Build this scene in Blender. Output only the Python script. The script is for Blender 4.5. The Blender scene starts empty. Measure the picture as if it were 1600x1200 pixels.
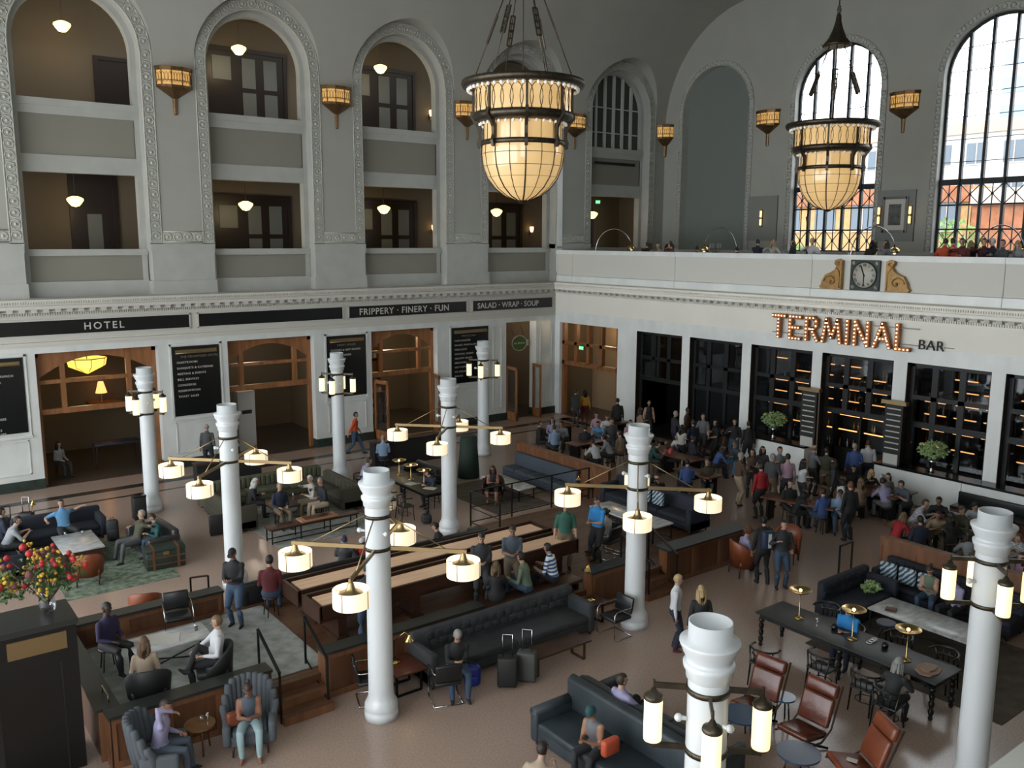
import bpy, bmesh, math, random
import numpy as np
from mathutils import Vector, Matrix
S = bpy.context.scene
COL = S.collection
R = math.radians
pi = math.pi
random.seed(7)

# ------------------------------------------------------------------ camera, world, lights, exposure
FPX = 1376.8
CAM_LOC = Vector((-27.556, -32.784, 8.4))
_yaw, _pit, _rol = R(52.758), R(9.281), R(.197)
_hd = Vector((math.cos(_yaw), math.sin(_yaw), 0)); _rt = Vector((math.sin(_yaw), -math.cos(_yaw), 0)); _up = Vector((0, 0, 1))
CF = _hd*math.cos(_pit) - _up*math.sin(_pit)
_u0 = _up*math.cos(_pit) + _hd*math.sin(_pit)
CR = _rt*math.cos(_rol) + _u0*math.sin(_rol)
CU = -_rt*math.sin(_rol) + _u0*math.cos(_rol)
cd = bpy.data.cameras.new('camera'); cam = bpy.data.objects.new('camera', cd); COL.objects.link(cam)
cd.sensor_width = 36; cd.lens = 36*FPX/1600; cd.clip_start = .05; cd.clip_end = 500
cam.matrix_world = Matrix(((CR.x, CU.x, -CF.x, CAM_LOC.x), (CR.y, CU.y, -CF.y, CAM_LOC.y), (CR.z, CU.z, -CF.z, CAM_LOC.z), (0, 0, 0, 1)))
S.camera = cam

S.view_settings.view_transform = 'Standard'; S.view_settings.look = 'None'
S.view_settings.gamma = 1; S.view_settings.use_curve_mapping = False
S.view_settings.exposure = 0.1
W = bpy.data.worlds.new('overcast_sky'); S.world = W; W.use_nodes = True
wn = W.node_tree.nodes; wl = W.node_tree.links
bg = wn['Background']; bg.inputs['Color'].default_value = (.91, .95, .98, 1); bg.inputs['Strength'].default_value = 6.0
S.cycles.use_denoising = True
S.cycles.max_bounces = 7; S.cycles.diffuse_bounces = 4; S.cycles.glossy_bounces = 3
S.cycles.transparent_max_bounces = 8; S.cycles.transmission_bounces = 4
S.cycles.sample_clamp_indirect = 6
S.cycles.caustics_reflective = False; S.cycles.caustics_refractive = False

def at(px, py, z):
    """the point at height z seen at a pixel of the survey photograph"""
    d = CR*((px-800)/FPX) + CU*((600-py)/FPX) + CF
    return CAM_LOC + d*((z-CAM_LOC.z)/d.z)

# ------------------------------------------------------------------ materials
_M = {}
def mat(name, col, rough=.6, metal=0., emis=0., ecol=None, noise=None, bump=None, spec=None, coat=0., k=.76):
    if name in _M: return _M[name]
    if not emis: col = tuple(c*k for c in col)
    m = bpy.data.materials.new(name); m.use_nodes = True
    nt = m.node_tree; b = nt.nodes['Principled BSDF']
    b.inputs['Base Color'].default_value = (*col, 1); b.inputs['Roughness'].default_value = rough
    b.inputs['Metallic'].default_value = metal
    if spec is not None: b.inputs['Specular IOR Level'].default_value = spec
    if coat: b.inputs['Coat Weight'].default_value = coat
    if emis:
        b.inputs['Emission Color'].default_value = (*(ecol or col), 1); b.inputs['Emission Strength'].default_value = emis
    if noise or bump:
        tc = nt.nodes.new('ShaderNodeTexCoord')
    if noise:
        sc, amt = noise[0], noise[1]; stretch = noise[2] if len(noise) > 2 else (1, 1, 1)
        mp = nt.nodes.new('ShaderNodeMapping'); mp.inputs['Scale'].default_value = stretch
        nz = nt.nodes.new('ShaderNodeTexNoise'); nz.inputs['Scale'].default_value = sc; nz.inputs['Detail'].default_value = 5
        mx = nt.nodes.new('ShaderNodeMix'); mx.data_type = 'RGBA'
        nt.links.new(tc.outputs['Object'], mp.inputs[0]); nt.links.new(mp.outputs[0], nz.inputs['Vector'])
        rp = nt.nodes.new('ShaderNodeValToRGB'); rp.color_ramp.elements[0].position = .3; rp.color_ramp.elements[1].position = .7
        nt.links.new(nz.outputs[0], rp.inputs[0]); nt.links.new(rp.outputs[0], mx.inputs[0])
        mx.inputs[6].default_value = (*[max(0, c*(1-amt)) for c in col], 1)
        mx.inputs[7].default_value = (*(noise[3] if len(noise) > 3 else [min(1, c*(1+amt)) for c in col]), 1)
        nt.links.new(mx.outputs[2], b.inputs['Base Color'])
    if bump:
        n2 = nt.nodes.new('ShaderNodeTexNoise'); n2.inputs['Scale'].default_value = bump[0]; n2.inputs['Detail'].default_value = 4
        bp = nt.nodes.new('ShaderNodeBump'); bp.inputs['Strength'].default_value = bump[1]; bp.inputs['Distance'].default_value = bump[2] if len(bump) > 2 else .01
        nt.links.new(tc.outputs['Object'], n2.inputs['Vector']); nt.links.new(n2.outputs[0], bp.inputs['Height']); nt.links.new(bp.outputs[0], b.inputs['Normal'])
    _M[name] = m; return m

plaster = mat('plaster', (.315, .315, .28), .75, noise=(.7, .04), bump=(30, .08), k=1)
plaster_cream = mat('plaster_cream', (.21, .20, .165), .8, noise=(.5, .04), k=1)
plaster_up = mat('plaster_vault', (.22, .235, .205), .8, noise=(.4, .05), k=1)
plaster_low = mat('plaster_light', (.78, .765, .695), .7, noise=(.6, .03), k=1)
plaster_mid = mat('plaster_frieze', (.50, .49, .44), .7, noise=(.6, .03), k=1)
relief = mat('relief_plaster', (.42, .42, .37), .7, k=1)
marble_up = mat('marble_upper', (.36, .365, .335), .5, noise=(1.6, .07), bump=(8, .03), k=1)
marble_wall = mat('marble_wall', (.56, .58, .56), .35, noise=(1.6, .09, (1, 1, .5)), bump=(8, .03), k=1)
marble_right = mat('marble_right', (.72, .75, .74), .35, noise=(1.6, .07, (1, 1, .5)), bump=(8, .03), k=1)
greenstone = mat('green_marble', (.02, .032, .027), .3, noise=(5, .4), k=1)
niche_paint = mat('niche_paint', (.16, .18, .16), .8, noise=(.4, .04), k=1)
floor_m = mat('terrazzo', (.32, .235, .19), .2, noise=(26, .14), spec=.45, k=1)
darkband = mat('floor_band', (.035, .035, .033), .25, noise=(9, .3))
black = mat('black_gloss', (.006, .007, .008), .25)
blackmat = mat('black_matte', (.012, .012, .013), .6)
iron = mat('dark_iron', (.02, .02, .021), .4, .6)
steel_dark = mat('dark_steel_frame', (.013, .016, .018), .45, .3)
bronze = mat('bronze', (.25, .15, .075), .42, .85, noise=(12, .3))
bronze_dark = mat('dark_bronze', (.085, .07, .05), .42, .8, noise=(9, .3))
brass = mat('brass', (.42, .31, .16), .35, .9)
brass_br = mat('bright_brass', (.7, .5, .2), .22, 1)
chrome = mat('chrome', (.55, .56, .58), .12, 1)
column_white = mat('column_enamel', (.56, .59, .605), .28, spec=.5, k=1)
white_p = mat('white_paint', (.6, .6, .57), .5)
oak = mat('oak', (.30, .125, .045), .45, noise=(6, .3, (1, 1, .15)))
oak_panel = mat('oak_panel', (.185, .08, .036), .42, noise=(6, .3, (1, 1, .15)))
oak_dark = mat('oak_dark', (.115, .048, .022), .42, noise=(6, .35, (1, 1, .12)))
oak_floor = mat('oak_floor', (.12, .055, .028), .35, noise=(5, .35, (.15, 1, 1)))
maple = mat('maple', (.95, .62, .4), .3, noise=(5, .12, (.2, 2, 1)))
walnut = mat('walnut', (.05, .022, .013), .35, noise=(6, .35, (.2, 1, 1)))
walnut_red = mat('walnut_red', (.10, .03, .018), .3, noise=(6, .3, (.2, 1, 1)))
counter_dark = mat('counter_dark', (.022, .025, .023), .4)
marble_top = mat('marble_top', (.55, .56, .56), .2, noise=(4, .22, (1, 2, 1)))
rug_grey = mat('rug_grey', (.30, .31, .29), .95, noise=(3.5, .3), bump=(60, .3))
rug_green = mat('rug_green', (.10, .145, .10), .95, noise=(6, .5, (1, 1, 1), (.2, .25, .18)), bump=(60, .3))
leather_tan = mat('leather_tan', (.24, .062, .022), .4, noise=(3, .2))
leather_brown = mat('leather_brown', (.11, .028, .014), .25, noise=(3, .3), bump=(9, .25, .02))
leather_rust = mat('leather_rust', (.20, .05, .02), .38, noise=(3, .25), bump=(9, .2, .02))
leather_black = mat('leather_black', (.012, .013, .015), .32)
fab_grey = mat('fabric_grey', (.085, .098, .112), .9, bump=(80, .2))
fab_char = mat('fabric_charcoal', (.035, .040, .045), .9, noise=(4, .25), bump=(80, .2))
fab_navy = mat('fabric_navy', (.010, .014, .026), .8, bump=(60, .2))
fab_blue = mat('fabric_teal_velvet', (.026, .038, .046), .55, noise=(2.5, .35))
fab_slate = mat('fabric_slate', (.055, .075, .10), .8)
fab_olive = mat('fabric_olive', (.085, .088, .05), .85, noise=(4, .15))
fab_olive_d = mat('fabric_olive_dark', (.055, .052, .034), .85)
gold_paint = mat('gold_paint', (.42, .24, .075), .4, .35, noise=(8, .3))
clock_green = mat('clock_green', (.012, .028, .022), .4)
clock_face = mat('clock_face', (.62, .6, .53), .5)
letter_w = mat('letter_white', (.55, .55, .5), .5)
letter_dim = mat('letter_dim', (.20, .17, .12), .5)
pane_frost = mat('frosted_pane', (.17, .18, .165), .5)
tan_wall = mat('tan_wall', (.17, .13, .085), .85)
tan_wall2 = mat('tan_wall_warm', (.32, .215, .12), .85)
dark_wood = mat('dark_door_wood', (.022, .012, .008), .4)
green_box = mat('trunk_green', (.014, .026, .018), .5)
blue_top = mat('blue_lacquer', (.035, .075, .14), .2)
leafm = mat('leaf_green', (.05, .12, .025), .6)
leafl = mat('leaf_light', (.36, .52, .22), .6)
petal_red = mat('petal_red', (.5, .02, .025), .6)
petal_yel = mat('petal_yellow', (.55, .36, .03), .6)
petal_or = mat('petal_orange', (.6, .14, .02), .6)
stalk_m = mat('dried_stalk', (.16, .06, .06), .8)
shade_drum = mat('shade_drum', (.6, .56, .48), .6, emis=.85, ecol=(1, .79, .50))
shade_in = mat('shade_inner', (.85, .8, .68), .6, emis=1.1, ecol=(1, .78, .46))
shade_cyl = mat('shade_cylinder', (.85, .78, .6), .5, emis=1.0, ecol=(1, .80, .42))
globe_m = mat('globe_glass', (.9, .8, .45), .4, emis=2.6, ecol=(1, .78, .25))
chand_m = mat('chandelier_glass', (.42, .32, .18), .16, emis=.5, ecol=(1, .62, .24), noise=(2, .12), coat=.5)
amber_m = mat('amber_glass', (.3, .18, .06), .3, emis=.5, ecol=(1, .55, .16))
bulb_m = mat('bulb_white', (.85, .85, .8), .3, emis=.12, ecol=(1, .95, .85))
bulb_hot = mat('bulb_hot', (1, .9, .7), .3, emis=3, ecol=(1, .66, .36))
copper_l = mat('copper_letter', (.45, .17, .06), .5, .5)
strip_m = mat('amber_strip', (1, .5, .15), .5, emis=1.9, ecol=(1, .42, .14))
exit_m = mat('exit_green', (.02, .5, .12), .5, emis=1.0, ecol=(.02, .75, .2))
warm_em = mat('lamp_glow', (1, .7, .3), .5, emis=4, ecol=(1, .62, .25))
bottle_a = mat('bottle_amber', (.25, .11, .03), .12)
bottle_g = mat('bottle_green', (.03, .07, .03), .12)
bottle_c = mat('bottle_clear', (.35, .36, .34), .1)

def glass_mat(name, tint=(1, 1, 1), gl=.08):
    m = bpy.data.materials.new(name); m.use_nodes = True; nt = m.node_tree
    nt.nodes.remove(nt.nodes['Principled BSDF'])
    t = nt.nodes.new('ShaderNodeBsdfTransparent'); t.inputs[0].default_value = (*tint, 1)
    g = nt.nodes.new('ShaderNodeBsdfGlossy'); g.inputs['Roughness'].default_value = .02
    mx = nt.nodes.new('ShaderNodeMixShader'); mx.inputs[0].default_value = gl
    nt.links.new(t.outputs[0], mx.inputs[1]); nt.links.new(g.outputs[0], mx.inputs[2])
    nt.links.new(mx.outputs[0], nt.nodes['Material Output'].inputs[0]); return m
glass = glass_mat('window_glass', (.96, .98, 1), .05)
glass_dark = glass_mat('bar_glass', (.75, .8, .85), .06)
glass_small = glass_mat('drinking_glass', (.9, .93, .95), .25)

# ------------------------------------------------------------------ mesh builder
class MB:
    def __init__(s): s.v = []; s.f = []; s.m = []; s.s = []
    def add(s, vs, fs, mi=0, sm=False, M4=None):
        o = len(s.v)
        s.v += [tuple(M4 @ Vector(v)) for v in vs] if M4 is not None else [tuple(v) for v in vs]
        s.f += [[i+o for i in f] for f in fs]; s.m += [mi]*len(fs); s.s += [sm]*len(fs); return s
    def b(s, x0, x1, y0, y1, z0, z1, mi=0, M4=None):
        return s.add([(x0,y0,z0),(x1,y0,z0),(x1,y1,z0),(x0,y1,z0),(x0,y0,z1),(x1,y0,z1),(x1,y1,z1),(x0,y1,z1)],
              [(0,3,2,1),(4,5,6,7),(0,1,5,4),(1,2,6,5),(2,3,7,6),(3,0,4,7)], mi, False, M4)
    def c(s, cx, cy, cz, sx, sy, sz, mi=0, rz=0, M4=None):
        m = Matrix.Translation((cx,cy,cz)) @ Matrix.Rotation(rz, 4, 'Z')
        if M4 is not None: m = M4 @ m
        return s.b(-sx/2, sx/2, -sy/2, sy/2, -sz/2, sz/2, mi, m)
    def rb(s, cx, cy, cz, sx, sy, sz, r=.03, seg=2, mi=0, rz=0, M4=None, rx=0, ry=0):
        bm = bmesh.new(); bmesh.ops.create_cube(bm, size=1)
        bmesh.ops.scale(bm, vec=(sx, sy, sz), verts=bm.verts)
        bmesh.ops.bevel(bm, geom=bm.edges[:], offset=min(r, .49*min(sx,sy,sz)), segments=seg, affect='EDGES', profile=.5)
        m = Matrix.Translation((cx,cy,cz)) @ Matrix.Rotation(rz,4,'Z') @ Matrix.Rotation(ry,4,'Y') @ Matrix.Rotation(rx,4,'X')
        if M4 is not None: m = M4 @ m
        bm.verts.index_update()
        s.add([v.co[:] for v in bm.verts], [[v.index for v in f.verts] for f in bm.faces], mi, True, m); bm.free(); return s
    def lathe(s, prof, cx=0, cy=0, cz=0, n=16, mi=0, sm=True, a0=0, a1=2*pi, M4=None):
        full = abs(a1-a0-2*pi) < 1e-6; k = n if full else n+1; vs = []; fs = []
        for r, z in prof:
            for i in range(k):
                a = a0+(a1-a0)*i/n; vs.append((cx+r*math.cos(a), cy+r*math.sin(a), cz+z))
        for j in range(len(prof)-1):
            for i in range(n):
                i2 = (i+1) % k if full else i+1
                fs.append((j*k+i, j*k+i2, (j+1)*k+i2, (j+1)*k+i))
        return s.add(vs, fs, mi, sm, M4)
    def cyl(s, cx, cy, z0, z1, r, r2=None, n=12, mi=0, M4=None):
        r2 = r if r2 is None else r2
        s.lathe([(r, z0), (r2, z1)], cx, cy, 0, n, mi, True, M4=M4)
        for z, rr, fl in ((z0, r, True), (z1, r2, False)):
            vs = [(cx+rr*math.cos(2*pi*i/n), cy+rr*math.sin(2*pi*i/n), z) for i in range(n)]
            s.add(vs, [list(range(n))[::-1] if fl else list(range(n))], mi, False, M4)
        return s
    def tube(s, pts, r=.01, n=6, mi=0, closed=False, M4=None, flat=None):
        pts = [Vector(p) for p in pts]; N = len(pts); vs = []; fs = []
        rr = r if isinstance(r, (list, tuple)) else [r]*N
        for i, p in enumerate(pts):
            a = pts[(i-1) % N] if (closed or i > 0) else p; b = pts[(i+1) % N] if (closed or i < N-1) else p
            t = (b-a).normalized() if (b-a).length > 1e-9 else Vector((0,0,1))
            u = t.cross(Vector((0,0,1)));
            if u.length < .05: u = t.cross(Vector((0,1,0)))
            u.normalize(); w = t.cross(u)
            for k in range(n):
                an = 2*pi*k/n; vs.append(p + u*(rr[i]*math.cos(an)) + w*(rr[i]*math.sin(an)*(flat or 1)))
        for i in range(N if closed else N-1):
            j = (i+1) % N
            for k in range(n): fs.append((i*n+k, i*n+(k+1) % n, j*n+(k+1) % n, j*n+k))
        if not closed: fs.append(list(range(n))[::-1]); fs.append([(N-1)*n+k for k in range(n)])
        return s.add(vs, fs, mi, True, M4)
    def bar(s, p0, p1, w, h, mi=0, M4=None):
        p0 = Vector(p0); p1 = Vector(p1); t = (p1-p0); L = t.length; t.normalize()
        u = t.cross(Vector((0,0,1)))
        if u.length < .01: u = Vector((1,0,0))
        u.normalize(); v = u.cross(t); vs = []
        for p in (p0, p1):
            for a, b2 in ((-1,-1),(1,-1),(1,1),(-1,1)): vs.append(p+u*(a*w/2)+v*(b2*h/2))
        return s.add(vs, [(3,2,1,0),(4,5,6,7),(0,1,5,4),(1,2,6,5),(2,3,7,6),(3,0,4,7)], mi, False, M4)
    def prism(s, poly, axis, a, b_, mi=0, M4=None):
        """poly: 2-D points; axis 'x': (y,z) extruded along x; 'y': (x,z); 'z': (x,y)"""
        f = {'x': lambda p, t: (t, p[0], p[1]), 'y': lambda p, t: (p[0], t, p[1]), 'z': lambda p, t: (p[0], p[1], t)}[axis]
        n = len(poly); vs = [f(p, a) for p in poly]+[f(p, b_) for p in poly]
        fs = [list(range(n))[::-1], list(range(n, 2*n))]+[(i, (i+1) % n, n+(i+1) % n, n+i) for i in range(n)]
        return s.add(vs, fs, mi, False, M4)
    def ball(s, cx, cy, cz, r, n=8, mi=0, sz=1., M4=None):
        prof = [(max(1e-4, r*math.sin(pi*i/(n//2+1))), -r*sz*math.cos(pi*i/(n//2+1))) for i in range(n//2+2)]
        return s.lathe(prof, cx, cy, cz, n, mi, True, M4=M4)
    def ell(s, c, rx, ry, rz, n=10, mi=0, M4=None):
        m = Matrix.Translation(c) @ Matrix.Diagonal((rx, ry, rz, 1))
        if M4 is not None: m = M4 @ m
        return s.ball(0, 0, 0, 1, n, mi, M4=m)
    def mesh(s, name, mats):
        me = bpy.data.meshes.new(name); me.from_pydata(s.v, [], s.f)
        for mm in (mats if isinstance(mats, (list, tuple)) else [mats]): me.materials.append(mm)
        me.polygons.foreach_set('material_index', s.m); me.polygons.foreach_set('use_smooth', s.s)
        me.update(); return me
    def build(s, name, mats, parent=None, loc=None, rz=0):
        return put(name, s.mesh(name, mats), parent, loc, rz)

def put(name, me, parent=None, loc=None, rz=0):
    o = bpy.data.objects.new(name, me); COL.objects.link(o)
    if parent is not None: o.parent = parent
    if loc is not None: o.location = loc
    if rz: o.rotation_euler = (0, 0, rz)
    return o
def tag(o, label, cat, group=None, kind=None):
    o['label'] = label; o['category'] = cat
    if group: o['group'] = group
    if kind: o['kind'] = kind
    return o
def thing(name, label, cat, loc=(0,0,0), rz=0, group=None, kind=None):
    o = bpy.data.objects.new(name, None); COL.objects.link(o); o.location = loc; o.rotation_euler = (0,0,rz)
    o.empty_display_size = .1
    return tag(o, label, cat, group, kind)
def struct(o, label=None):
    o['kind'] = 'structure'
    if label: o['label'] = label
    return o
def sroot(name):
    o = bpy.data.objects.new(name, None); COL.objects.link(o); o['kind'] = 'structure'; return o
KIDS = {}
def clone(root, loc, rz=0, label=None, group=None, cat=None):
    if not KIDS:
        pass
    r = root.copy(); COL.objects.link(r); r.location = loc; r.rotation_euler = (0,0,rz)
    if label: r['label'] = label
    if group: r['group'] = group
    def rec(a, b):
        for ch in [x for x in bpy.data.objects if x.parent == a]:
            c = ch.copy(); COL.objects.link(c); c.parent = b; rec(ch, c)
    if root.name not in KIDS:
        def tree(a): return [(x, tree(x)) for x in list(bpy.data.objects) if x.parent == a]
        KIDS[root.name] = tree(root)
    def rec2(tr, b):
        for ch, sub in tr:
            c = ch.copy(); COL.objects.link(c); c.parent = b; rec2(sub, c)
    rec2(KIDS[root.name], r)
    return r
def text(name, body, size, mt, parent, M4, extrude=.01, align='LEFT', sp=1., xs=1., off=.012):
    cu = bpy.data.curves.new(name, 'FONT'); cu.body = body; cu.size = size; cu.extrude = extrude; cu.align_x = align
    cu.space_character = sp; cu.materials.append(mt); cu.resolution_u = 3; cu.offset = size*off
    tmp = bpy.data.objects.new('tmp_text', cu); COL.objects.link(tmp)
    me = bpy.data.meshes.new_from_object(tmp.evaluated_get(bpy.context.evaluated_depsgraph_get())); me.name = name
    bpy.data.objects.remove(tmp); bpy.data.curves.remove(cu)
    if not me.materials: me.materials.append(mt)
    o = bpy.data.objects.new(name, me); COL.objects.link(o); o.parent = parent
    o.matrix_local = M4 @ Matrix.Diagonal((xs, 1, 1, 1)); return o
# text matrices: on the wall y=0 facing -y, and on the wall x=0 facing -x
TY = lambda x, y, z: Matrix.Translation((x, y, z)) @ Matrix(((1,0,0,0),(0,0,-1,0),(0,1,0,0),(0,0,0,1)))
TX = lambda x, y, z: Matrix.Translation((x, y, z)) @ Matrix(((0,0,-1,0),(-1,0,0,0),(0,1,0,0),(0,0,0,1)))
# ================================================================== the hall
BAY = [-26.87, -20.65, -14.43, -8.25, -2.03, 4.17]     # gallery bay centres on the long wall
SP, RO, RI, RN = 14.7, 2.4, 1.97, 1.79                  # arch spring height; band outer, band inner, opening radius
CZ, CRAD = 14.1, 5.4                                    # cove spring and radius
XE = 7.3                                                # plane of the end wall with the tall windows
def cove(z):
    if z <= CZ: return 0.
    return -CRAD*(1-math.sqrt(max(0, 1-((z-CZ)/CRAD)**2)))

# ---- floor
fl = MB(); fl.b(-36, 0, -33, 0, -.12, 0); struct(fl.build('floor', floor_m))
fb = MB()
fb.b(-36, -.3, -1.75, -1.35, 0, .003); fb.b(-36, -.3, -2.75, -2.6, 0, .003); fb.b(-.9, -.5, -20, -1.3, 0, .003)
struct(fb.build('trim_floor_bands', darkband))
fb = MB(); fb.b(-36, 8, 0, 9, -.12, 0); fb.b(0, 8, -33, 0, -.12, 0); struct(fb.build('floor_shops', mat('shop_floor', (.07, .055, .045), .3)))

# ---- vaulted ceiling: cove at the long wall, flat field, cove at the opposite wall
ZT = CZ+CRAD
c = MB()
c.b(-36, XE+.3, -33+CRAD, -CRAD, ZT, ZT+.2)
pr = [(-32.2, CZ)]+[(-32.2+CRAD*(1-math.cos(R(a))), CZ+CRAD*math.sin(R(a))) for a in range(0, 91, 6)]
vs = [(-36, y, z) for y, z in pr]+[(XE, y, z) for y, z in pr]; n = len(pr)
c.add(vs, [(i, i+1, n+i+1, n+i) for i in range(n-1)], 0, True)
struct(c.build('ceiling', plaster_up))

wl_ = sroot('wall_left')
# wall surface with the arched cut-outs; rows follow the cove above the spring
rows = [(6.4), 9., 12., 14.1, 14.4, 14.7]+[SP+RO*math.sin(R(t)) for t in range(7, 90, 7)]+[SP+RO]
last = rows[-1]; a0 = math.asin((last-CZ)/CRAD)
up_rows = [CZ+CRAD*math.sin(a0+(pi/2-a0)*i/7) for i in range(1, 8)]
w = MB()
def hw(z):
    return RO if z <= SP else math.sqrt(max(0, RO*RO-(z-SP)**2))
for bi, cx in enumerate(BAY):
    xl = cx-3.11 if bi else -36; xr = (cx+BAY[bi+1])/2 if bi < len(BAY)-1 else XE
    if bi: xl = (BAY[bi-1]+cx)/2
    vs = []; fs = []
    for z in rows:
        y = cove(z); h = hw(z); vs += [(xl, y, z), (cx-h, y, z), (cx+h, y, z), (xr, y, z)]
    for i in range(len(rows)-1):
        k = i*4
        fs += [(k, k+1, k+5, k+4), (k+2, k+3, k+7, k+6)]
    k = (len(rows)-1)*4; o = len(vs)
    for z in up_rows:
        y = cove(z); vs += [(xl, y, z), (cx, y, z), (cx, y, z), (xr, y, z)]
    for i in range(len(rows)-1, len(rows)+len(up_rows)-1):
        k = i*4; fs += [(k, k+1, k+5, k+4), (k+2, k+3, k+7, k+6)]
    w.add(vs, fs, 0, True)
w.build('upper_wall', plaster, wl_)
for cx in BAY:
    TL = [0]+[R(t) for t in range(7, 90, 7)]+[pi/2]; TL = TL+[pi-t for t in TL[-2::-1]]
    so = MB(); vs = []; fs = []; n = len(TL)-1
    for i in range(n+1):
        t = TL[i]; x = cx-RO*math.cos(t); z = SP+RO*math.sin(t); vs += [(x, .02, z), (x, min(-.001, cove(z)), z)]
    so.add(vs, [(2*i, 2*i+1, 2*i+3, 2*i+2) for i in range(n)], 0, True)
    so.build('arch_soffit', plaster, wl_)

def arch_path(r, z0, n=20):
    """half outline of an arched opening: up the left jamb, over, down the right"""
    return [(-r, z0)]+[(-r*math.cos(pi*i/n), SP+r*math.sin(pi*i/n)) for i in range(n+1)]+[(r, z0)]
def ring_strip(b, r0, r1, y, z0, mi=0, n=20, y2=None):
    """flat face between two arch outlines, or (y2) the reveal of one outline"""
    p = arch_path(r0, z0, n); q = arch_path(r1, z0, n); k = len(p)
    y2 = y if y2 is None else y2
    vs = [(x, y, z) for x, z in p]+[(x, y2, z) for x, z in q]
    b.add(vs, [(i, i+1, k+i+1, k+i) for i in range(k-1)], mi, True)

# ---- ornamental band (cast relief) shared by every bay
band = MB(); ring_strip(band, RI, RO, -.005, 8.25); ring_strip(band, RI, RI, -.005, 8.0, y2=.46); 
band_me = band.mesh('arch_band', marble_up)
orn = MB()
def ornament(b, x, z, s=.15):
    for k in range(8):
        a = pi/4*k+pi/8; b.c(x+s*math.cos(a), -.02, z+s*math.sin(a), .12*s/.15, .05, .035, 0, 0) if False else None
    pts = [(x+s*math.cos(2*pi*k/8), -.015, z+s*math.sin(2*pi*k/8)) for k in range(8)]
    b.tube(pts, .026, 4, closed=True)
    b.ball(x, -.012, z, .055, 6)
Rm = (RI+RO)/2; L1 = SP-8.45; nA = 19; nJ = int(L1/.36)
for sgn in (-1, 1):
    for i in range(nJ+1): ornament(orn, sgn*Rm, 8.5+i*.36)
for i in range(1, nA): ornament(orn, -Rm*math.cos(pi*i/nA), SP+Rm*math.sin(pi*i/nA))
for r in (RI+.03, RO-.03):
    orn.tube([(x, -.01, z) for x, z in arch_path(r, 8.3)], .028, 4)
for r in (RI+.02,):
    p = arch_path(r-.06, 8.0); 
orn_me = orn.mesh('relief_ornament', relief)
# bottom run of the band across each pilaster
orn2 = MB(); orn2.b(-.72, .72, -.012, 0, 8.28, 8.66)
for i in range(-1, 3): ornament(orn2, -.18+.36*(i-.0)-.0, 8.47)
orn2.tube([(-.7, -.02, 8.29), (.7, -.02, 8.29)], .025, 4); orn2.tube([(-.7, -.02, 8.66), (.7, -.02, 8.66)], .025, 4)
orn2_me = orn2.mesh('relief_ornament_low', relief)

# ---- infill of each bay between arch band and gallery openings, at y = .45
def bay_infill(last=False):
    b = MB(); Y = .45
    ring_strip(b, RN, RI, Y, 10.6, 0)
    ring_strip(b, RN, RN, Y, 12.95, 0, y2=Y+.35)
    b.b(-RI, -RN, Y+.012, Y+.35, 6.4, 10.62); b.b(RN, RI, Y+.012, Y+.35, 6.4, 10.62)
    b.b(-RI, RI, Y-.06, Y+.35, 12.72, 12.95); b.b(-RI, RI, Y-.02, Y+.35, 12.45, 12.72)
    b.b(-RN, RN, Y+.006, Y+.35, 10.58, 11.15)
    b.b(-RI, RI, Y-.08, Y+.35, 7.82, 8.04)
    b.b(-RI, RI, Y-.04, Y+.3, 6.4, 6.95)
    b.b(-RN, RN, Y+.05, Y+.3, 6.9, 7.9, 1); b.b(-RN, RN, Y+.06, Y+.3, 11.1, 12.5, 1)
    return b.mesh('bay_infill', [marble_up, plaster_cream])
inf_me = bay_infill()
for cx in BAY:
    for nm, me in (('arch_band', band_me), ('relief_ornament', orn_me), ('bay_infill', inf_me)):
        put(nm, me, wl_, (cx, 0, 0))
PIL = [(BAY[i]+BAY[i+1])/2 for i in range(5)]+[7.27]
pb = MB()      # pilaster bases
for px in PIL[:-1]+[-29.98]:
    put('relief_ornament_low', orn2_me, wl_, (px, 0, 0))
    pb.b(px-1.13, px+1.13, -.05, .5, 7.93, 8.22); pb.b(px-1.1, px+1.1, -.08, 0, 8.0, 8.12)
    pb.b(px-1.1, px+1.1, -.02, .5, 6.4, 7.93); pb.b(px-1.15, px+1.15, -.06, .5, 6.4, 6.92)
pb.build('pilaster_bases', marble_up, wl_)

# ---- galleries behind the arches
g = MB()
g.b(-36, 14, 3.3, 3.5, 6.6, 17); g.b(-36, 14, .46, 3.5, 17.0, 17.2)
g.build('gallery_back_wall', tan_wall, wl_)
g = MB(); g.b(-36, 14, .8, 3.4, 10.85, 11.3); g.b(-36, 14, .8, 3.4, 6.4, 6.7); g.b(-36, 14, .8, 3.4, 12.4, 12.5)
g.build('gallery_slab', mat('gallery_slab', (.15, .12, .085), .8), wl_)
g = MB()
for z0 in (6.7, 12.5): g.b(-36, 7.2, 3.26, 3.3, z0, z0+.35)
g.build('gallery_skirting', dark_wood, wl_)

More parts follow.
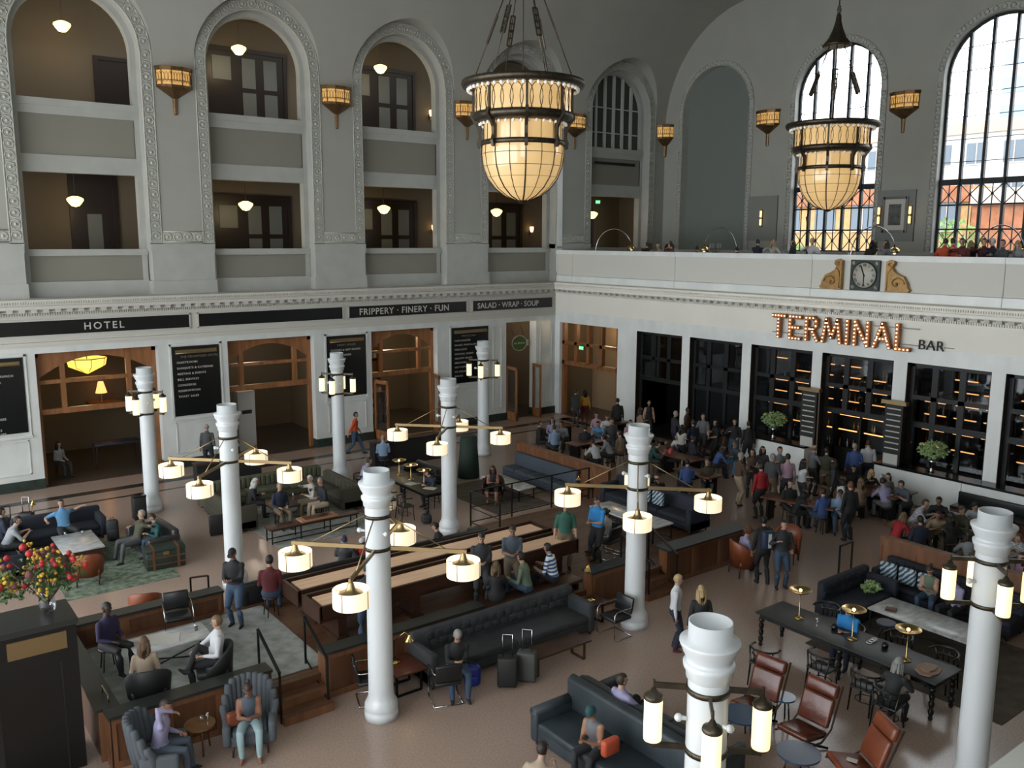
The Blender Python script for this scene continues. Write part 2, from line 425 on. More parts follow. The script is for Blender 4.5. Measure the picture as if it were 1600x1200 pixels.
def door_set(w_, h, style):
    b = MB()
    b.b(-w_/2, w_/2, -.12, 0, 0, h)                              # dark frame body
    return b
def gallery_door(nm, x, z0, w_, h, panes):
    r = sroot(nm)
    r.location = (x, 3.26, z0)
    b = MB(); b.b(-w_/2, w_/2, -.06, 0, 0, h); b.b(-w_/2-.08, w_/2+.08, -.1, -.02, h, h+.14)
    b.b(-w_/2-.08, -w_/2+.06, -.1, 0, 0, h); b.b(w_/2-.06, w_/2+.08, -.1, 0, 0, h)
    b.build('door_frame', dark_wood, r)
    for (a, c_, z_, zz) in panes:
        p = MB(); p.b(a, c_, -.085, -.06, z_, zz); p.build('pane', pane_frost, r)
    return r
dn = 1
P6 = lambda ws, top, h0: [(a, a+ws[1], z, zz) for a in ws[0] for z, zz in ((h0, top*.52+.1), (top*.55+.12, top))]
for i, cx in enumerate(BAY[1:], 1):
    for z0, hh in ((6.7, 3.95), (12.5, 3.25)):
        if i == 1:
            if z0 < 7: gallery_door('door_%d' % dn, cx+.9, z0, 1.5, 3.98, [(-.25, .25, .6, 2.6)])
            else: gallery_door('door_%d' % dn, cx+1.9, z0, 1.2, 2.35, [])
        elif i == 5:
            gallery_door('door_%d' % dn, cx+.5, z0, 1.1, 3.1, [(-.3, .3, 1.2, 2.6)]) if z0 < 7 else None
        else:
            w_ = 3.3
            pn = [(x0, x0+.55, a, b_) for x0 in (-.15, .75) for a, b_ in ((.5, 1.72), (1.9, 3.05))]+[(-1.35, -.6, 2.15, 3.05)]
            gallery_door('door_%d' % dn, cx+.7, z0, w_, 3.35 if z0 < 7 else 3.25, pn)
        dn += 1

# ---- entablature below the galleries
def cornice_profile():
    return [(0, 5.86), (-.05, 5.86), (-.08, 5.95), (-.16, 5.97), (-.16, 6.02), (-.40, 6.10), (-.40, 6.2), (-.46, 6.22), (-.50, 6.36), (-.50, 6.42), (0, 6.45)]
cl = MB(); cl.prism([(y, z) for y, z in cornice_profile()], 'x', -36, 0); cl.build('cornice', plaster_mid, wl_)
mod = MB(); mod.b(-.085, .085, -.36, -.16, 5.98, 6.09); mod.b(-.095, .095, -.38, -.16, 6.07, 6.1)
mod_me = mod.mesh('modillion', white_p)
for i in range(86): put('modillion', mod_me, wl_, (-.55-i*.355, 0, 0))
ed = MB()
for i in range(420): ed.b(-.1-i*.075-.04, -.1-i*.075, -.13, -.05, 5.875, 5.955)
for i in range(420): ed.b(-.1-i*.075-.04, -.1-i*.075, -.53, -.49, 6.28, 6.35)
o = ed.build('dentil_course', plaster_mid, wl_); o['kind'] = 'stuff'
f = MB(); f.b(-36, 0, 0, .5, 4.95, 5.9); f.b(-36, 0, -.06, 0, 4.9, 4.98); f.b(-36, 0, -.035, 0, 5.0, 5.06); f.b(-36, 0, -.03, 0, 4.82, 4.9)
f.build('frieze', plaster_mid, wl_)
# ---- shop front wall, marble piers with openings
OPN = [(-28.8, -24.95), (-22.6, -18.65), (-16.12, -12.62), (-10.04, -6.78), (-2.98, -1.19)]
m_ = MB(); xs = [-36]+[v for o_ in OPN for v in o_]+[0]
for i in range(0, len(xs), 2):
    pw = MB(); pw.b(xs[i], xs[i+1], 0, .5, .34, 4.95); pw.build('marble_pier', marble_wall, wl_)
    pl_ = MB(); pl_.b(xs[i]-.02, xs[i+1]+.02, -.05, .52, 0, .34); pl_.build('plinth', greenstone, wl_)
for a, b_ in OPN:
    h = MB(); h.b(a, b_, 0, .5, 4.6, 4.95); h.build('lintel', marble_wall, wl_)
BOARD = [(-24.62, -22.98), (-18.17, -16.47), (-12.07, -10.34), (-6.04, -4.05)]
for a, b_ in BOARD:     # raised moulded panel under each board, frame round the board
    p = MB(); z0, z1 = .55, 1.72
    for (x0, x1, c0, c1) in ((a, b_, z0, z0+.04), (a, b_, z1-.04, z1), (a, a+.04, z0, z1), (b_-.04, b_, z0, z1)): p.b(x0, x1, -.03, 0, c0, c1)
    p.b(a-.12, b_+.12, -.06, 0, 1.8, 1.9)
    p.b(a-.1, a-.03, -.04, 0, 1.9, 4.62); p.b(b_+.03, b_+.1, -.04, 0, 1.9, 4.62); p.b(a-.1, b_+.1, -.04, 0, 4.55, 4.64)
    p.build('panel_moulding', marble_wall, wl_)
p = MB()
for (a, b_) in ((-3.75, -3.25), (-.95, -.2)):
    for (x0, x1, c0, c1) in ((a, b_, .6, .64), (a, b_, 4.4, 4.44), (a, a+.04, .6, 4.4), (b_-.04, b_, .6, 4.4)): p.b(x0, x1, -.03, 0, c0, c1)
p.build('panel_moulding', marble_wall, wl_)

# ================================================================== end wall with the tall windows, x = XE
we = sroot('wall_end'); NY = [-3.25, -9.9, -16.6, -23.3, -30.]
RW = 2.05
w = MB()
for i, cy in enumerate(NY):
    y0 = 0.0 if i == 0 else (NY[i-1]+cy)/2; y1 = (NY[i+1]+cy)/2 if i < 4 else -33.
    zr = [6.4, 10, 14.7]+[SP+RW*math.sin(R(t)) for t in range(7, 90, 7)]+[SP+RW]; vs = []; fs = []
    for z in zr:
        h = RW if z <= SP else math.sqrt(max(0, RW*RW-(z-SP)**2)); vs += [(XE, y0, z), (XE, cy+h, z), (XE, cy-h, z), (XE, y1, z)]
    for k in range(len(zr)-1):
        k *= 4; fs += [(k, k+1, k+5, k+4), (k+2, k+3, k+7, k+6)]
    vs += [(XE, y0, ZT+.1), (XE, cy, ZT+.1), (XE, cy, ZT+.1), (XE, y1, ZT+.1)]; k = (len(zr)-1)*4
    fs += [(k, k+1, k+5, k+4), (k+2, k+3, k+7, k+6)]
    w.add(vs, fs, 0)
w.build('end_wall', plaster, we)
def ring_x(b, r0, r1, x, z0, x2=None, mi=0):
    def pth(r, n=20): return [(-r, z0)]+[(-r*math.cos(pi*i/n), SP+r*math.sin(pi*i/n)) for i in range(n+1)]+[(r, z0)]
    p = pth(r0); q = pth(r1); k = len(p); x2 = x if x2 is None else x2
    b.add([(x, y, z) for y, z in p]+[(x2, y, z) for y, z in q], [(i, i+1, k+i+1, k+i) for i in range(k-1)], mi, True)
er = MB(); ring_x(er, RW, RW, 0, 6.4, .45); ring_x(er, RW, RW+.28, -.03, 6.4); ring_x(er, RW+.28, RW+.28, -.03, 6.4, 0); ring_x(er, RW, RW, -.03, 6.4, 0)
er_me = er.mesh('window_surround', marble_up)
eo = MB()
for i in range(int((SP-8)/.3)):
    for s in (-1, 1): eo.tube([(-.04, s*(RW+.14)+.09*math.cos(2*pi*k/6), 8.1+i*.3+.1*math.sin(2*pi*k/6)) for k in range(6)], .018, 4, closed=True)
for i in range(1, 22):
    a = pi*i/22; yy, zz = -(RW+.14)*math.cos(a), SP+(RW+.14)*math.sin(a)
    eo.tube([(-.04, yy+.1*math.cos(2*pi*k/6), zz+.1*math.sin(2*pi*k/6)) for k in range(6)], .018, 4, closed=True)
for r in (RW+.02, RW+.26): 
    eo.tube([(-.035, y, z) for y, z in [(-r, 8)]+[(-r*math.cos(pi*i/20), SP+r*math.sin(pi*i/20)) for i in range(21)]+[(r, 8)]], .02, 4)
eo_me = eo.mesh('relief_ornament', relief)
for cy in NY:
    put('window_surround', er_me, we, (XE, cy, 0)); put('relief_ornament', eo_me, we, (XE, cy, 0))
for cy in (NY[0], NY[4]):
    nb = MB(); p = [(-RW, 6.4)]+[(-RW*math.cos(pi*i/20), SP+RW*math.sin(pi*i/20)) for i in range(21)]+[(RW, 6.4)]
    nb.add([(XE+.4, cy+y, z) for y, z in p], [list(range(len(p)))], 0); nb.build('niche_back', niche_paint, we)
b = MB(); b.b(XE-.06, XE, -33, 0, 6.6, 7.95); b.build('wainscot', marble_up, we)

def tall_window(nm, cy):
    r = sroot(nm); r.location = (XE+.3, cy, 0)
    fr = MB()
    ys = [-1.26, -.42, .42, 1.26]
    def top(y): return SP+math.sqrt(max(0, RW*RW-y*y))
    for y in ys:
        fr.b(-.07, .07, y-.055, y+.055, 7.0, top(y)+.02); fr.b(-.1, -.07, y-.03, y+.03, 7.0, top(y))
    fr.b(-.07, .07, -RW, RW, 10.58, 10.8); fr.b(-.05, .05, -RW, RW, 9.78, 9.84); fr.b(-.05, .05, -RW, RW, 8.84, 8.9); fr.b(-.05, .05, -RW, RW, 7.9, 8.0)
    fr.build('window_frame', steel_dark, r)
    ar = MB(); ring_x(ar, RW, RW-.1, -.05, 7.0); ring_x(ar, RW-.1, RW-.1, -.05, 7.0, .05); ar.build('arch_frame', steel_dark, r)
    bars = MB()
    for z in (11.45, 12.3, 13.15, 14.0, 14.85, 15.7):
        h = RW-.05 if z < SP else math.sqrt(max(0, (RW-.05)**2-(z-SP)**2)); bars.b(-.02, .02, -h, h, z-.012, z+.012)
    edges = [-RW]+ys+[RW]
    for a, b_ in zip(edges[:-1], edges[1:]):
        m = (a+b_)/2; bars.b(-.02, .02, m-.015, m+.015, 7.0, 10.6)
        for z0, z1 in ((9.84, 10.58), (8.0, 8.84)):
            bars.bar((0, a+.05, z0), (0, b_-.05, z1), .03, .03); bars.bar((0, a+.05, z1), (0, b_-.05, z0), .03, .03)
            bars.ball(0, m, (z0+z1)/2, .06, 6)
    bars.build('glazing_bars', steel_dark, r)
    gl = MB(); p = [(-RW+.05, 7.0)]+[(-(RW-.05)*math.cos(pi*i/20), SP+(RW-.05)*math.sin(pi*i/20)) for i in range(21)]+[(RW-.05, 7.0)]
    gl.add([(.03, y, z) for y, z in p], [list(range(len(p)))], 0); gl.build('pane', glass, r)
for i, cy in enumerate(NY[1:4]): tall_window('window_%d' % (i+1), cy)
# north clerestory window seen inside bay six of the galleries
r = sroot('window_4'); r.location = (4.17, .62, 0)
b = MB()
for x in (-1.2, -.6, 0, .6, 1.2): b.b(x-.07, x+.07, -.05, .05, 12.95, SP+math.sqrt(RN*RN-x*x))
for z in (13.7, 14.9): b.b(-RN, RN, -.04, .04, z-.025, z+.025)
b.build('window_frame', white_p, r)
b = MB(); p = [(-RN, 12.95)]+[(-RN*math.cos(pi*i/16), SP+RN*math.sin(pi*i/16)) for i in range(17)]+[(RN, 12.95)]
b.add([(x, .06, z) for x, z in p], [list(range(len(p)))], 0); b.build('pane', mat('dim_pane', (.05, .065, .055), .25), r)
b = MB(); b.b(4.17-1.4, 4.17+1.4, .42, .46, 12.15, 12.25)
for i in range(28): b.b(2.8+i*.1, 2.86+i*.1, .40, .43, 12.13, 12.27)
b.build('vent_grille', blackmat, wl_)

# ================================================================== ground-floor wall under the terrace, x = 0
wr = sroot('wall_right')
ROPN = [(-.35, -4.35), (-5.53, -8.16), (-8.57, -11.23), (-11.65, -14.34), (-14.73, -17.42), (-17.89, -20.56), (-20.97, -23.65), (-24.05, -26.75)]
ys = [0]+[v for o_ in ROPN for v in o_]+[-33]
for i in range(0, len(ys), 2):
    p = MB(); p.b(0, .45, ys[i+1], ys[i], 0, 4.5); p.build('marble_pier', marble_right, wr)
p = MB(); p.b(0, .45, -33, 0, 4.5, 4.95); p.b(-.05, 0, -33, 0, 4.88, 4.96); p.b(-.03, 0, -33, 0, 4.96, 5.02); p.build('architrave', marble_right, wr)
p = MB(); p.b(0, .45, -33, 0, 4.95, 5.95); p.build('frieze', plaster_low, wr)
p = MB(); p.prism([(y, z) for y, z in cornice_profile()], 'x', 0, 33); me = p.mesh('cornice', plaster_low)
for v in me.vertices: x, y, z = v.co; v.co = (y, -x, z)
me.flip_normals(); put('cornice', me, wr)
mm = MB(); mm.b(-.36, -.16, -.085, .085, 5.98, 6.09); mm.b(-.38, -.16, -.095, .095, 6.07, 6.1); mm_me = mm.mesh('modillion', white_p)
for i in range(78): put('modillion', mm_me, wr, (0, -.55-i*.355, 0))
ed = MB()
for i in range(400): ed.b(-.13, -.05, -.1-i*.075-.04, -.1-i*.075, 5.875, 5.955)
for i in range(400): ed.b(-.53, -.49, -.1-i*.075-.04, -.1-i*.075, 6.28, 6.35)
o = ed.build('dentil_course', plaster_low, wr); o['kind'] = 'stuff'
# terrace parapet in jointed panels
sy = [0, -1.2, -7.62, -14.1, -20.66, -27.1, -33]
for a, b_ in zip(sy[:-1], sy[1:]):
    p = MB(); p.b(.02, .3, b_+.008, a-.008, 6.75, 7.75); p.build('parapet_panel', mat('parapet_paint', (.60, .60, .55), .7, k=1), wr)
    p = MB(); p.b(-.02, .32, b_+.008, a-.008, 6.4, 6.74); p.build('parapet_base', marble_right, wr)
    p = MB(); p.b(-.03, .34, b_+.006, a-.006, 7.75, 7.93); p.build('parapet_coping', marble_right, wr)
p = MB(); p.b(.0, .32, -.06, 0, 6.4, 12.9); p.build('corner_strip', marble_right, wr)
p = MB(); p.b(.3, XE, -33, .45, 6.4, 6.72); struct(p.build('floor_terrace', mat('terrace_floor', (.1, .08, .07), .5)))
p = MB(); p.b(.45, XE, -33, .4, 4.8, 5.0); struct(p.build('ceiling_bar', mat('bar_ceiling', (.05, .045, .04), .8)))
# low marble counter wall in front of the bar windows, dark coping
p = MB(); yb = -9.2
bp = [-11.4, -14.05, -20.4, -26.9, -33]
segs = [(-11.25, -12.3), (-16.9, -20.2), (-20.22, -26.5)]
lc = sroot('wall_counter')
for a, b_ in [(-11.3, -14.6), (-17.3, -20.2), (-20.21, -23.4), (-23.41, -27)]:
    p = MB(); p.b(-.55, -.02, b_+.006, a-.006, .0, 1.05); p.build('marble_slab', marble_right, lc)
    p = MB(); p.b(-.6, .0, b_, a, 1.05, 1.12); p.build('coping', black, lc)

# ================================================================== opposite gallery wall (behind the camera) and its ledge
ws = sroot('wall_south')
p = MB(); p.b(-24.9, XE, -32.5, -32.2, 6.4, ZT); p.b(-36, -30, -32.5, -32.2, 6.4, ZT); p.b(-30, -24.9, -32.5, -32.2, 14, ZT); p.b(-36, XE, -32.5, -32.2, 0, 6.0)
p.build('south_wall', plaster, ws)
p = MB(); p.b(-36, XE, -32.5, -31.42, 6.0, 6.4); p.build('ledge', plaster, ws)
# unseen entrance wall at the back; open gaps between piers shaped to admit daylight
p = MB(); p.b(-36.3, -36, -33, 0, 0, .6); p.b(-36.3, -36, -33, 0, 13.5, ZT+.2)
for y in (-.3, -8.4, -16.4, -24.5, -32.6): p.b(-36.3, -36, y-.3, y+.3, .6, 13.5)
struct(p.build('wall_back', plaster))
p = MB(); p.b(.05, .2, .5, 5.5, 0, 6.2); p.b(XE, XE+.2, .46, 3.5, 6.4, 17.2); p.b(.45, XE, .0, .2, 0, 4.8); struct(p.build('wall_corner_closure', tan_wall))  # closing walls added to shut out open sky and a gallery light leak
# ================================================================== the city outside the end windows
brick = mat('brick_orange', (.42, .16, .075), .9, noise=(2, .2)); stone_l = mat('stone_pale', (.62, .5, .42), .8)
bldg_w = mat('office_pale', (.6, .62, .62), .7); bwin = mat('office_glass', (.10, .14, .18), .15); asphalt = mat('asphalt', (.2, .2, .2), .9)
b = MB(); b.b(7.6, 140, -110, 60, -.3, -.1); struct(b.build('ground', asphalt))
def block(name, x, y0, y1, z1, wall, label, nwin, rows, wz0, wh, band=None):
    t = thing(name, label, 'building', (x, (y0+y1)/2, -.1)); w_ = abs(y1-y0)
    b = MB(); b.b(0, 14, -w_/2, w_/2, 0, z1); b.build('wall', wall, t)
    if band: b = MB(); b.b(-.3, 0, -w_/2, w_/2, z1-1.1, z1); b.build('parapet', band, t)
    sp = w_/nwin
    wm = MB(); wm.b(-.06, .0, -sp*.28, sp*.28, 0, wh); wme = wm.mesh('window', bwin)
    fm = MB(); fm.b(-.1, -.04, -sp*.31, sp*.31, -.12, 0); fm.b(-.1, -.06, -.05, .05, 0, wh); fme = fm.mesh('frame', stone_l)
    for i in range(nwin):
        for k in range(rows):
            z = wz0+k*(wh+1.5)
            if z+wh > z1-.6: continue
            o = put('window', wme, t, (0, -w_/2+sp*(i+.5), z)); put('frame', fme, o)
    return t
block('brick_building', 34, -3.2, -40, 12.0, brick, 'orange brick building outside the nearer tall arched window', 13, 3, 1.5, 2.4, stone_l)
block('brick_building', 34.5, 26, -2.9, 12.3, mat('brick_tan', (.55, .33, .14), .9, noise=(2, .15)), 'tan and orange building outside the further tall arched window', 9, 3, 1.5, 2.4, brick)
block('office_building', 62, 40, -30, 20.0, bldg_w, 'pale office building with peach cornice rising behind the brick building', 20, 6, 2, 2.0, mat('peach', (.75, .45, .3), .8))
t = thing('office_tower', 'tall pale tower with horizontal glass bands beyond the nearer arched window', 'building', (95, 8, -.1))
b = MB(); b.b(0, 18, -16, 15.5, 0, 34.5); b.build('wall', bldg_w, t)
for k in range(9): b = MB(); b.b(-.2, 0, -16, 15.5, 3+k*3.5, 4.9+k*3.5); b.build('window_band', mat('tower_glass', (.25, .36, .45), .15), t)
def leaf_cloud(b, c, rad, n, s, mi=0, rng=random):
    for _ in range(n):
        while True:
            p = Vector((rng.uniform(-1,1), rng.uniform(-1,1), rng.uniform(-1,1)))
            if p.length < 1: break
        p = Vector((c[0]+p.x*rad[0], c[1]+p.y*rad[1], c[2]+p.z*rad[2]))
        u = Vector((rng.uniform(-1,1), rng.uniform(-1,1), rng.uniform(-1,1))).normalized(); v = u.orthogonal().normalized()
        q = u.cross(v)
        b.add([p-u*s, p+v*s*.5, p+u*s, p-v*s*.5], [(0,1,2,3)], mi)
for x, y, h, lb in ((22, -7.9, 9.6, 'green street tree outside the nearer window, the tall one'), (23, -12.9, 9.2, 'green street tree outside the nearer window, beside the tall one'), (22, 3.4, 9.0, 'green street tree outside the further arched window')):
    t = thing('street_tree', lb, 'tree', (x, y, -.1), 0, 'trees on the street outside')
    b = MB(); b.tube([(0,0,0),(0,.05,h*.45),(.1,0,h*.7)], [.16,.13,.06], 7); b.build('trunk', walnut, t)
    b = MB(); leaf_cloud(b, (0,0,h*.72), (2.1,2.1,h*.3), 1300, .2); b.build('crown', mat('tree_leaf', (.16,.3,.06), .7), t)

# ================================================================== bar windows and back bar, behind x = 0
for i, (a, b_) in enumerate(ROPN[1:], 5):
    r = sroot('window_%d' % i); r.location = (.3, 0, 0)
    f = MB(); w_ = a-b_
    f.b(-.04, .04, b_, a, 4.36, 4.5); f.b(-.05, .05, b_, a, 3.28, 3.42); f.b(-.06, .06, b_, a, 2.36, 2.54)
    f.b(-.04, .04, a-.14, a, 0, 4.5); f.b(-.04, .04, b_, b_+.14, 0, 4.5)
    for k in (.36, .69): y = b_+w_*k; f.b(-.05, .05, y-.1, y+.1, 2.5, 4.5); 
    if i in (7, 9, 10, 11, 6):
        for k in (.36, .69): y = b_+w_*k; f.b(-.05, .05, y-.07, y+.07, 1.1, 2.5)
    f.build('window_frame', steel_dark, r)
    j = MB(); j.b(-.28, .04, a-.01, a+.0, 0, 4.5); j.build('jamb_lining', bronze_dark, r)
    for y0, y1 in ((b_+.14, b_+w_*.36-.1), (b_+w_*.36+.1, b_+w_*.69-.1), (b_+w_*.69+.1, a-.14)):
        for z0, z1 in ((2.54, 3.28), (3.42, 4.36)):
            p = MB(); p.b(0, .01, y0, y1, z0, z1); p.build('pane', glass_dark, r)
        if i in (7, 9, 10, 11): p = MB(); p.b(0, .01, y0, y1, 1.12, 2.36); p.build('pane', glass_dark, r)
# back bar shelving: one cabinet per lit bay, each with shelves, amber strips
bar_back = mat('bar_back', (.012, .014, .016), .5)
b = MB(); b.b(3.9, 4.0, -28, -5, 0, 4.8); b.b(.5, 4, -5.1, -5, 0, 4.8); struct(b.build('wall_bar_back', bar_back))
shelf_me = {}
bottles = []
for i, (a, b_) in enumerate(ROPN[3:7]):
    nm = ['third bay, beside the leftmost plant', 'bay behind the standing drinkers', 'bay with the right-hand plant', 'last bay at the picture edge'][i]
    t = thing('back_bar_shelving', 'dark back bar shelving with amber strip lights, ' + nm, 'shelving', (1.35, (a+b_)/2, 0), 0, 'lit shelving behind the bar windows')
    w_ = a-b_+.3
    c_ = MB(); c_.b(.0, .5, -w_/2, w_/2, 0, .9); c_.b(.42, .5, -w_/2, w_/2, .9, 4.7)
    for k in (-.5, -.17, .17, .5): c_.b(0, .42, k*w_-.03, k*w_+.03, .9, 4.7)
    c_.build('carcass', steel_dark, t)
    for k in range(3):
        y0 = (-.5+k/3)*w_+.06; y1 = (-.5+(k+1)/3)*w_-.06
        zs = [1.55, 2.1, 2.62, 3.05, 3.5, 3.9, 4.3]
        for z in zs:
            random.seed(i*100+k*10+int(z*10))
            if random.random() < .12: continue
            s_ = MB(); s_.b(.02, .42, y0, y1, z, z+.025); so_ = s_.build('shelf', steel_dark, t)
            q0 = y0+random.uniform(0, .12)*(y1-y0); q1 = y1-random.uniform(0, .15)*(y1-y0)
            e_ = MB(); e_.b(-.012, .02, q0, q1, z+.0, z+.034); e_.build('light_strip', strip_m, so_)
            if z < 4.2 and random.random() < .8:
                for q in range(random.randint(3, 7)): bottles.append((1.35+.12+random.uniform(0,.08), (a+b_)/2+random.uniform(q0+.04, q1-.04), z+.025, random.choice('aaagc')))
    for q in range(12): bottles.append((1.35+random.uniform(.1, .35), (a+b_)/2+random.uniform(-w_/2+.1, w_/2-.1), .9, random.choice('agcc')))
bt = {}
for k, mt in (('a', bottle_a), ('g', bottle_g), ('c', bottle_c)):
    m_ = MB(); m_.lathe([(.001, 0), (.036, 0), (.037, .18), (.014, .22), (.013, .3), (.001, .3)], n=7); bt[k] = m_.mesh('bottle', mt)
random.seed(3)
kept = []
for bx_, by_, bz_, k in bottles:
    if any(abs(bx_-q[0]) < .08 and abs(by_-q[1]) < .085 and abs(bz_-q[2]) < .1 for q in kept): continue
    kept.append((bx_, by_, bz_))
    o = put('bottle', bt[k], None, (bx_, by_, bz_+.001))
    tag(o, {'a': 'small amber bottle standing on the back bar shelves', 'g': 'small dark green bottle standing on the back bar shelves', 'c': 'small clear bottle standing on the back bar shelves'}[k], 'bottle', 'bottles on the back bar')
# price boards on posts either side of the service opening
for y, lb in ((-14.55, 'further tall dark board with white price lines beside the bar opening'), (-17.75, 'nearer tall dark board with white price lines beside the bar opening')):
    t = thing('price_board', lb, 'sign', (-.32, y, 1.12), 0, 'boards beside the bar opening')
    b = MB(); b.c(0, 0, 1.0, .1, .62, 2.0); b.build('board', blackmat, t)
    b = MB(); b.c(-.01, 0, 2.06, .2, .86, .12); b.build('cap', brass, t)
    b = MB(); b.c(-.03, 0, .17, .1, .5, .34); b.build('card', white_p, t)
    for k in range(8):
        l = MB(); l.b(-.06, -.052, -.24, .24, .5+k*.19, .54+k*.19); l.build('price_line', letter_w, t)
# plants in silver vases on the coping
def bush_in_vase(name, lb, loc, h=.42, rad=.48):
    t = thing(name, lb, 'plant', loc)
    v = MB(); v.lathe([(.001, 0), (.11, 0), (.06, .06), (.05, .16), (.09, .3), (.11, h), (.09, h), (.04, .2), (.001, .2)], n=14); v.build('vase', chrome, t)
    f = MB(); rng = random.Random(5)
    leaf_cloud(f, (0, 0, h+.3), (rad, rad, .3), 520, .055, 0, rng)
    for k in range(18): a = k*.7; f.tube([(0, 0, h-.1), (.3*math.cos(a)*rad*2, .3*math.sin(a)*rad*2, h+.3)], .006, 3)
    f.build('foliage', leafl, t); return t
bush_in_vase('flower_arrangement', 'pale green leafy arrangement in silver vase on the dark coping, nearer one', (-.28, -19.1, 1.121))
bush_in_vase('flower_arrangement', 'pale green leafy arrangement in silver vase on the coping, further one', (-.28, -13.05, 1.121))

# timber framed entrance in the first opening of the right wall
r = sroot('door_20'); r.location = (.25, 0, 0)
f = MB()
for y in (-.45, -1.33, -2.2, -3.1, -4.2): f.b(-.1, .1, y-.09, y+.09, 2.6 if y > -4 and y < -.5 else 0, 4.5)
f.b(-.1, .1, -4.35, -.35, 2.45, 2.65); f.b(-.1, .1, -4.35, -.35, 3.45, 3.6); f.build('door_frame', oak, r)
b = MB(); b.b(2.5, 2.6, -5, 0, 0, 4.7); struct(b.build('wall_passage', tan_wall2))
b = MB(); b.b(.45, 2.5, -5.1, -5.0, 0, 4.7); struct(b.build('wall_passage_side', tan_wall2))
b = MB(); b.b(2.38, 2.48, -3.6, -1.9, .35, 1.95); tag(b.build('screen', blackmat), 'large black rectangular screen in the passage behind the timber frame', 'screen')
def exit_sign(loc, rz, lb):
    t = thing('exit_sign', lb, 'sign', loc, rz, 'lit green exit signs')
    b = MB(); b.c(0, 0, 0, .04, .34, .2); b.build('housing', blackmat, t)
    b = MB(); b.c(-.022, 0, 0, .01, .3, .17); b.build('face', exit_m, t)
    text('lettering', 'EXIT', .15, mat('exit_letter', (.6,1,.7), .5, emis=1.2), t, TX(-.03, .145, -.05), .002)
exit_sign((.08, -1.85, 3.38), 0, 'green lit exit sign hanging in the timber framed entrance')
exit_sign((3.2, .62, 10.3), R(90), 'small green exit sign in the last gallery opening')
def small_lantern(loc, lb):
    t = thing('wall_lantern', lb, 'lamp', loc)
    b = MB(); b.c(0,0,0,.12,.12,.34); b.build('shade', amber_m, t); b = MB(); b.c(0,0,.19,.15,.15,.04); b.c(0,0,-.19,.15,.15,.04); b.c(.04,.08,0,.04,.06,.3); b.build('bracket', bronze_dark, t)
small_lantern((.75, -3.95, 3.85), 'yellow lit wall lantern in the timber framed entrance')

# ================================================================== shop interiors behind the long wall
b = MB(); b.b(-36, 0, 5.4, 5.5, 0, 6.2); b.b(-36, 0, .5, 5.5, 6.2, 6.3)
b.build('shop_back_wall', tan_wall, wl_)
for i, x in enumerate((-24.1, -17.4, -11.3, -5.0)):
    b = MB(); b.b(x-.1, x+.1, .5, 5.4, 0, 6.2); b.build('shop_partition', tan_wall if i != 1 else mat('hall_white', (.33,.31,.27), .8), wl_)
def timber_front(nm, x0, x1, transoms, mull, arch=False, head=True):
    r = sroot(nm); r.location = (0, .42, 0)
    f = MB(); f.b(x0, x0+.14, -.08, .08, 0, 4.6); f.b(x1-.14, x1, -.08, .08, 0, 4.6)
    if head: f.b(x0, x1, -.08, .08, 4.42, 4.6)
    for z, h in transoms: f.b(x0, x1, -.09, .09, z, z+h)
    for x, z0 in mull: f.b(x-.08, x+.08, -.085, .085, z0, 4.5)
    if arch:
        w_ = x1-x0; n = 12; top = []; 
        for k in range(n): 
            xa = x0+w_*k/n; xb = x0+w_*(k+1)/n; za = 4.5-.75*(2*k/n-1)**2; zb = 4.5-.75*(2*(k+1)/n-1)**2
            f.prism([(xa, za-.12), (xb, zb-.12), (xb, 4.6), (xa, 4.6)], 'y', -.075, .075)
    f.build('timber_frame', oak, r); return r
r = timber_front('door_21', -22.6, -18.65, [(3.5, .14), (2.45, .18)], [(-21.75, 2.5), (-19.6, 2.5)], True)
r = timber_front('door_22', -16.12, -12.62, [(3.55, .12), (2.6, .2)], [(-15.5, 2.6), (-13.3, 2.6)], True)
r = timber_front('door_23', -10.04, -6.78, [(3.6, .12), (2.6, .2)], [(-9.4, 2.7), (-7.5, 2.7)], True)
for nm, x, rz in (('door_24', -9.9, R(-80)), ('door_25', -6.95, R(-105)), ('door_26', -2.9, R(-88)), ('door_27', -1.3, R(-100))):
    r = sroot(nm); r.location = (x, .1, 0); r.rotation_euler = (0, 0, rz); h = 2.55; w_ = .82 if x > -4 else .95
    f = MB(); 
    for a, b_, c0, c1 in ((0, .12, .02, h), (w_-.12, w_, .02, h), (0, w_, .02, .4), (0, w_, h-.14, h)): f.b(a, b_, -.03, .03, c0, c1)
    f.build('door_leaf', oak, r); f = MB(); f.b(.12, w_-.12, -.006, .006, .4, h-.14); f.build('pane', glass, r)
    f = MB(); f.tube([(w_-.06, -.07, .9), (w_-.06, -.07, 1.4)], .014, 6); f.build('door_handle', brass, r)
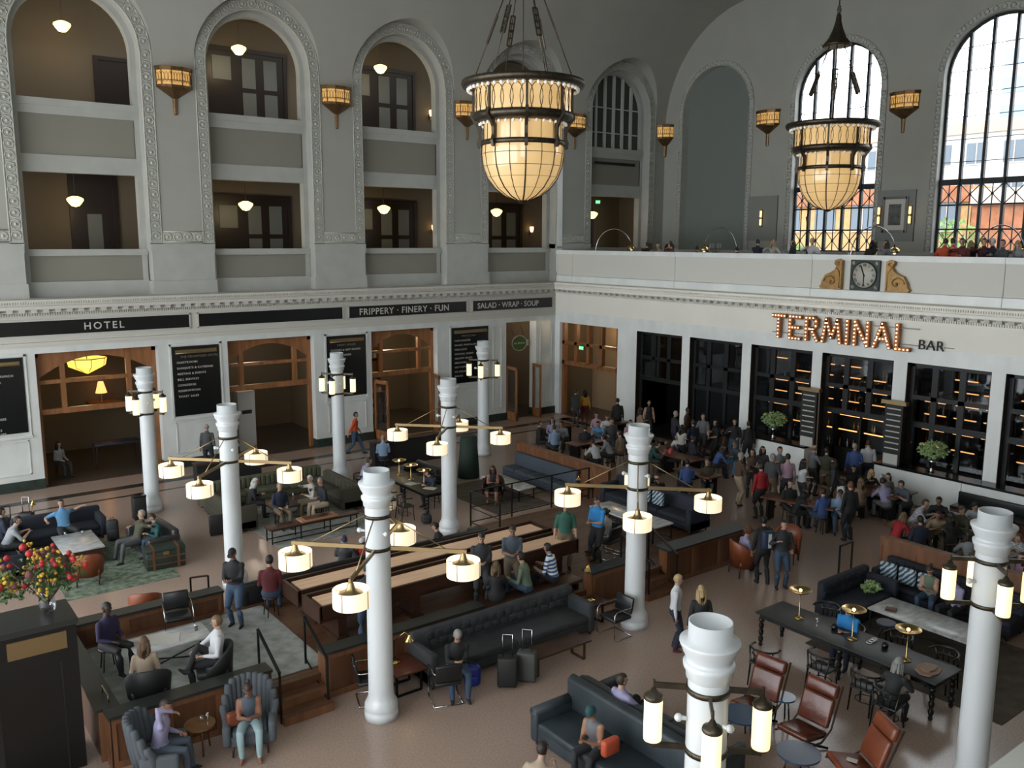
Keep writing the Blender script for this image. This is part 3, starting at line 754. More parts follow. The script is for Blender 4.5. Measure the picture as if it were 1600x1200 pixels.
# shelving full of goods inside the third shop, first room furniture
def goods_rack(lb, x0, x1, y, zs, seed):
    rng = random.Random(seed); t = thing('display_shelf', lb, 'shelf', ((x0+x1)/2, y, 0)); w_ = x1-x0
    b = MB(); b.b(-w_/2, w_/2, .28, .32, 0, zs[-1]+.5)
    b.b(-w_/2-.04, -w_/2, 0, .32, 0, zs[-1]+.5); b.b(w_/2, w_/2+.04, 0, .32, 0, zs[-1]+.5); b.build('carcass', oak_dark, t)
    for z in zs:
        s_ = MB(); s_.b(-w_/2, w_/2, 0, .28, z-.03, z); s_.build('shelf', oak_dark, t)
    cols = [mat('goods_%d' % i, c, .6) for i, c in enumerate([(.35,.3,.12), (.3,.08,.05), (.3,.32,.3), (.08,.12,.2), (.4,.35,.28), (.12,.2,.1)])]
    ms = []
    for mt in cols[:6]:
        q = MB(); q.b(-.05, .05, -.05, .05, 0, .2); q.b(-.03, .03, -.03, .03, .2, .24); ms.append(q.mesh('boxed_good', mt))
    for z in zs:
        x = -w_/2+.1
        while x < w_/2-.1:
            if rng.random() < .82:
                o = put('boxed_good', rng.choice(ms), None, ((x0+x1)/2+x, y+.13, z+.001)); o.scale = (1, 1, rng.uniform(.7, 1.3))
                tag(o, 'small packaged item on the shelves inside the third shop', 'goods', 'goods on the shop shelves')
            x += rng.uniform(.14, .2)
goods_rack('dark oak display shelf of goods at the back of the third shop', -10.4, -7.0, 4.9, [.5, 1.0, 1.5, 2.0, 2.75], 4)
goods_rack('lower oak display shelf in the middle of the third shop', -9.7, -8.0, 2.6, [.5, 1.0, 1.5], 9)
t = thing('ceiling_pendant', 'large lit faceted amber lantern hanging in the first shop opening', 'lamp', (-20.75, 1.35, 4.02))
b = MB(); b.lathe([(.001, -.42), (.25, -.3), (.62, -.12), (.68, .16), (.6, .16), (.001, .12)], n=8, sm=False); b.build('shade', mat('lantern_glass', (.7,.5,.15), .4, emis=1.5, ecol=(1,.62,.10)), t)
b = MB()
for k in range(8): a = 2*pi*k/8; b.tube([(.69*math.cos(a), .69*math.sin(a), .16), (.63*math.cos(a), .63*math.sin(a), -.12), (.25*math.cos(a), .25*math.sin(a), -.31)], .012, 4)
b.tube([(.69*math.cos(2*pi*k/8), .69*math.sin(2*pi*k/8), .17) for k in range(8)], .016, 4, closed=True); b.cyl(0, 0, .12, 2.15, .015, n=6); b.build('frame', bronze_dark, t)
t = thing('table_lamp', 'small glowing orange lamp at the back of the first shop', 'lamp', (-19.6, 4.9, 2.3))
b = MB(); b.lathe([(.1, .45), (.22, 0), (.2, 0), (.09, .45)], n=12); b.build('shade', mat('orange_shade', (.6,.25,.08), .5, emis=2, ecol=(1,.4,.12)), t)
b = MB(); b.cyl(0,0,-.3,.2,.03); b.cyl(0,0,-.35,-.3,.1); b.build('base', brass, t)
b = MB(); b.b(-20.1, -18.9, 4.7, 5.3, 1.85, 1.95); tag(b.build('wall_shelf', oak), 'oak wall shelf carrying the orange lamp in the first shop', 'shelf')
def simple_table(lb, loc, sx, sy, h, mt, mleg, rz=0, grp=None):
    t = thing('table', lb, 'table', loc, rz, grp); b = MB(); b.rb(0, 0, h-.025, sx, sy, .05, .01); b.build('tabletop', mt, t)
    for a in (-1, 1):
        for c_ in (-1, 1):
            b = MB(); b.c(a*(sx/2-.06), c_*(sy/2-.06), (h-.05)/2, .05, .05, h-.05); b.build('leg', mleg, t)
    return t
simple_table('dim dark blue desk inside the first shop opening', (-19.9, 1.7, 0), 1.6, .7, .95, mat('desk_blue', (.02,.03,.07), .4), dark_wood)
t = thing('wall_cabinet', 'white side panel with dark slot inside the second opening', 'cabinet', (-15.05, 1.2, 0))
b = MB(); b.b(-.35, .35, 0, .5, 0, 2.4); b.build('body', white_p, t); b = MB(); b.b(-.2, .2, -.03, 0, 1.5, 1.65); b.build('slot', blackmat, t)
def globe_pendant(loc, top, lb, grp='lit globe pendants'):
    t = thing('globe_pendant', lb, 'lamp', loc, 0, grp)
    b = MB(); b.lathe([(.001, -.2), (.13, -.17), (.22, -.06), (.28, .03), (.27, .09), (.17, .14), (.09, .17), (.001, .17)], n=16); b.build('globe', globe_m, t)
    b = MB(); b.cyl(0, 0, .15, .26, .07, .04, 8); b.cyl(0, 0, .2, top-loc[2], .012, n=5); b.cyl(0, 0, top-loc[2]-.05, top-loc[2], .07, n=8); b.build('rod', bronze_dark, t)
for k, cx in enumerate((-20.67, -14.53, -8.41)):
    globe_pendant((cx, 1.7, 15.55), 17.0, 'lit yellow globe pendant in the %s upper arch from the left' % ['first', 'second', 'third'][k])
for k, cx in enumerate((-20.67, -14.53, -8.38, -2.3, 3.85)):
    globe_pendant((cx, 1.7, 9.7), 10.85, 'lit yellow globe pendant in the %s lower gallery opening from the left' % ['first', 'second', 'third', 'fourth', 'fifth'][k])
globe_pendant((-9.1, 1.5, 4.05), 6.2, 'lit yellow globe pendant inside the third shop')
for x, z, lb in ((.96, 8.92, 'lit flame sconce on gallery wall seen behind the large chandelier base'), (-4.95, 8.93, 'lit flame sconce in the third lower gallery opening'), (-5.02, 14.15, 'lit flame sconce in the third upper arch')):
    t = thing('flame_sconce', lb, 'lamp', (x, 3.1, z)); b = MB(); b.lathe([(.05, -.12), (.09, 0), (.1, .14), (.07, .16), (.03, 0)], n=10); b.build('shade', warm_em, t)
    b = MB(); b.c(0, .1, -.15, .1, .12, .24); b.cyl(0, 0, -.2, -.12, .04); b.build('bracket', brass, t)
# small kitchen bar seen through the narrow opening: oval green sign, black pendants, white glow of a window
t = thing('hanging_sign', 'green oval hanging sign with pale rim at the narrow doorway', 'sign', (-2.0, .3, 3.55))
b = MB(); pts = [(.42*math.cos(2*pi*k/24), .34*math.sin(2*pi*k/24)) for k in range(24)]
b.prism(pts, 'y', -.03, .03); b.build('board', mat('sign_green', (.07,.14,.03), .5), t)
b = MB(); b.tube([(x*1.04, -.035, z*1.04) for x, z in pts], .02, 5, closed=True); b.prism([(.4, -.14), (.56, -.14), (.56, .14), (.4, .14)], 'y', -.03, .03); b.build('rim', letter_w, t)
text('lettering', 'the kitchen', .15, letter_w, t, TY(-.34, -.04, -.04), .003)
b = MB(); b.tube([(-.3, 0, .35), (-.3, .3, .8)], .012); b.tube([(.3, 0, .35), (.3, .3, .8)], .012); b.build('bracket', iron, t)
for k, (x, z) in enumerate(((-2.75, 4.15), (-1.95, 4.1), (-2.6, 3.2))):
    t = thing('dome_pendant', 'black dome pendant in the narrow doorway, %s' % ['upper left one', 'upper right one', 'lower one'][k], 'lamp', (x, 2.2+(.7 if k == 2 else 0), z))
    b = MB(); b.lathe([(.03, .2), (.1, .16), (.22, .02), (.24, 0), (.2, .01), (.001, .1)], n=14); b.build('shade', blackmat, t)
    b = MB(); b.cyl(0, 0, .18, 6.2-z, .01, n=5); b.build('cord', blackmat, t)
    b = MB(); b.lathe([(.001, .03), (.2, .03), (.2, .02), (.001, .02)], n=14); b.build('diffuser', mat('diffuser', (.8,.8,.75), .5, emis=.8), t)
t = thing('serving_counter', 'red fronted serving counter inside the narrow doorway', 'counter', (-2.2, 2.6, 0))
b = MB(); b.b(-.9, .9, 0, .6, 0, .95); b.build('front', mat('counter_red', (.2,.03,.02), .5), t); b = MB(); b.b(-.95, .95, -.05, .65, .95, 1.0); b.build('top', oak_dark, t)

# ================================================================== writing on the long wall
def frieze_sign(lb, x0, x1, body, size, tx, sp=1.0):
    t = thing('wall_sign', lb, 'sign', ((x0+x1)/2, -.03, 5.45)); w_ = (x1-x0)/2
    b = MB(); b.b(-w_, w_, -.02, .03, -.235, .235); b.build('panel', black, t)
    b = MB()
    for a in (-1, 1): b.b(-w_-.05, w_+.05, -.035, .02, a*.26-.025, a*.26+.025); b.b(a*(w_+.025)-.025, a*(w_+.025)+.025, -.035, .02, -.28, .28)
    b.build('frame', white_p, t)
    if body: text('lettering', body, size, letter_w, t, TY(tx-(x0+x1)/2, -.024, -size*.34), .006, sp=sp)
frieze_sign('long black wall sign lettered HOTEL', -24.0, -17.5, 'HOTEL', .34, -21.05, 1.35)
frieze_sign('blank glossy black wall sign between the lettered ones', -17.15, -11.35, None, 0, 0)
frieze_sign('black wall sign lettered FRIPPERY FINERY FUN', -11.05, -5.25, 'FRIPPERY \u00b7 FINERY \u00b7 FUN', .37, -10.6, 1.1)
frieze_sign('black wall sign lettered SALAD WRAP SOUP near the corner', -4.9, -.25, 'SALAD \u00b7 WRAP \u00b7 SOUP', .35, -4.65, 1.02)
def directory(lb, x0, x1, z0, head, lines, y0=3.95):
    t = thing('directory_board', lb, 'sign', ((x0+x1)/2, -.02, z0)); w_ = (x1-x0)/2; h = 4.52-z0
    b = MB(); b.b(-w_, w_, -.03, .02, 0, h); b.build('board', black, t)
    b = MB(); b.b(-w_+.1, w_-.1, -.09, -.03, h-.22, h-.12); b.tube([(-w_+.1, -.1, h-.24), (w_-.1, -.1, h-.24)], .02, 6); b.build('picture_light', brass, t)
    if head: text('heading', head, .115, letter_dim, t, TY(-w_+.28, -.034, h-.42), .002, sp=1.1)
    for k, (dz, s) in enumerate(lines): text('lettering', s, .105, letter_w, t, TY(-w_+.14, -.034, h-.42-dz), .002, sp=1.15)
directory('leftmost black directory board listing food and drink', -24.62, -22.98, 2.0, 'THE EATERY', [(.2, 'BREAKFAST \u00b7 BRUNCH'), (.4, 'ESPRESSO \u00b7 TEA'), (.6, 'COCKTAILS'), (.8, 'TAKE AWAY'), (1.62, 'SWEET PASTRIES'), (1.82, 'TEA'), (1.98, 'SANDWICHES'), (2.12, 'AND PRESERVES')])
directory('black directory board listing hotel services beside the HOTEL opening', -18.17, -16.47, 1.95, 'THE CRAWFORD HOTEL', [(.2, 'GUESTROOMS'), (.41, 'BANQUETS & CATERING'), (.62, 'MEETING & EVENTS'), (.83, 'BELL SERVICES'), (1.04, 'CONCIERGE'), (1.25, 'RESERVATIONS'), (1.46, 'TICKET SALES')])
directory('black directory board partly hidden behind the third lamp column', -12.07, -10.34, 2.0, '    FINERY HOUSE', [(.2, 'CLOTHES & GIFT GOODS'), (.41, '      FINE GOODS')])
directory('black directory board beside the narrow doorway near the corner', -6.04, -4.05, 2.0, '      THE KITCHEN', [(.2+.2*k, s) for k, s in enumerate(['CAFE COUNTER', 'SALADS, WRAPS & SOUPS', 'FRESH JUICE', 'SEASONAL GREENS', 'HEALTHY GRAINS', 'SMOOTHIES', 'HOT COFFEE', 'ICE CREAM', 'SNACKS'])])

# ================================================================== marquee sign, BAR sign, clock, scrolls
t = thing('marquee_sign', 'copper marquee letters TERMINAL outlined with glowing bulbs', 'sign', (-.2, -12.76, 4.93))
LET = {'T': ([[(0,1),(.62,1)],[(.31,1),(.31,0)]], .62), 'E': ([[(.05,1),(.05,0)],[(.05,1),(.55,1)],[(.05,.5),(.48,.5)],[(.05,0),(.55,0)]], .58),
 'R': ([[(.05,1),(.05,0)],[(.05,1),(.4,1),(.53,.87),(.53,.65),(.4,.5),(.05,.5)],[(.3,.5),(.6,0)]], .62), 'M': ([[(.0,0),(.16,1),(.42,.2),(.68,1),(.84,0)]], .84),
 'I': ([[(.06,1),(.06,0)]], .12), 'N': ([[(.05,0),(.05,1),(.62,0),(.62,1)]], .67), 'A': ([[(0,0),(.34,1),(.68,0)],[(.14,.36),(.54,.36)]], .68), 'L': ([[(.05,1),(.05,0),(.55,0)]], .56)}
Hh = .78; tot = sum(LET[c_][1] for c_ in 'TERMINAL'); gap = (5.25-tot*Hh*1.05)/7; yy = 0; bulb = MB()
for ch in 'TERMINAL':
    st, w_ = LET[ch]; l = MB(); bl = MB(); sx = Hh*1.05
    for poly in st:
        P3 = [Vector((0, -(yy+px_*sx), pz*Hh)) for px_, pz in poly]
        for p0, p1 in zip(P3[:-1], P3[1:]):
            d = (p1-p0).normalized()*.05; l.bar(p0-d, p1+d, .14, .13) if abs((p1-p0).normalized().z) < .99 else l.b(-.065, .065, p0.y-.07, p0.y+.07, min(p0.z,p1.z)-.05, max(p0.z,p1.z)+.05)
            L_ = (p1-p0).length; k = max(1, round(L_/.125))
            for q in range(k+1): p = p0.lerp(p1, q/k); bl.ball(-.085, p.y, p.z, .026, 6)
    lo = l.build('letter', copper_l, t); bo = bl.build('bulbs', bulb_hot, lo); bo['kind'] = 'stuff'
    yy += w_*sx+gap
b = MB(); 
for z in (.15, .68): b.tube([(.1, .1, z), (.1, -5.5, z)], .02, 6)
for y in (-.5, -2, -3.5, -5): b.tube([(.1, y, .15), (.2, y, .15)], .02); b.tube([(.1, y, .68), (.2, y, .68)], .02)
b.build('rail', white_p, t)
t = thing('bar_sign', 'thin black letters BAR after the marquee sign', 'sign', (-.12, -18.25, 4.98))
text('lettering', 'BAR', .46, blackmat, t, TX(0, 0, 0), .03, sp=1.05, off=-.012)
b = MB(); b.tube([(.05, .02, .12), (.05, -1.15, .12)], .012); b.tube([(.05, -.3, .12), (.12, -.3, .12)], .012); b.build('rail', white_p, t)
t = thing('wall_clock', 'square dark green clock with round cream face and Roman numerals', 'clock', (-.03, -16.2, 7.27))
b = MB(); b.c(0, 0, 0, .1, 1.06, 1.02); b.build('frame', clock_green, t)
b = MB(); b.lathe([(.001, 0), (.43, 0), (.43, .02), (.001, .03)], n=32, M4=Matrix.Translation((-.05, 0, 0)) @ Matrix.Rotation(-pi/2, 4, 'Y')); b.build('dial', clock_face, t)
b = MB(); b.tube([(-.075, .44*math.cos(2*pi*k/32), .44*math.sin(2*pi*k/32)) for k in range(32)], .02, 5, closed=True); b.build('bezel', clock_green, t)
for sy_ in (-1, 1):
    for sz_ in (-1, 1):
        b = MB(); b.tube([(-.055, sy_*.42+.05*math.cos(2*pi*k/10), sz_*.4+.05*math.sin(2*pi*k/10)) for k in range(10)], .012, 4, closed=True); b.ball(-.05, sy_*.42, sz_*.4, .03, 6); b.build('corner_rosette', clock_face, t)
for k, s in enumerate(['XII','I','II','III','IIII','V','VI','VII','VIII','IX','X','XI']):
    a = -2*pi*k/12; M_ = TX(-.083, 0, 0) @ Matrix.Rotation(a, 4, 'Z') @ Matrix.Translation((0, .30, 0)); text('numeral', s, .13, blackmat, t, M_, .002, 'CENTER', xs=.8)
b = MB(); b.bar((-.1, 0, .05), (-.1, 0, -.36), .03, .02); b.bar((-.1, -.02, -.05), (-.1, .13, .33), .045, .02); b.ball(-.1, 0, 0, .03); b.build('hands', blackmat, t)
def scroll(lb, y, s):
    t = thing('gilded_scroll', lb, 'ornament', (-.04, y, 6.76), 0, 'gilded scrolls flanking the clock')
    b = MB(); prof = [(0, 0), (.78, 0), (.85, .08), (.78, .14), (.74, .3), (.62, .5), (.42, .58), (.28, .66), (.2, .8), (.28, .9), (.26, 1.0), (.12, 1.04), (0, .98)]
    b.prism([(s*p_[0], p_[1]) for p_ in prof], 'x', -.12, .035); b.build('body', gold_paint, t)
    b = MB(); sp_ = [(-.13, s*(.40+(.27-.02*k)*math.cos(k*.5)), .27+(.23-.0165*k)*math.sin(k*.5)) for k in range(13)]; b.tube(sp_, .025, 5)
    b.tube([(-.13, s*(.15+(.12-.012*k)*math.cos(-k*.7)), .9+(.1-.01*k)*math.sin(-k*.7)) for k in range(9)], .02, 5)
    b.tube([(-.12, s*.06, .05), (-.12, s*.07, .6), (-.12, s*.2, .75)], .02, 5); b.ball(-.13, s*.4, .27, .05, 8); b.build('volute', gold_paint, t)
scroll('gilded scroll ornament left of the clock', -15.38, 1)
scroll('gilded scroll ornament right of the clock', -17.0, -1)

# ================================================================== bronze wall sconces
def sconce_proto():
    t = thing('wall_sconce', '', 'lamp')
    n = 5; A = [pi+pi*k/5 for k in range(6)]
    def hexr(r, z, d=.62): return [(r*math.cos(a)*1.0, r*math.sin(a)*d, z) for a in A]
    b = MB(); L_ = [hexr(.66, .02), hexr(.66, .0), hexr(.6, -.08), hexr(.6, -.62), hexr(.64, -.66), hexr(.1, -1.02), hexr(.1, -1.06)]
    L_ = [hexr(.6, -.08), hexr(.58, -.62)]
    vs = [p for r_ in L_ for p in r_]; b.add(vs, [(i, i+1, 6+i+1, 6+i) for i in range(5)], 0); b.build('glass_panel', amber_m, t)
    b = MB(); L_ = [hexr(.58, -.6), hexr(.63, -.66), hexr(.09, -1.02), hexr(.07, -1.55), hexr(.03, -1.58)]
    vs = [p for r_ in L_ for p in r_]; b.add(vs, [(j*6+i, j*6+i+1, (j+1)*6+i+1, (j+1)*6+i) for j in range(4) for i in range(5)], 0)
    tp = hexr(.66, .02)+hexr(.66, -.08)+hexr(.5, .02)
    b.add(tp, [(i, i+1, 6+i+1, 6+i) for i in range(5)]+[(i, 12+i, 13+i, i+1) for i in range(5)], 0)
    b.add(hexr(.62, -.6)+hexr(.62, -.68), [(i, i+1, 6+i+1, 6+i) for i in range(5)], 0)
    b.build('housing', bronze, t)
    fr = MB()
    for i in range(6): p = hexr(.605, -.08)[i]; q = hexr(.59, -.64)[i]; fr.tube([p, q], .02, 4)
    for i in range(5):
        p = Vector(hexr(.61, -.08)[i]); q = Vector(hexr(.61, -.08)[i+1]); m = max(1, int((q-p).length/.085))
        for k in range(m):
            c0 = p.lerp(q, (k+.5)/m); u = (q-p).normalized()*.05
            fr.tube([c0+u*math.cos(2*pi*j/8)+Vector((0, 0, -.26+.17*math.sin(2*pi*j/8))) for j in range(8)], .009, 3, closed=True)
        for z in (-.07, -.1, -.44, -.6): fr.bar(p+Vector((0,0,z+.08)), q+Vector((0,0,z+.08)), .03, .025)
    fr.build('grille', bronze, t)
    return t
sc = sconce_proto()
scp = [((-17.55, -.01, 14.27), 0, 'bronze half-hexagon wall sconce between the first and second arches'), ((-11.35, -.01, 14.27), 0, 'bronze half-hexagon wall sconce between the second and third arches'),
 ((-5.15, -.01, 14.27), 0, 'bronze half-hexagon wall sconce left of the large chandelier'), ((1.06, -.01, 14.27), 0, 'bronze half-hexagon wall sconce right of the large chandelier'),
 ((7.2, -.1, 14.25), R(-40), 'bronze half-hexagon wall sconce in the corner by the blind niche'), ((XE-.02, -6.42, 14.3), R(-90), 'bronze half-hexagon wall sconce between blind niche and first window'),
 ((XE-.02, -13.0, 14.3), R(-90), 'bronze half-hexagon wall sconce between the two tall windows')]
for i, (loc, rz, lb) in enumerate(scp):
    if i == 0: sc.location = loc; sc['label'] = lb; sc['group'] = 'bronze wall sconces'
    else: clone(sc, loc, rz, lb)

# ================================================================== chandeliers
def chandelier():
    t = thing('chandelier', '', 'chandelier', (0,0,0), 0, 'great hanging chandeliers')
    # local origin: centre of the top rim, z = 0
    b = MB(); b.lathe([(1.12, .04), (1.38, .04), (1.40, -.02), (1.36, -.10), (1.2, -.12), (1.14, -.02), (1.12, .04)], n=48); b.build('top_rim', bronze_dark, t)
    b = MB(); b.lathe([(1.1, -.1), (1.1, -.7)], n=48); b.lathe([(.88, -.88), (.88, -1.3)], n=48); 
    b.lathe([(.92, -1.36), (.93, -1.55), (.89, -1.82), (.79, -2.08), (.62, -2.3), (.40, -2.47), (.16, -2.57), (.001, -2.59)], n=48)
    b.lathe([(1.1, -.12), (.001, -.12)], n=24)
    b.build('glass_bowl', chand_m, t)
    b = MB(); b.lathe([(1.06, -.66), (1.13, -.66), (1.15, -.74), (1.1, -.82), (.95, -.86), (.84, -.86)], n=48); b.build('band', bronze_dark, t)
    b = MB(); b.lathe([(.88, -1.26), (.95, -1.26), (.97, -1.31), (.95, -1.37), (.9, -1.37)], n=48)
    b.build('band', bronze_dark, t); b = MB(); b.lathe([(.001, -2.65), (.08, -2.63), (.18, -2.55), (.16, -2.53)], n=16); b.build('finial', bronze_dark, t)
    b = MB()
    for k in range(48): a = 2*pi*k/48; b.ball(1.24*math.cos(a), 1.24*math.sin(a), -.15, .045, 6)
    for k in range(36): a = 2*pi*k/36; b.ball(.98*math.cos(a), .98*math.sin(a), -.9, .038, 6)
    o = b.build('bead_row', bulb_m, t); o['kind'] = 'stuff'
    for k in range(8):
        br = MB()
        a = 2*pi*k/8+.2; ca, sa = math.cos(a), math.sin(a); u = Vector((-sa, ca, 0))*.035
        prof = [(1.18, -.62), (1.2, -.76), (1.1, -.88), (1.02, -1.02), (1.01, -1.18), (1.05, -1.3), (1.03, -1.42), (.97, -1.44), (.94, -1.28), (.93, -.98), (.98, -.86), (1.08, -.62)]
        vs = [Vector((r_*ca, r_*sa, z))+u for r_, z in prof]+[Vector((r_*ca, r_*sa, z))-u for r_, z in prof]; n = len(prof)
        br.add(vs, [list(range(n)), list(range(n, 2*n))[::-1]]+[(i, (i+1) % n, n+(i+1) % n, n+i) for i in range(n)], 0)
        br.c(1.12*ca, 1.12*sa, -.42, .05, .05, .62, 0, a)
        br.build('bracket', bronze_dark, t)
    ld = MB()
    prof = [(.925, -1.36), (.935, -1.55), (.895, -1.82), (.795, -2.08), (.625, -2.3), (.405, -2.47), (.165, -2.575)]
    for k in range(16): a = 2*pi*k/16+.2; ld.tube([(r_*math.cos(a), r_*math.sin(a), z) for r_, z in prof], .018 if k % 2 == 0 else .010, 4)
    for r_, z in ((.932, -1.55), (.885, -1.82), (.79, -2.06), (.61, -2.3)): ld.tube([(r_*1.008*math.cos(2*pi*k/48), r_*1.008*math.sin(2*pi*k/48), z) for k in range(48)], .007, 3, closed=True)
    for k in range(16): a = 2*pi*k/16+.2; ld.tube([(.885*math.cos(a), .885*math.sin(a), -.86), (.885*math.cos(a), .885*math.sin(a), -1.3)], .009, 3)
    for k in range(32):       # interlaced ovals of the upper drum
        a = 2*pi*k/32
        pts = [(1.107*math.cos(a+.13*math.cos(2*pi*j/14)), 1.107*math.sin(a+.13*math.cos(2*pi*j/14)), -.43+.3*math.sin(2*pi*j/14)) for j in range(14)]; ld.tube(pts, .010, 3, closed=True)
    ld.build('leading', bronze_dark, t)
    rd = MB()
    for k in range(6):
        a = 2*pi*k/6+.3; p = Vector((1.15*math.cos(a), 1.15*math.sin(a), .02)); q = Vector((.2*math.cos(a), .2*math.sin(a), 2.45)); rd.tube([p, q], .012, 4)
        for f_ in (.42, .54):
            m_ = p.lerp(q, f_+.03*(k % 2)); d = (q-p).normalized(); s_ = Vector((-math.sin(a), math.cos(a), 0))*.05
            for s__ in (-1, 1): rd.bar(m_+s_*s__-d*.17, m_+s_*s__+d*.17, .025, .04)
            for e in (-.17, 0, .17): rd.bar(m_-s_+d*e, m_+s_+d*e, .03, .03)
    rd.cyl(0, 0, -.1, 2.4, .012, n=5)
    rd.lathe([(.001, 3.3), (.07, 3.23), (.09, 3.03), (.16, 2.8), (.27, 2.55), (.42, 2.38), (.43, 2.32), (.2, 2.34), (.001, 2.34)], n=20)
    for k in range(14):
        z = 3.38+k*.3; rd.tube([(.05*math.cos(2*pi*j/8)*(1 if k % 2 else .2), .05*math.cos(2*pi*j/8)*(.2 if k % 2 else 1), z+.14*math.sin(2*pi*j/8)) for j in range(8)], .02, 4, closed=True)
    rd.cyl(0, 0, 3.2, ZT-11.9, .014, n=5)
    rd.build('suspension', bronze_dark, t)
    return t
ch = chandelier(); ch.location = (-14.87, -16.47, 11.87); ch['label'] = 'large lit chandelier, the nearer one, hanging before the long wall'
clone(ch, (-2.6, -16.3, 11.95), .3, 'large lit chandelier, the further one, hanging before the tall window')

# ================================================================== white lamp columns
def column_mesh():
    b = MB(); b.lathe([(.001, 0), (.30, 0), (.305, .14), (.285, .16), (.30, .2), (.295, .28), (.255, .36), (.235, .4), (.222, .5), (.215, 3.0), (.212, 3.92)], n=32)
    return b.mesh('shaft', column_white)
def cap_mesh():
    b = MB(); b.lathe([(.212, 3.84), (.235, 3.86), (.24, 3.93), (.265, 3.97), (.272, 4.02), (.255, 4.035), (.235, 4.04), (.24, 4.08), (.28, 4.15), (.30, 4.21), (.315, 4.24), (.315, 4.265), (.23, 4.27), (.228, 4.47), (.214, 4.47), (.212, 4.2), (.001, 4.2)], 0, 0, .055, n=32)
    return b.mesh('capital', column_white)
def band_mesh(z):
    b = MB(); b.lathe([(.214, z-.03), (.228, z-.03), (.228, z+.03), (.214, z+.03)], n=32)
    for k in range(8): a = 2*pi*k/8; b.ball(.23*math.cos(a), .23*math.sin(a), z, .012, 5)
    return b
sh_me, cp_me = column_mesh(), cap_mesh()
kn = MB()
for k in range(3): a = 2*pi*k/3+.5; kn.tube([(.2*math.cos(a), .2*math.sin(a), 3.45), (.3*math.cos(a), .3*math.sin(a), 3.47)], [.02, .03], 8); kn.ball(.31*math.cos(a), .31*math.sin(a), 3.47, .045, 8)
kn_me = kn.mesh('spotlight', column_white)
def col_base(lb, loc, grp):
    t = thing('lamp_column', lb, 'column', loc, 0, grp, 'thing')
    put('shaft', sh_me, t); put('capital', cp_me, t); put('spotlight', kn_me, t); return t
def arm_column():
    t = col_base('', (0,0,0), 'white columns with drum lamps')
    b = band_mesh(3.15); b.build('collar', bronze_dark, t); b = band_mesh(3.73); b.build('collar', bronze_dark, t)
    for k in range(4):
        a = pi/4+pi/2*k; ca, sa = math.cos(a), math.sin(a); D = 1.5
        ar = MB(); ar.bar((.2*ca, .2*sa, 3.15), ((D+.06)*ca, (D+.06)*sa, 3.15), .035, .07); ar.tube([(.22*ca, .22*sa, 3.72), ((D-.3)*ca, (D-.3)*sa, 3.18)], .012, 5)
        ar.tube([(D*ca, D*sa, 3.2), (D*ca, D*sa, 3.02)], .018, 6); ao = ar.build('arm', brass, t)
        x, y = D*ca, D*sa
        s_ = MB(); s_.lathe([(.285, 2.9), (.29, 2.68)], x, y, .1, 28); s_.lathe([(.29, 2.9), (.29, 2.62)], x, y, .1, 28); d_ = s_.build('shade', shade_drum, t)
        i_ = MB(); i_.lathe([(.275, 2.9), (.275, 2.64)], x, y, .1, 28); i_.lathe([(.275, 2.64), (.001, 2.64)], x, y, .1, 28); i_.lathe([(.275, 2.9), (.29, 2.9)], x, y, .1, 28); i_.build('shade_lining', shade_in, d_)
        h_ = MB(); h_.lathe([(.03, 3.03), (.045, 3.0), (.06, 2.94), (.10, 2.86), (.19, 2.84), (.2, 2.82), (.001, 2.82)], x, y, .1, 20)
        for q in range(4):
            an = pi/2*q+.6; h_.tube([(x+.294*math.cos(an), y+.294*math.sin(an), 2.71), (x+.294*math.cos(an), y+.294*math.sin(an), 3.005)], .007, 4); h_.tube([(x, y, 2.94), (x+.29*math.cos(an), y+.29*math.sin(an), 2.94)], .006, 4)
        h_.build('cap', brass, d_)
    return t
def cyl_column():
    t = col_base('', (0,0,0), 'white columns with cylinder lamps')
    b = band_mesh(3.1); b.build('collar', bronze_dark, t); b = band_mesh(3.98-.2); b.build('collar', bronze_dark, t)
    for k in range(4):
        a = pi/4+pi/2*k; ca, sa = math.cos(a), math.sin(a); D = .56; x, y = D*ca, D*sa
        ar = MB()
        for z in (3.1, 3.78): ar.bar((.2*ca, .2*sa, z), (D*ca, D*sa, z), .03, .06)
        ar.cyl(x, y, 3.06, 3.84, .014, n=6); ar.build('bracket', bronze_dark, t)
        s_ = MB(); s_.lathe([(.001, 3.16), (.095, 3.16), (.098, 3.2), (.098, 3.62), (.09, 3.64), (.001, 3.64)], x, y, 0, 20); so_ = s_.build('shade', shade_cyl, t)
        h_ = MB(); h_.lathe([(.1, 3.62), (.105, 3.64), (.095, 3.67), (.05, 3.69), (.02, 3.75), (.001, 3.75)], x, y, 0, 18); h_.lathe([(.09, 3.17), (.09, 3.14), (.03, 3.12), (.02, 3.08)], x, y, 0, 14); h_.build('cap', bronze_dark, so_)
    return t
CX = (-20.45, -14.2, -7.95)
pa = arm_column(); pc = cyl_column()
aloc = [((-20.57, -19.78, 0), 'white drum lamp column at the near end of the shuffleboards'), ((-14.28, -19.8, 0), 'white drum lamp column beside the people at the platform steps'),
        ((-20.5, -12.3, 0), 'white drum lamp column behind the standing man in black cap'), ((-14.1, -12.1, 0), 'white drum lamp column beside the long table with brass lamps')]
cloc = [((-20.4, -4.8, 0), 'white cylinder lamp column in front of the HOTEL opening'), ((-14.05, -4.95, 0), 'white cylinder lamp column near the walking man in orange vest'), ((-7.85, -5.0, 0), 'white cylinder lamp column nearest the corner of the hall'),
        ((-20.72, -27.2, 0), 'large white cylinder lamp column at the bottom centre beside the velvet sofa'), ((-14.45, -27.2, 0), 'large white cylinder lamp column near the right edge beside the marble table')]
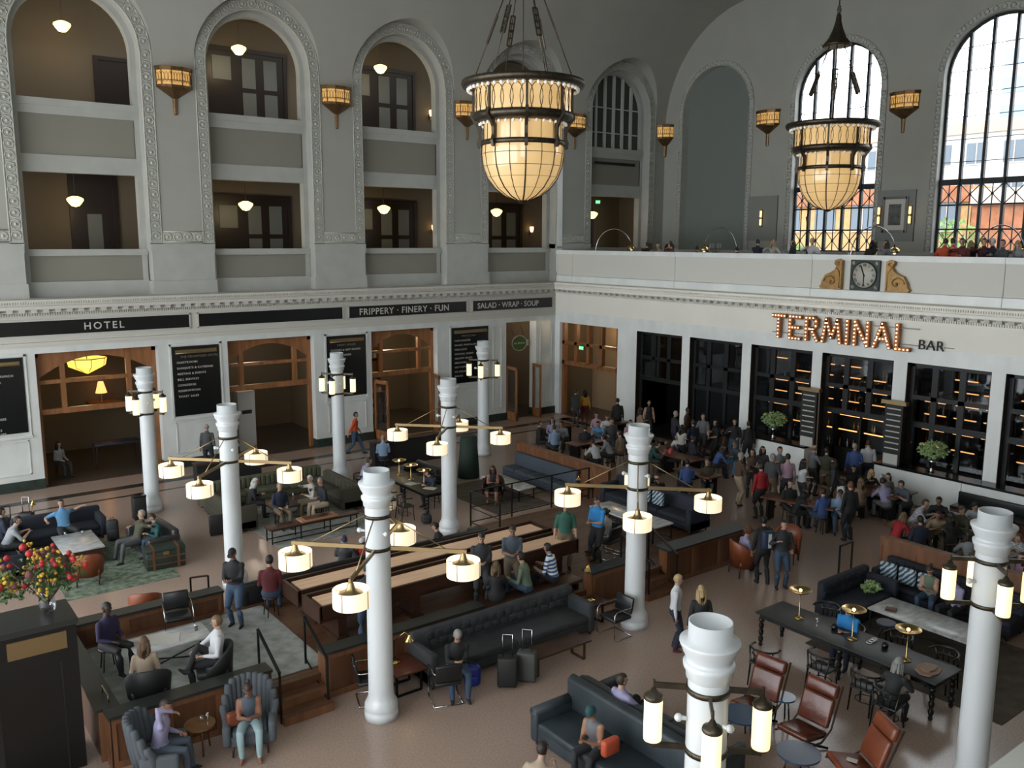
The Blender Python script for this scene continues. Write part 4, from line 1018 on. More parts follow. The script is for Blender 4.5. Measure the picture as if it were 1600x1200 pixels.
for i, (loc, lb) in enumerate(aloc):
    if i == 0: pa.location = loc; pa['label'] = lb
    else: clone(pa, loc, 0, lb)
for i, (loc, lb) in enumerate(cloc):
    if i == 0: pc.location = loc; pc['label'] = lb
    else: clone(pc, loc, 0, lb)

def lamp(name, loc, power, col, rad, parent=None):
    l = bpy.data.lights.new(name, 'POINT'); l.energy = power; l.color = col; l.shadow_soft_size = rad
    o = bpy.data.objects.new(name, l); COL.objects.link(o); o.location = loc; return o
lamp('shop_fill', (-20.7, 2.9, 3.4), 25, (1, .7, .35), .3); lamp('shop_fill', (-14.4, 2.8, 4.6), 90, (1, .85, .65), .3)  # point lights added to brighten the shop rooms and the passage
lamp('shop_fill', (-8.4, 2.0, 4.4), 170, (1, .8, .5), .3); lamp('shop_fill', (-2.2, 2.4, 4.4), 90, (1, .8, .6), .3)
lamp('shop_fill', (1.6, -2.2, 4.2), 60, (1, .72, .4), .3)
for x in (-20.7, -14.5, -8.4): lamp('gallery_light', (x, 1.8, 15.2), 26, (1, .75, .42), .2)
for x in (-20.7, -14.5, -8.4, -2.3, 3.8): lamp('gallery_light', (x, 1.8, 9.35), 20, (1, .75, .42), .2)
# ================================================================== raised platform with the shuffleboards
PZ = .45
fp = sroot('floor_platform')
X0, X1 = -24.8, -9.0
b = MB(); b.b(X0, X1, -18.5, -14.5, 0, PZ-.001); b.b(-14.0, X1, -14.5, -13.2, 0, PZ-.001); b.build('platform_body', oak_dark, fp)
pk = MB(); pk.b(-.5, .5, -.065, .065, 0, .012); pk_me = pk.mesh('floor_board', oak_floor)
rng = random.Random(2)
bb = MB()
for j in range(31):
    y = -18.43+j*.13; x = X0+rng.uniform(.1, 1)
    while x < X1-.1:
        L_ = min(rng.uniform(1.2, 2.4), X1-x); bb.b(x, x+L_-.006, y-.062, y+.062, PZ, PZ+.008+rng.uniform(0, .003)); x += L_
for j in range(10):
    y = -14.42+j*.13; x = -14.0
    while x < X1-.1: L_ = min(rng.uniform(1.2, 2.4), X1-x); bb.b(x, x+L_-.006, y-.062, y+.062, PZ, PZ+.008); x += L_
o = bb.build('floor_board', oak_floor, fp); o['kind'] = 'stuff'
def parapet(nm, x0, y0, x1, y1, top_w=.36, h=.92, face=-1):
    """low panelled wall between two plan points (axis aligned) with a dark top"""
    t = sroot(nm); hor = abs(y1-y0) < 1e-6; L_ = abs(x1-x0) if hor else abs(y1-y0)
    cx, cy = (x0+x1)/2, (y0+y1)/2
    t.location = (cx, cy, 0); t.rotation_euler = (0, 0, 0 if hor else pi/2)
    b = MB(); b.b(-L_/2, L_/2, -.12, .12, 0, h-.05); b.build('core', oak_dark, t)
    b = MB(); b.b(-L_/2-.03, L_/2+.03, -top_w/2, top_w/2, h-.05, h); b.build('top', counter_dark, t)
    n = max(1, round(L_/1.0)); w_ = L_/n
    q = MB(); q.b(-w_/2, w_/2, -.14, -.12, 0, .12); q.b(-w_/2, w_/2, -.14, -.12, h-.16, h-.05); q.b(-w_/2, -w_/2+.09, -.14, -.12, .12, h-.16); q.b(w_/2-.09, w_/2, -.14, -.12, .12, h-.16)
    me = q.mesh('wall_panel', oak_panel)
    for k in range(n): put('wall_panel', me, t, (-L_/2+w_*(k+.5), 0, 0))
    for s in (-1, 1): b = MB(); b.b(s*L_/2-.02, s*L_/2+.02, -.14, .14, 0, h-.05); b.build('end_post', oak_panel, t)
    return t
parapet('wall_platform_1', -24.8, -18.52, -22.15, -18.52); parapet('wall_platform_2', -21.1, -18.52, -17.55, -18.52); parapet('wall_platform_6', -14.5, -18.52, -13.15, -18.52); parapet('wall_platform_3', -12.0, -18.52, -9.0, -18.52, .5)
parapet('wall_platform_4', -24.75, -18.3, -24.75, -14.6); parapet('wall_platform_5', -24.6, -14.5, -21.6, -14.5)
for nm, x0, x1 in (('floor_steps_1', -22.1, -21.15), ('floor_steps_2', -13.1, -12.05)):
    t = sroot(nm)
    for k in range(2):
        s_ = MB(); s_.b(x0, x1, -19.1+.3*k, -18.5, 0 if k == 0 else .15, .15*(k+1)); s_.build('step', oak_panel, t)
        for j in range(2): e = MB(); e.b(x0, x1, -19.1+.3*k+.15*j, -19.1+.3*k+.15*j+.145, .15*(k+1), .15*(k+1)+.012); e.build('tread_board', oak_floor, t)
def rail(lb, pts, h=.95, mid=False, grip=None):
    t = thing('handrail', lb, 'railing', pts[0]); o = Vector(pts[0]); P_ = [Vector(p)-o for p in pts]
    for p in P_: b = MB(); b.c(p.x, p.y, p.z+h/2, .035, .035, h); b.build('post', iron, t)
    b = MB()
    for p, q in zip(P_[:-1], P_[1:]):
        b.bar(p+Vector((0,0,h)), q+Vector((0,0,h)), .05, .03); b.bar(p+Vector((0,0,.12)), q+Vector((0,0,.12)), .025, .025)
        if mid: b.bar(p+Vector((0,0,h*.55)), q+Vector((0,0,h*.55)), .02, .02)
    b.build('top_rail', grip or iron, t); return t
rail('iron handrail at the near steps beside the grey rug', [(-22.1, -18.95, .0), (-22.1, -18.0, PZ+.01)], .95)
rail('iron handrail beside the shuffleboard end and near steps', [(-21.2, -18.95, .0), (-21.2, -18.0, PZ+.01)], .95)
rail('iron handrail by the steps behind the second drum column', [(-13.05, -19.05, .0), (-13.05, -18.1, PZ+.01)], .95)
rail('iron handrail with bent grip right of the platform steps', [(-12.1, -19.05, .0), (-12.1, -18.1, PZ+.01)], .95)
rail('brown handrail loop behind the black and chrome chair', [(-22.1, -14.1, 0), (-21.75, -14.2, 0)], 1.15, grip=walnut)
rail('iron railing along the back of the platform', [(-14.05, -14.5, PZ), (-14.05, -13.12, PZ), (-12.6, -13.12, PZ), (-11.1, -13.12, PZ), (-9.6, -13.12, PZ)], 1.0, True)

def shuffleboard(lb, y, x0=-20.65, x1=-13.95):
    t = thing('shuffleboard_table', lb, 'game table', ((x0+x1)/2, y, PZ+.01), 0, 'shuffleboard tables'); L_ = x1-x0
    b = MB(); b.b(-L_/2, L_/2, -.38, .38, .48, .56)
    for s in (-1, 1): b.b(-L_/2, L_/2, s*.38-.03, s*.38+.03, .56, .82); b.b(s*L_/2-.03*1, s*L_/2+.03, -.41, .41, .48, .82)
    b.build('cabinet', walnut, t)
    b = MB(); b.b(-L_/2+.12, L_/2-.12, -.26, .26, .56, .78); b.build('playfield', maple, t)
    for x in (-L_/2+.5, -L_/6, L_/6, L_/2-.5):
        b = MB(); b.b(x-.09, x+.09, -.32, .32, 0, .48); b.b(x-.14, x+.14, -.36, .36, 0, .05); b.build('leg', walnut, t)
    return t
shuffleboard('long shuffleboard table with pale maple playfield, the far one', -16.1); shuffleboard('long shuffleboard table with pale maple playfield, the near one', -17.12)

def rug(nm, lb, x0, x1, y0, y1, z, m_):
    b = MB(); b.b(-(x1-x0)/2, (x1-x0)/2, -(y1-y0)/2, (y1-y0)/2, 0, .012); return tag(b.build(nm, m_, None, ((x0+x1)/2, (y0+y1)/2, z)), lb, 'rug')
rug('area_rug', 'pale grey worn rug on the raised platform', -24.4, -20.85, -18.2, -14.9, PZ+.012, rug_grey)
rug('area_rug', 'mottled green rug under the marble coffee table', -24.0, -21.4, -10.9, -6.9, .002, rug_green)
rug('area_rug', 'grey rug beneath the olive booth seating', -18.6, -15.3, -10.5, -6.6, .002, rug_grey)
rug('area_rug', 'brown rug below the marble table by the tufted sofa', -12.0, -8.6, -26.6, -22.6, .002, mat('rug_brown', (.09, .07, .05), .95, noise=(3, .3)))
rug('area_rug', 'dim brown rug beside the wooden booth partition', -12.0, -9.9, -11.6, -8.0, .002, mat('rug_brown', (.09, .07, .05)))

# ================================================================== seating
def legs4(t, sx, sy, h, mt, r=.022, z0=0):
    for a in (-1, 1):
        for c_ in (-1, 1):
            b = MB(); b.tube([(a*sx, c_*sy, z0+h), (a*sx*1.03, c_*sy*1.03, z0)], [r*1.2, r*.8], 6); b.build('leg', mt, t)
def sofa(lb, loc, rz, L, D=.9, sh=.42, bh=.84, m_=fab_char, arms=(1, 1), n=3, tuft=False, ah=None, lm=walnut, grp=None, roll=False, channels=False):
    t = thing('sofa', lb, 'sofa', loc, rz, grp); ah = ah or (bh-.12)
    b = MB(); b.rb(0, -.02, .10+(sh-.12-.10)/2+.02, L, D-.04, sh-.18, .03); b.build('base', m_, t)
    xa = -L/2+(.18 if arms[0] else 0); xb = L/2-(.18 if arms[1] else 0); w_ = (xb-xa)/n
    for k in range(n): b = MB(); b.rb(xa+w_*(k+.5), .08, sh-.06, w_-.012, D-.2, .15, .045); b.build('seat_cushion', m_, t)
    b = MB(); b.rb(0, -D/2+.11, (sh+bh)/2-.08, L-.02, .2, bh-sh+.22, .07)
    if roll: b.tube([(-L/2+.02, -D/2+.07, bh-.05), (L/2-.02, -D/2+.07, bh-.05)], .085, 10)
    if channels:
        k = int((xb-xa)/.16)
        for q in range(k): b.rb(xa+(q+.5)*(xb-xa)/k, -D/2+.21, (sh+bh)/2, (xb-xa)/k-.01, .09, bh-sh-.02, .035)
    b.build('backrest', m_, t)
    if tuft:
        tb = MB(); rows_ = 2
        for r_ in range(rows_):
            k = int((xb-xa)/.22)
            for q in range(k): tb.ball(xa+(q+.5+.5*(r_ % 2))*(xb-xa)/(k+.5), -D/2+.215, sh+.16+r_*.17, .022, 6)
        o = tb.build('buttons', m_, t); o['kind'] = 'stuff'
        q_ = MB()
        for r_ in range(2):
            k = int((xb-xa)/.22); 
            for q in range(k): q_.rb(xa+(q+.5+.5*((r_+1) % 2))*(xb-xa)/(k+.5), -D/2+.2, sh+.16+r_*.17, .19, .06, .15, .03)
        q_.build('tufting', m_, t)
    for s, on in zip((-1, 1), arms):
        if on:
            b = MB(); b.rb(s*(L/2-.09), 0, .08+(ah-.08)/2, .18, D, ah-.08, .05)
            if roll: b.tube([(s*(L/2-.08), -D/2+.03, ah-.03), (s*(L/2-.08), D/2-.02, ah-.03)], .10, 10)
            b.build('arm', m_, t)
    legs4(t, L/2-.12, D/2-.1, .1, lm, .025); return t
HD = lambda d: R(d-90)
sofa('long charcoal tufted sofa in front of the platform panels', (-17.35, -19.17, 0), HD(-90), 4.15, .92, .43, .86, fab_char, (1, 1), 2, True, .72)
sofa('navy sofa under the man in bright blue tee', (-23.3, -6.25, 0), HD(-90), 2.3, .9, .4, .76, fab_navy, (1, 1), 2)
sofa('navy sofa at the left edge with two men', (-24.95, -7.9, 0), HD(0), 1.8, .85, .4, .76, fab_navy, (1, 1), 2)
sofa('dark leather sofa with the older couple beside green trunk', (-21.45, -8.75, 0), HD(185), 1.7, .85, .4, .78, mat('leather_green_black', (.03, .03, .028), .35), (1, 1), 2)
sofa('black leather bench sofa with lounging people behind the shuffleboards', (-17.9, -14.35, 0), HD(90), 6.6, .75, .42, .92, leather_black, (1, 1), 4)
# olive booth in a U
sofa('olive green booth, long back section', (-17.1, -5.75, 0), HD(-90), 4.1, .8, .43, .78, fab_olive, (0, 0), 3, ah=.7, channels=True)
sofa('olive green booth, section beside the black case', (-18.85, -7.4, 0), HD(0), 2.5, .75, .43, .78, fab_olive_d, (0, 1), 2, ah=.78, channels=True)
sofa('olive green booth, section below the third cylinder column', (-15.4, -7.4, 0), HD(180), 2.5, .75, .43, .78, fab_olive_d, (1, 0), 2, ah=.78, channels=True)
# velvet sofas back to back, bottom centre
sofa('teal velvet sofa under the woman in teal beanie', (-18.5, -23.5, 0), HD(180), 2.9, 1.0, .44, .95, fab_blue, (1, 1), 2, ah=.62, roll=True)
sofa('dark velvet sofa backing onto the teal one', (-17.45, -23.5, 0), HD(0), 2.9, .95, .42, .86, fab_blue, (1, 1), 2, ah=.6, roll=True)
# sofas right
sofa('dark blue sofa arm section facing the marble table', (-9.75, -22.4, 0), HD(-90), 1.9, .95, .42, .84, fab_navy, (1, 0), 2, tuft=True)
sofa('blue tufted sofa against the wooden partition', (-8.15, -23.6, 0), HD(180), 3.2, .85, .42, .84, fab_navy, (0, 1), 3, tuft=True)
sofa('slate blue bench seat against the far wooden partition', (-8.95, -9.9, 0), HD(180), 3.4, .75, .42, .86, fab_slate, (0, 0), 5)
sofa('navy leather sofa with patterned cushions on the platform', (-9.35, -15.6, PZ+.01), HD(180), 3.6, .85, .42, .82, fab_navy, (1, 1), 3)
sofa('dark sofa in the dim corner behind the platform railing', (-12.2, -7.6, 0), HD(180), 1.8, .8, .42, .74, leather_black, (1, 1), 2)
# patterned cushions
pat = bpy.data.materials.new('cushion_pattern'); pat.use_nodes = True; nt = pat.node_tree; ck = nt.nodes.new('ShaderNodeTexWave'); ck.inputs['Scale'].default_value = 5; ck.wave_type = 'BANDS'; ck.bands_direction = 'DIAGONAL'; ck.inputs['Distortion'].default_value = 3
rp = nt.nodes.new('ShaderNodeValToRGB'); rp.color_ramp.interpolation = 'CONSTANT'; rp.color_ramp.elements[1].position = .55; rp.color_ramp.elements[0].color = (.02, .05, .08, 1); rp.color_ramp.elements[1].color = (.35, .42, .46, 1)
tc = nt.nodes.new('ShaderNodeTexCoord'); nt.links.new(tc.outputs['Object'], ck.inputs[0]); nt.links.new(ck.outputs['Color'], rp.inputs[0]); nt.links.new(rp.outputs[0], nt.nodes['Principled BSDF'].inputs[0])
cu_ = MB(); cu_.rb(0, 0, .2, .42, .13, .4, .06, 3); cume = cu_.mesh('cushion', pat)
for k, (x, y, z, rz, lb) in enumerate([(-8.4, -22.35, .5, HD(180), 'blue and white patterned cushion on the tufted sofa, nearest the corner'), (-8.4, -22.82, .5, HD(180), 'blue and white patterned cushion on the tufted sofa, second from corner'), (-8.4, -23.28, .5, HD(180), 'blue and white patterned cushion on the tufted sofa, beside the woman'),
        (-9.55, -15.0, PZ+.5, HD(180), 'patterned cushion on the navy platform sofa, further one'), (-9.55, -15.5, PZ+.5, HD(180), 'patterned cushion on the navy platform sofa, middle one'), (-9.55, -16.0, PZ+.5, HD(180), 'patterned cushion on the navy platform sofa, nearer one')]):
    o = put('cushion', cume, None, (x, y, z), rz); tag(o, lb, 'cushion', 'patterned sofa cushions')

def wing_chair(lb, loc, rz):
    t = thing('wing_armchair', lb, 'armchair', loc, rz, 'grey channel-back armchairs')
    b = MB(); b.rb(0, .05, .3, .66, .62, .2, .05); b.build('base', fab_grey, t)
    b = MB(); b.rb(0, .08, .42, .56, .56, .14, .05, 3); b.build('seat_cushion', fab_grey, t)
    n = 13; b = MB()
    for k in range(n):
        a = R(-80+160*k/(n-1)); q_ = abs(k-6)/6; h = 1.15-.05*q_-.3*max(0, q_-.6)/.4
        x = .40*math.sin(a); y = .10-.44*math.cos(a)
        b.tube([(x*.92, y+.04, .34), (x, y, .62), (x*1.06, y-.05, h-.1), (x*1.07, y-.06, h-.03)], [.055, .062, .064, .05], 8)
    b.build('backrest', fab_grey, t)
    for s in (-1, 1): b = MB(); b.rb(s*.36, .12, .42, .13, .58, .36, .055, 3); b.build('arm', fab_grey, t)
    legs4(t, .27, .27, .2, walnut, .02); return t
wing_chair('grey channel-back armchair under the man in white shirt', (-24.3, -19.3, 0), HD(-25)); wing_chair('grey channel-back armchair under the woman in mint trousers', (-22.78, -19.3, 0), HD(-112))
def barrel_chair(lb, loc, rz, m_, h=.86, grp='leather barrel chairs'):
    t = thing('barrel_armchair', lb, 'armchair', loc, rz, grp)
    b = MB(); b.rb(0, .04, .36, .56, .54, .14, .05, 3); b.build('seat_cushion', m_, t)
    vs = []; n = 14
    for k in range(n+1):
        a = R(-105+210*k/n); c_ = math.cos(a); top = h-.26*(1-max(0, c_))**1.4
        for r_, z in ((.33, .26), (.36, top-.02), (.345, top), (.30, top-.02), (.27, .3)): vs.append((r_*math.sin(a)*1.05, .05-r_*c_*1.1, z))
    fs = [(k*5+j, (k+1)*5+j, (k+1)*5+j+1, k*5+j+1) for k in range(n) for j in range(4)]+[(k*5+4, (k+1)*5+4, (k+1)*5, k*5) for k in range(n)]
    fs += [(0, 1, 2, 3, 4), tuple(n*5+j for j in (4, 3, 2, 1, 0))]
    b = MB(); b.add(vs, fs, 0, True); b.build('shell', m_, t)
    legs4(t, .24, .22, .3, walnut, .018); return t
barrel_chair('tan leather barrel chair by the marble table, seen from behind', (-23.35, -10.05, 0), HD(75), leather_tan)
barrel_chair('tan leather barrel chair beyond the platform corner', (-22.85, -13.35, 0), HD(70), leather_tan)
barrel_chair('tan leather armchair under the curly haired woman', (-9.65, -19.3, 0), HD(-25), leather_tan, .95)
barrel_chair('tan leather armchair right of the men with backpack', (-8.2, -19.4, 0), HD(200), leather_tan, .95)
barrel_chair('black upholstered armchair of the man in white shirt', (-22.3, -17.35, PZ+.022), HD(165), blackmat, .82, 'black armchairs')
barrel_chair('black upholstered armchair of the long haired woman', (-23.45, -17.75, PZ+.022), HD(85), blackmat, .82, 'black armchairs')
barrel_chair('dark red armchair in the dim area behind the railing', (-11.3, -9.3, 0), HD(200), mat('leather_oxblood', (.04, .012, .01), .4), .85)

def cantilever(lb, loc, rz):
    t = thing('cantilever_chair', lb, 'chair', loc, rz, 'black and chrome cantilever chairs')
    b = MB()
    for s in (-1, 1): b.tube([(s*.27, -.24, .015), (s*.27, .2, .015), (s*.27, .27, .06), (s*.27, .29, .4), (s*.27, .27, .6), (s*.27, .2, .655), (s*.27, -.2, .655), (s*.24, -.27, .66)], .013, 7)
    b.tube([(-.27, -.24, .015), (.27, -.24, .015)], .013, 7); b.build('frame', chrome, t)
    b = MB(); b.rb(0, 0, .43, .5, .5, .08, .03); b.build('seat', leather_black, t)
    b = MB(); b.rb(0, -.27, .66, .5, .07, .36, .03, rx=R(12)); b.build('backrest', leather_black, t); return t
cantilever('black chrome chair in front of man with phone', (-19.35, -20.0, 0), HD(70))
cantilever('black chrome chair left of the foreground drum column', (-20.45, -19.15, 0), HD(-20))
cantilever('black chrome chair beside the second drum column foot', (-14.95, -19.9, 0), HD(180))
cantilever('black chrome chair behind the platform coffee table', (-22.75, -15.35, PZ+.022), HD(-100))
cantilever('black chrome chair before the white platform table', (-12.0, -16.9, PZ+.01), HD(10))
cantilever('black chrome chair under the woman with white sling', (-12.9, -15.4, PZ+.01), HD(200))
def bentwood(lb, loc, rz, grp='black bentwood chairs'):
    t = thing('bentwood_chair', lb, 'chair', loc, rz, grp)
    b = MB(); b.rb(0, 0, .455, .44, .42, .04, .02); b.build('seat', leather_black, t)
    for a in (-1, 1):
        b = MB(); b.tube([(a*.18, .17, .44), (a*.2, .2, 0)], [.02, .014], 6); b.build('leg', black, t)
        b = MB(); b.tube([(a*.24, -.14, .76), (a*.19, -.18, .44), (a*.2, -.24, 0)], [.016, .02, .014], 6); b.build('leg', black, t)
    b = MB(); pts = [(.27*math.sin(R(q)), .02-.27*math.cos(R(q)), .76-.03*abs(q)/100) for q in range(-110, 111, 22)]; b.tube(pts, .026, 6, flat=.7); b.build('back_rail', black, t)
    b = MB(); pts = [(.235*math.sin(R(q)), .02-.235*math.cos(R(q)), .62) for q in range(-60, 61, 20)]; b.tube(pts, .014, 5)
    b.tube([(0, -.2, .46), (0, -.24, .76)], .01, 4); b.tube([(-.1, -.2, .46), (-.12, -.22, .76)], .01, 4); b.tube([(.1, -.2, .46), (.12, -.22, .76)], .01, 4)
    pts = [(.19*math.cos(q*pi/4), .17*math.sin(q*pi/4), .2) for q in range(8)]; b.tube(pts, .009, 4, closed=True); b.build('spindles', black, t); return t
c0 = bentwood('black bentwood chair with blue cloth at the near table end', (-14.15, -23.15, 0), HD(10))
for loc, rz, lb in [((-13.45, -23.95, 0), HD(0), 'black bentwood chair at the long table, camera side, second from the far end'), ((-13.45, -24.85, 0), HD(3), 'black bentwood chair at the long table, camera side, third from the far end'),
    ((-13.5, -25.55, 0), HD(5), 'black bentwood chair under the grey haired woman'), ((-11.5, -22.75, 0), HD(180), 'black bentwood chair beyond the long table beside the first lamp'),
    ((-11.55, -23.55, 0), HD(178), 'black bentwood chair under the bending man in blue'), ((-11.6, -24.4, 0), HD(183), 'black bentwood chair beyond the long table by the third lamp'), ((-11.6, -25.3, 0), HD(178), 'black bentwood chair beyond the long table at its near end'),
    ((-14.75, -7.95, 0), HD(5), 'bentwood chair under the person in lavender shirt'), ((-14.6, -9.5, 0), HD(0), 'bentwood chair at the far table behind the foreground capital'), ((-14.55, -10.35, 0), HD(0), 'bentwood chair at the near end of the far table'),
    ((-12.35, -9.5, 0), HD(180), 'bentwood chair under the laptop worker at the far table'), ((-12.4, -8.2, 0), HD(180), 'empty bentwood chair beyond the far table')]: clone(c0, loc, rz, lb)
def recliner(lb, loc, rz, m_):
    t = thing('recliner_chair', lb, 'armchair', loc, rz, 'leather lounge recliners')
    b = MB(); b.rb(0, .18, .38, .6, .6, .11, .05, 3, rx=R(10)); b.build('seat_cushion', m_, t)
    b = MB(); b.rb(0, -.2, .66, .58, .1, .5, .045, 3, rx=R(20)); b.build('backrest', m_, t)
    b = MB(); b.rb(0, -.345, 1.0, .6, .13, .24, .06, 3, rx=R(20)); b.build('headrest', m_, t)
    b = MB()
    for s in (-1, 1): b.tube([(s*.32, .45, .34), (s*.32, .1, .28), (s*.32, -.16, .42), (s*.32, -.44, 1.1)], .018, 6)
    b.build('frame', walnut, t)
    b = MB(); b.cyl(0, 0, .05, .33, .035, n=8)
    for k in range(4): a = pi/4+pi/2*k; b.tube([(0, 0, .08), (.34*math.cos(a), .34*math.sin(a), .02)], [.03, .018], 6)
    b.build('swivel_base', black, t); return t
recliner('brown leather recliner nearest the bottom centre column', (-15.35, -23.95, 0), HD(185), leather_brown)
recliner('brown leather recliner, the middle one of three', (-15.35, -24.95, 0), HD(180), leather_brown)
recliner('rust leather recliner with white card on its seat', (-15.6, -26.1, 0), HD(150), leather_rust)

# ================================================================== tables
def turned_leg(b, x, y, h):
    b.lathe([(.001, 0), (.03, 0), (.045, .04), (.03, .08), (.05, .13), (.055, .18), (.03, .22), (.05, .28), (.055, .33), (.032, .37), (.052, .43), (.055, .47), (.03, .52), (.06, .56), (.06, h), (.001, h)], x, y, 0, 10)
def long_table(lb, x0, x1, y0, y1):
    t = thing('long_table', lb, 'table', ((x0+x1)/2, (y0+y1)/2, 0), 0, 'long black tables with turned legs'); sx = x1-x0; sy = y1-y0
    b = MB(); b.rb(0, 0, .735, sx, sy, .035, .01); b.build('tabletop', counter_dark, t)
    b = MB(); 
    for s in (-1, 1): b.b(s*(sx/2-.08)-.015, s*(sx/2-.08)+.015, -sy/2+.08, sy/2-.08, .62, .718); b.b(-sx/2+.08, sx/2-.08, s*(sy/2-.08)-.015, s*(sy/2-.08)+.015, .62, .718)
    b.build('apron', black, t)
    for x in (-sx/2+.1, sx/2-.1):
        for y in (-sy/2+.1, 0, sy/2-.1): b = MB(); turned_leg(b, x, y, .62); b.build('leg', black, t)
    return t
long_table('long black table with three brass lamps, lower right', -12.95, -12.02, -25.85, -22.0)
long_table('long black table with three brass lamps and papers, centre left', -13.95, -13.05, -10.6, -7.6)
def brass_lamp(lb, loc, h=.62, grp='brass disc lamps on the long tables'):
    t = thing('brass_table_lamp', lb, 'lamp', loc, 0, grp)
    b = MB(); b.lathe([(.001, 0), (.1, 0), (.1, .018), (.03, .03), (.008, .05), (.008, h-.06)], n=16); b.build('base', brass_br, t)
    b = MB(); b.lathe([(.06, h-.08), (.17, h-.05), (.235, h), (.225, h), (.16, h-.03), (.05, h-.055)], n=24); b.build('shade', brass_br, t)
    b = MB(); b.ball(0, 0, h-.02, .035, 8); b.build('bulb', warm_em, t); return t
for k, y in enumerate((-22.75, -23.95, -25.05)): brass_lamp('brass disc lamp on the lower right table, %s' % ['furthest', 'middle one', 'nearest'][k], (-12.5, y, .754))
for k, y in enumerate((-8.1, -8.85, -9.65)): brass_lamp('brass disc lamp on the centre left table, %s' % ['furthest', 'middle one', 'nearest'][k], (-13.45, y, .754), .5)
def slab_table(lb, x0, x1, y0, y1, z, h, top, legm, style='legs', rz=0, grp=None):
    t = thing('coffee_table', lb, 'table', ((x0+x1)/2, (y0+y1)/2, z), rz, grp); sx = x1-x0; sy = y1-y0
    b = MB(); b.rb(0, 0, h-.022, sx, sy, .044, .008); b.build('tabletop', top, t)
    if style == 'box': b = MB(); b.b(-sx/2+.05, sx/2-.05, -sy/2+.05, sy/2-.05, 0.02, h-.046); b.build('cabinet', walnut, t)
    elif style == 'loop':
        for s in (-1, 1):
            b = MB(); 
            p = ([(s*(sx/2-.15), -sy/2+.06, h-.05), (s*(sx/2-.15), -sy/2+.06, .02), (s*(sx/2-.15), sy/2-.06, .02), (s*(sx/2-.15), sy/2-.06, h-.05)] if sx > sy else [(-sx/2+.06, s*(sy/2-.15), h-.05), (-sx/2+.06, s*(sy/2-.15), .02), (sx/2-.06, s*(sy/2-.15), .02), (sx/2-.06, s*(sy/2-.15), h-.05)])
            for a, c_ in zip(p[:-1], p[1:]): b.bar(a, c_, .045, .03)
            b.build('leg', legm, t)
    else:
        for a in (-1, 1):
            for c_ in (-1, 1): b = MB(); b.c(a*(sx/2-.05), c_*(sy/2-.05), (h-.044)/2, .03, .03, h-.044); b.build('leg', legm, t)
        b = MB(); b.bar((-sx/2+.05, -sy/2+.05, .06), (sx/2-.05, sy/2-.05, .06), .02, .02); b.bar((sx/2-.05, -sy/2+.05, .06), (-sx/2+.05, sy/2-.05, .06), .02, .02); b.build('stretcher', legm, t)
    return t
slab_table('marble topped coffee table on the green rug', -23.68, -22.68, -8.85, -7.25, .015, .48, marble_top, walnut, 'box')
slab_table('pale marble table on thin legs by the tufted sofa', -10.35, -9.4, -25.35, -23.0, .015, .5, marble_top, bronze_dark)
slab_table('long low walnut table on loop legs before the tufted sofa', -17.6, -16.1, -20.42, -19.92, 0, .42, walnut, walnut, 'loop')
slab_table('walnut coffee table between the people in the olive booth', -17.9, -16.3, -8.4, -7.3, .015, .45, walnut, iron)
slab_table('white topped low table among the platform armchairs', -23.9, -22.5, -16.75, -16.0, PZ+.025, .46, marble_top, iron)
slab_table('white topped table before the navy platform sofa', -11.1, -10.3, -17.3, -14.8, PZ+.012, .46, marble_top, iron)
slab_table('pale low table before the slate bench seat', -10.7, -10.0, -11.0, -8.9, .015, .42, marble_top, iron)
slab_table('reddish walnut side table between foreground column and charcoal sofa', -20.1, -19.45, -19.55, -18.8, 0, .5, walnut_red, iron, 'loop')
slab_table('walnut side table at the right end of the charcoal sofa', -15.2, -14.6, -19.35, -18.8, 0, .5, walnut, iron, 'loop')
def round_table(lb, loc, r, h, top, legm, grp=None):
    t = thing('side_table', lb, 'table', loc, 0, grp); b = MB(); b.lathe([(.001, h-.03), (r, h-.03), (r, h), (.001, h)], n=28, sm=False); b.build('tabletop', top, t)
    for k in range(3): a = 2*pi*k/3+.4; b = MB(); b.tube([(r*.5*math.cos(a), r*.5*math.sin(a), h-.03), (r*.75*math.cos(a), r*.75*math.sin(a), 0)], .015, 6); b.build('leg', legm, t)
    return t
oak_top = mat('oak_top', (.23, .12, .05), .35, noise=(5, .2))
round_table('round wooden side table between the two grey armchairs', (-23.5, -18.95, 0), .25, .5, oak_top, oak_dark)
for p, lb in ((at(1160, 1115, .5), 'round dark blue side table beside the bottom column'), (at(1248, 1175, .5), 'round dark blue side table between the recliners'), (at(1225, 1088, .5), 'small round blue table with glasses behind the recliners'), (at(1385, 972, .5), 'small round table edge behind the brass lamp')):
    round_table(lb, (p.x, p.y, 0), .34 if 'dark blue' in lb else .2, .5, blue_top, black, 'small round blue tables')
t = thing('bench', 'long low walnut bench with iron frame before the olive booth', 'bench', (-17.35, -9.9, .015))
b = MB(); b.rb(0, 0, .42, 2.75, .48, .04, .008); b.build('seat', walnut, t)
b = MB()
for x in (-1.3, -.45, .45, 1.3):
    for y in (-.2, .2): b.bar((x, y, 0), (x, y, .4), .03, .03)
for y in (-.2, .2): b.bar((-1.3, y, .05), (1.3, y, .05), .025, .025); b.bar((-1.3, y, .39), (1.3, y, .39), .025, .025)
b.build('frame', iron, t)
b = MB(); b.rb(0, 0, 0, 1.15, .46, .06, .02); tag(b.build('leather_pad', mat('leather_pale', (.36, .19, .10), .5), None, (-17.2, -9.9, .487)), 'pale tan leather pad strapped on the walnut bench', 'cushion')
b = MB(); b.b(-.42, .42, -.15, .15, 0, .006); b.build('inset', leather_brown, bpy.data.objects['leather_pad'], (0, 0, .03))

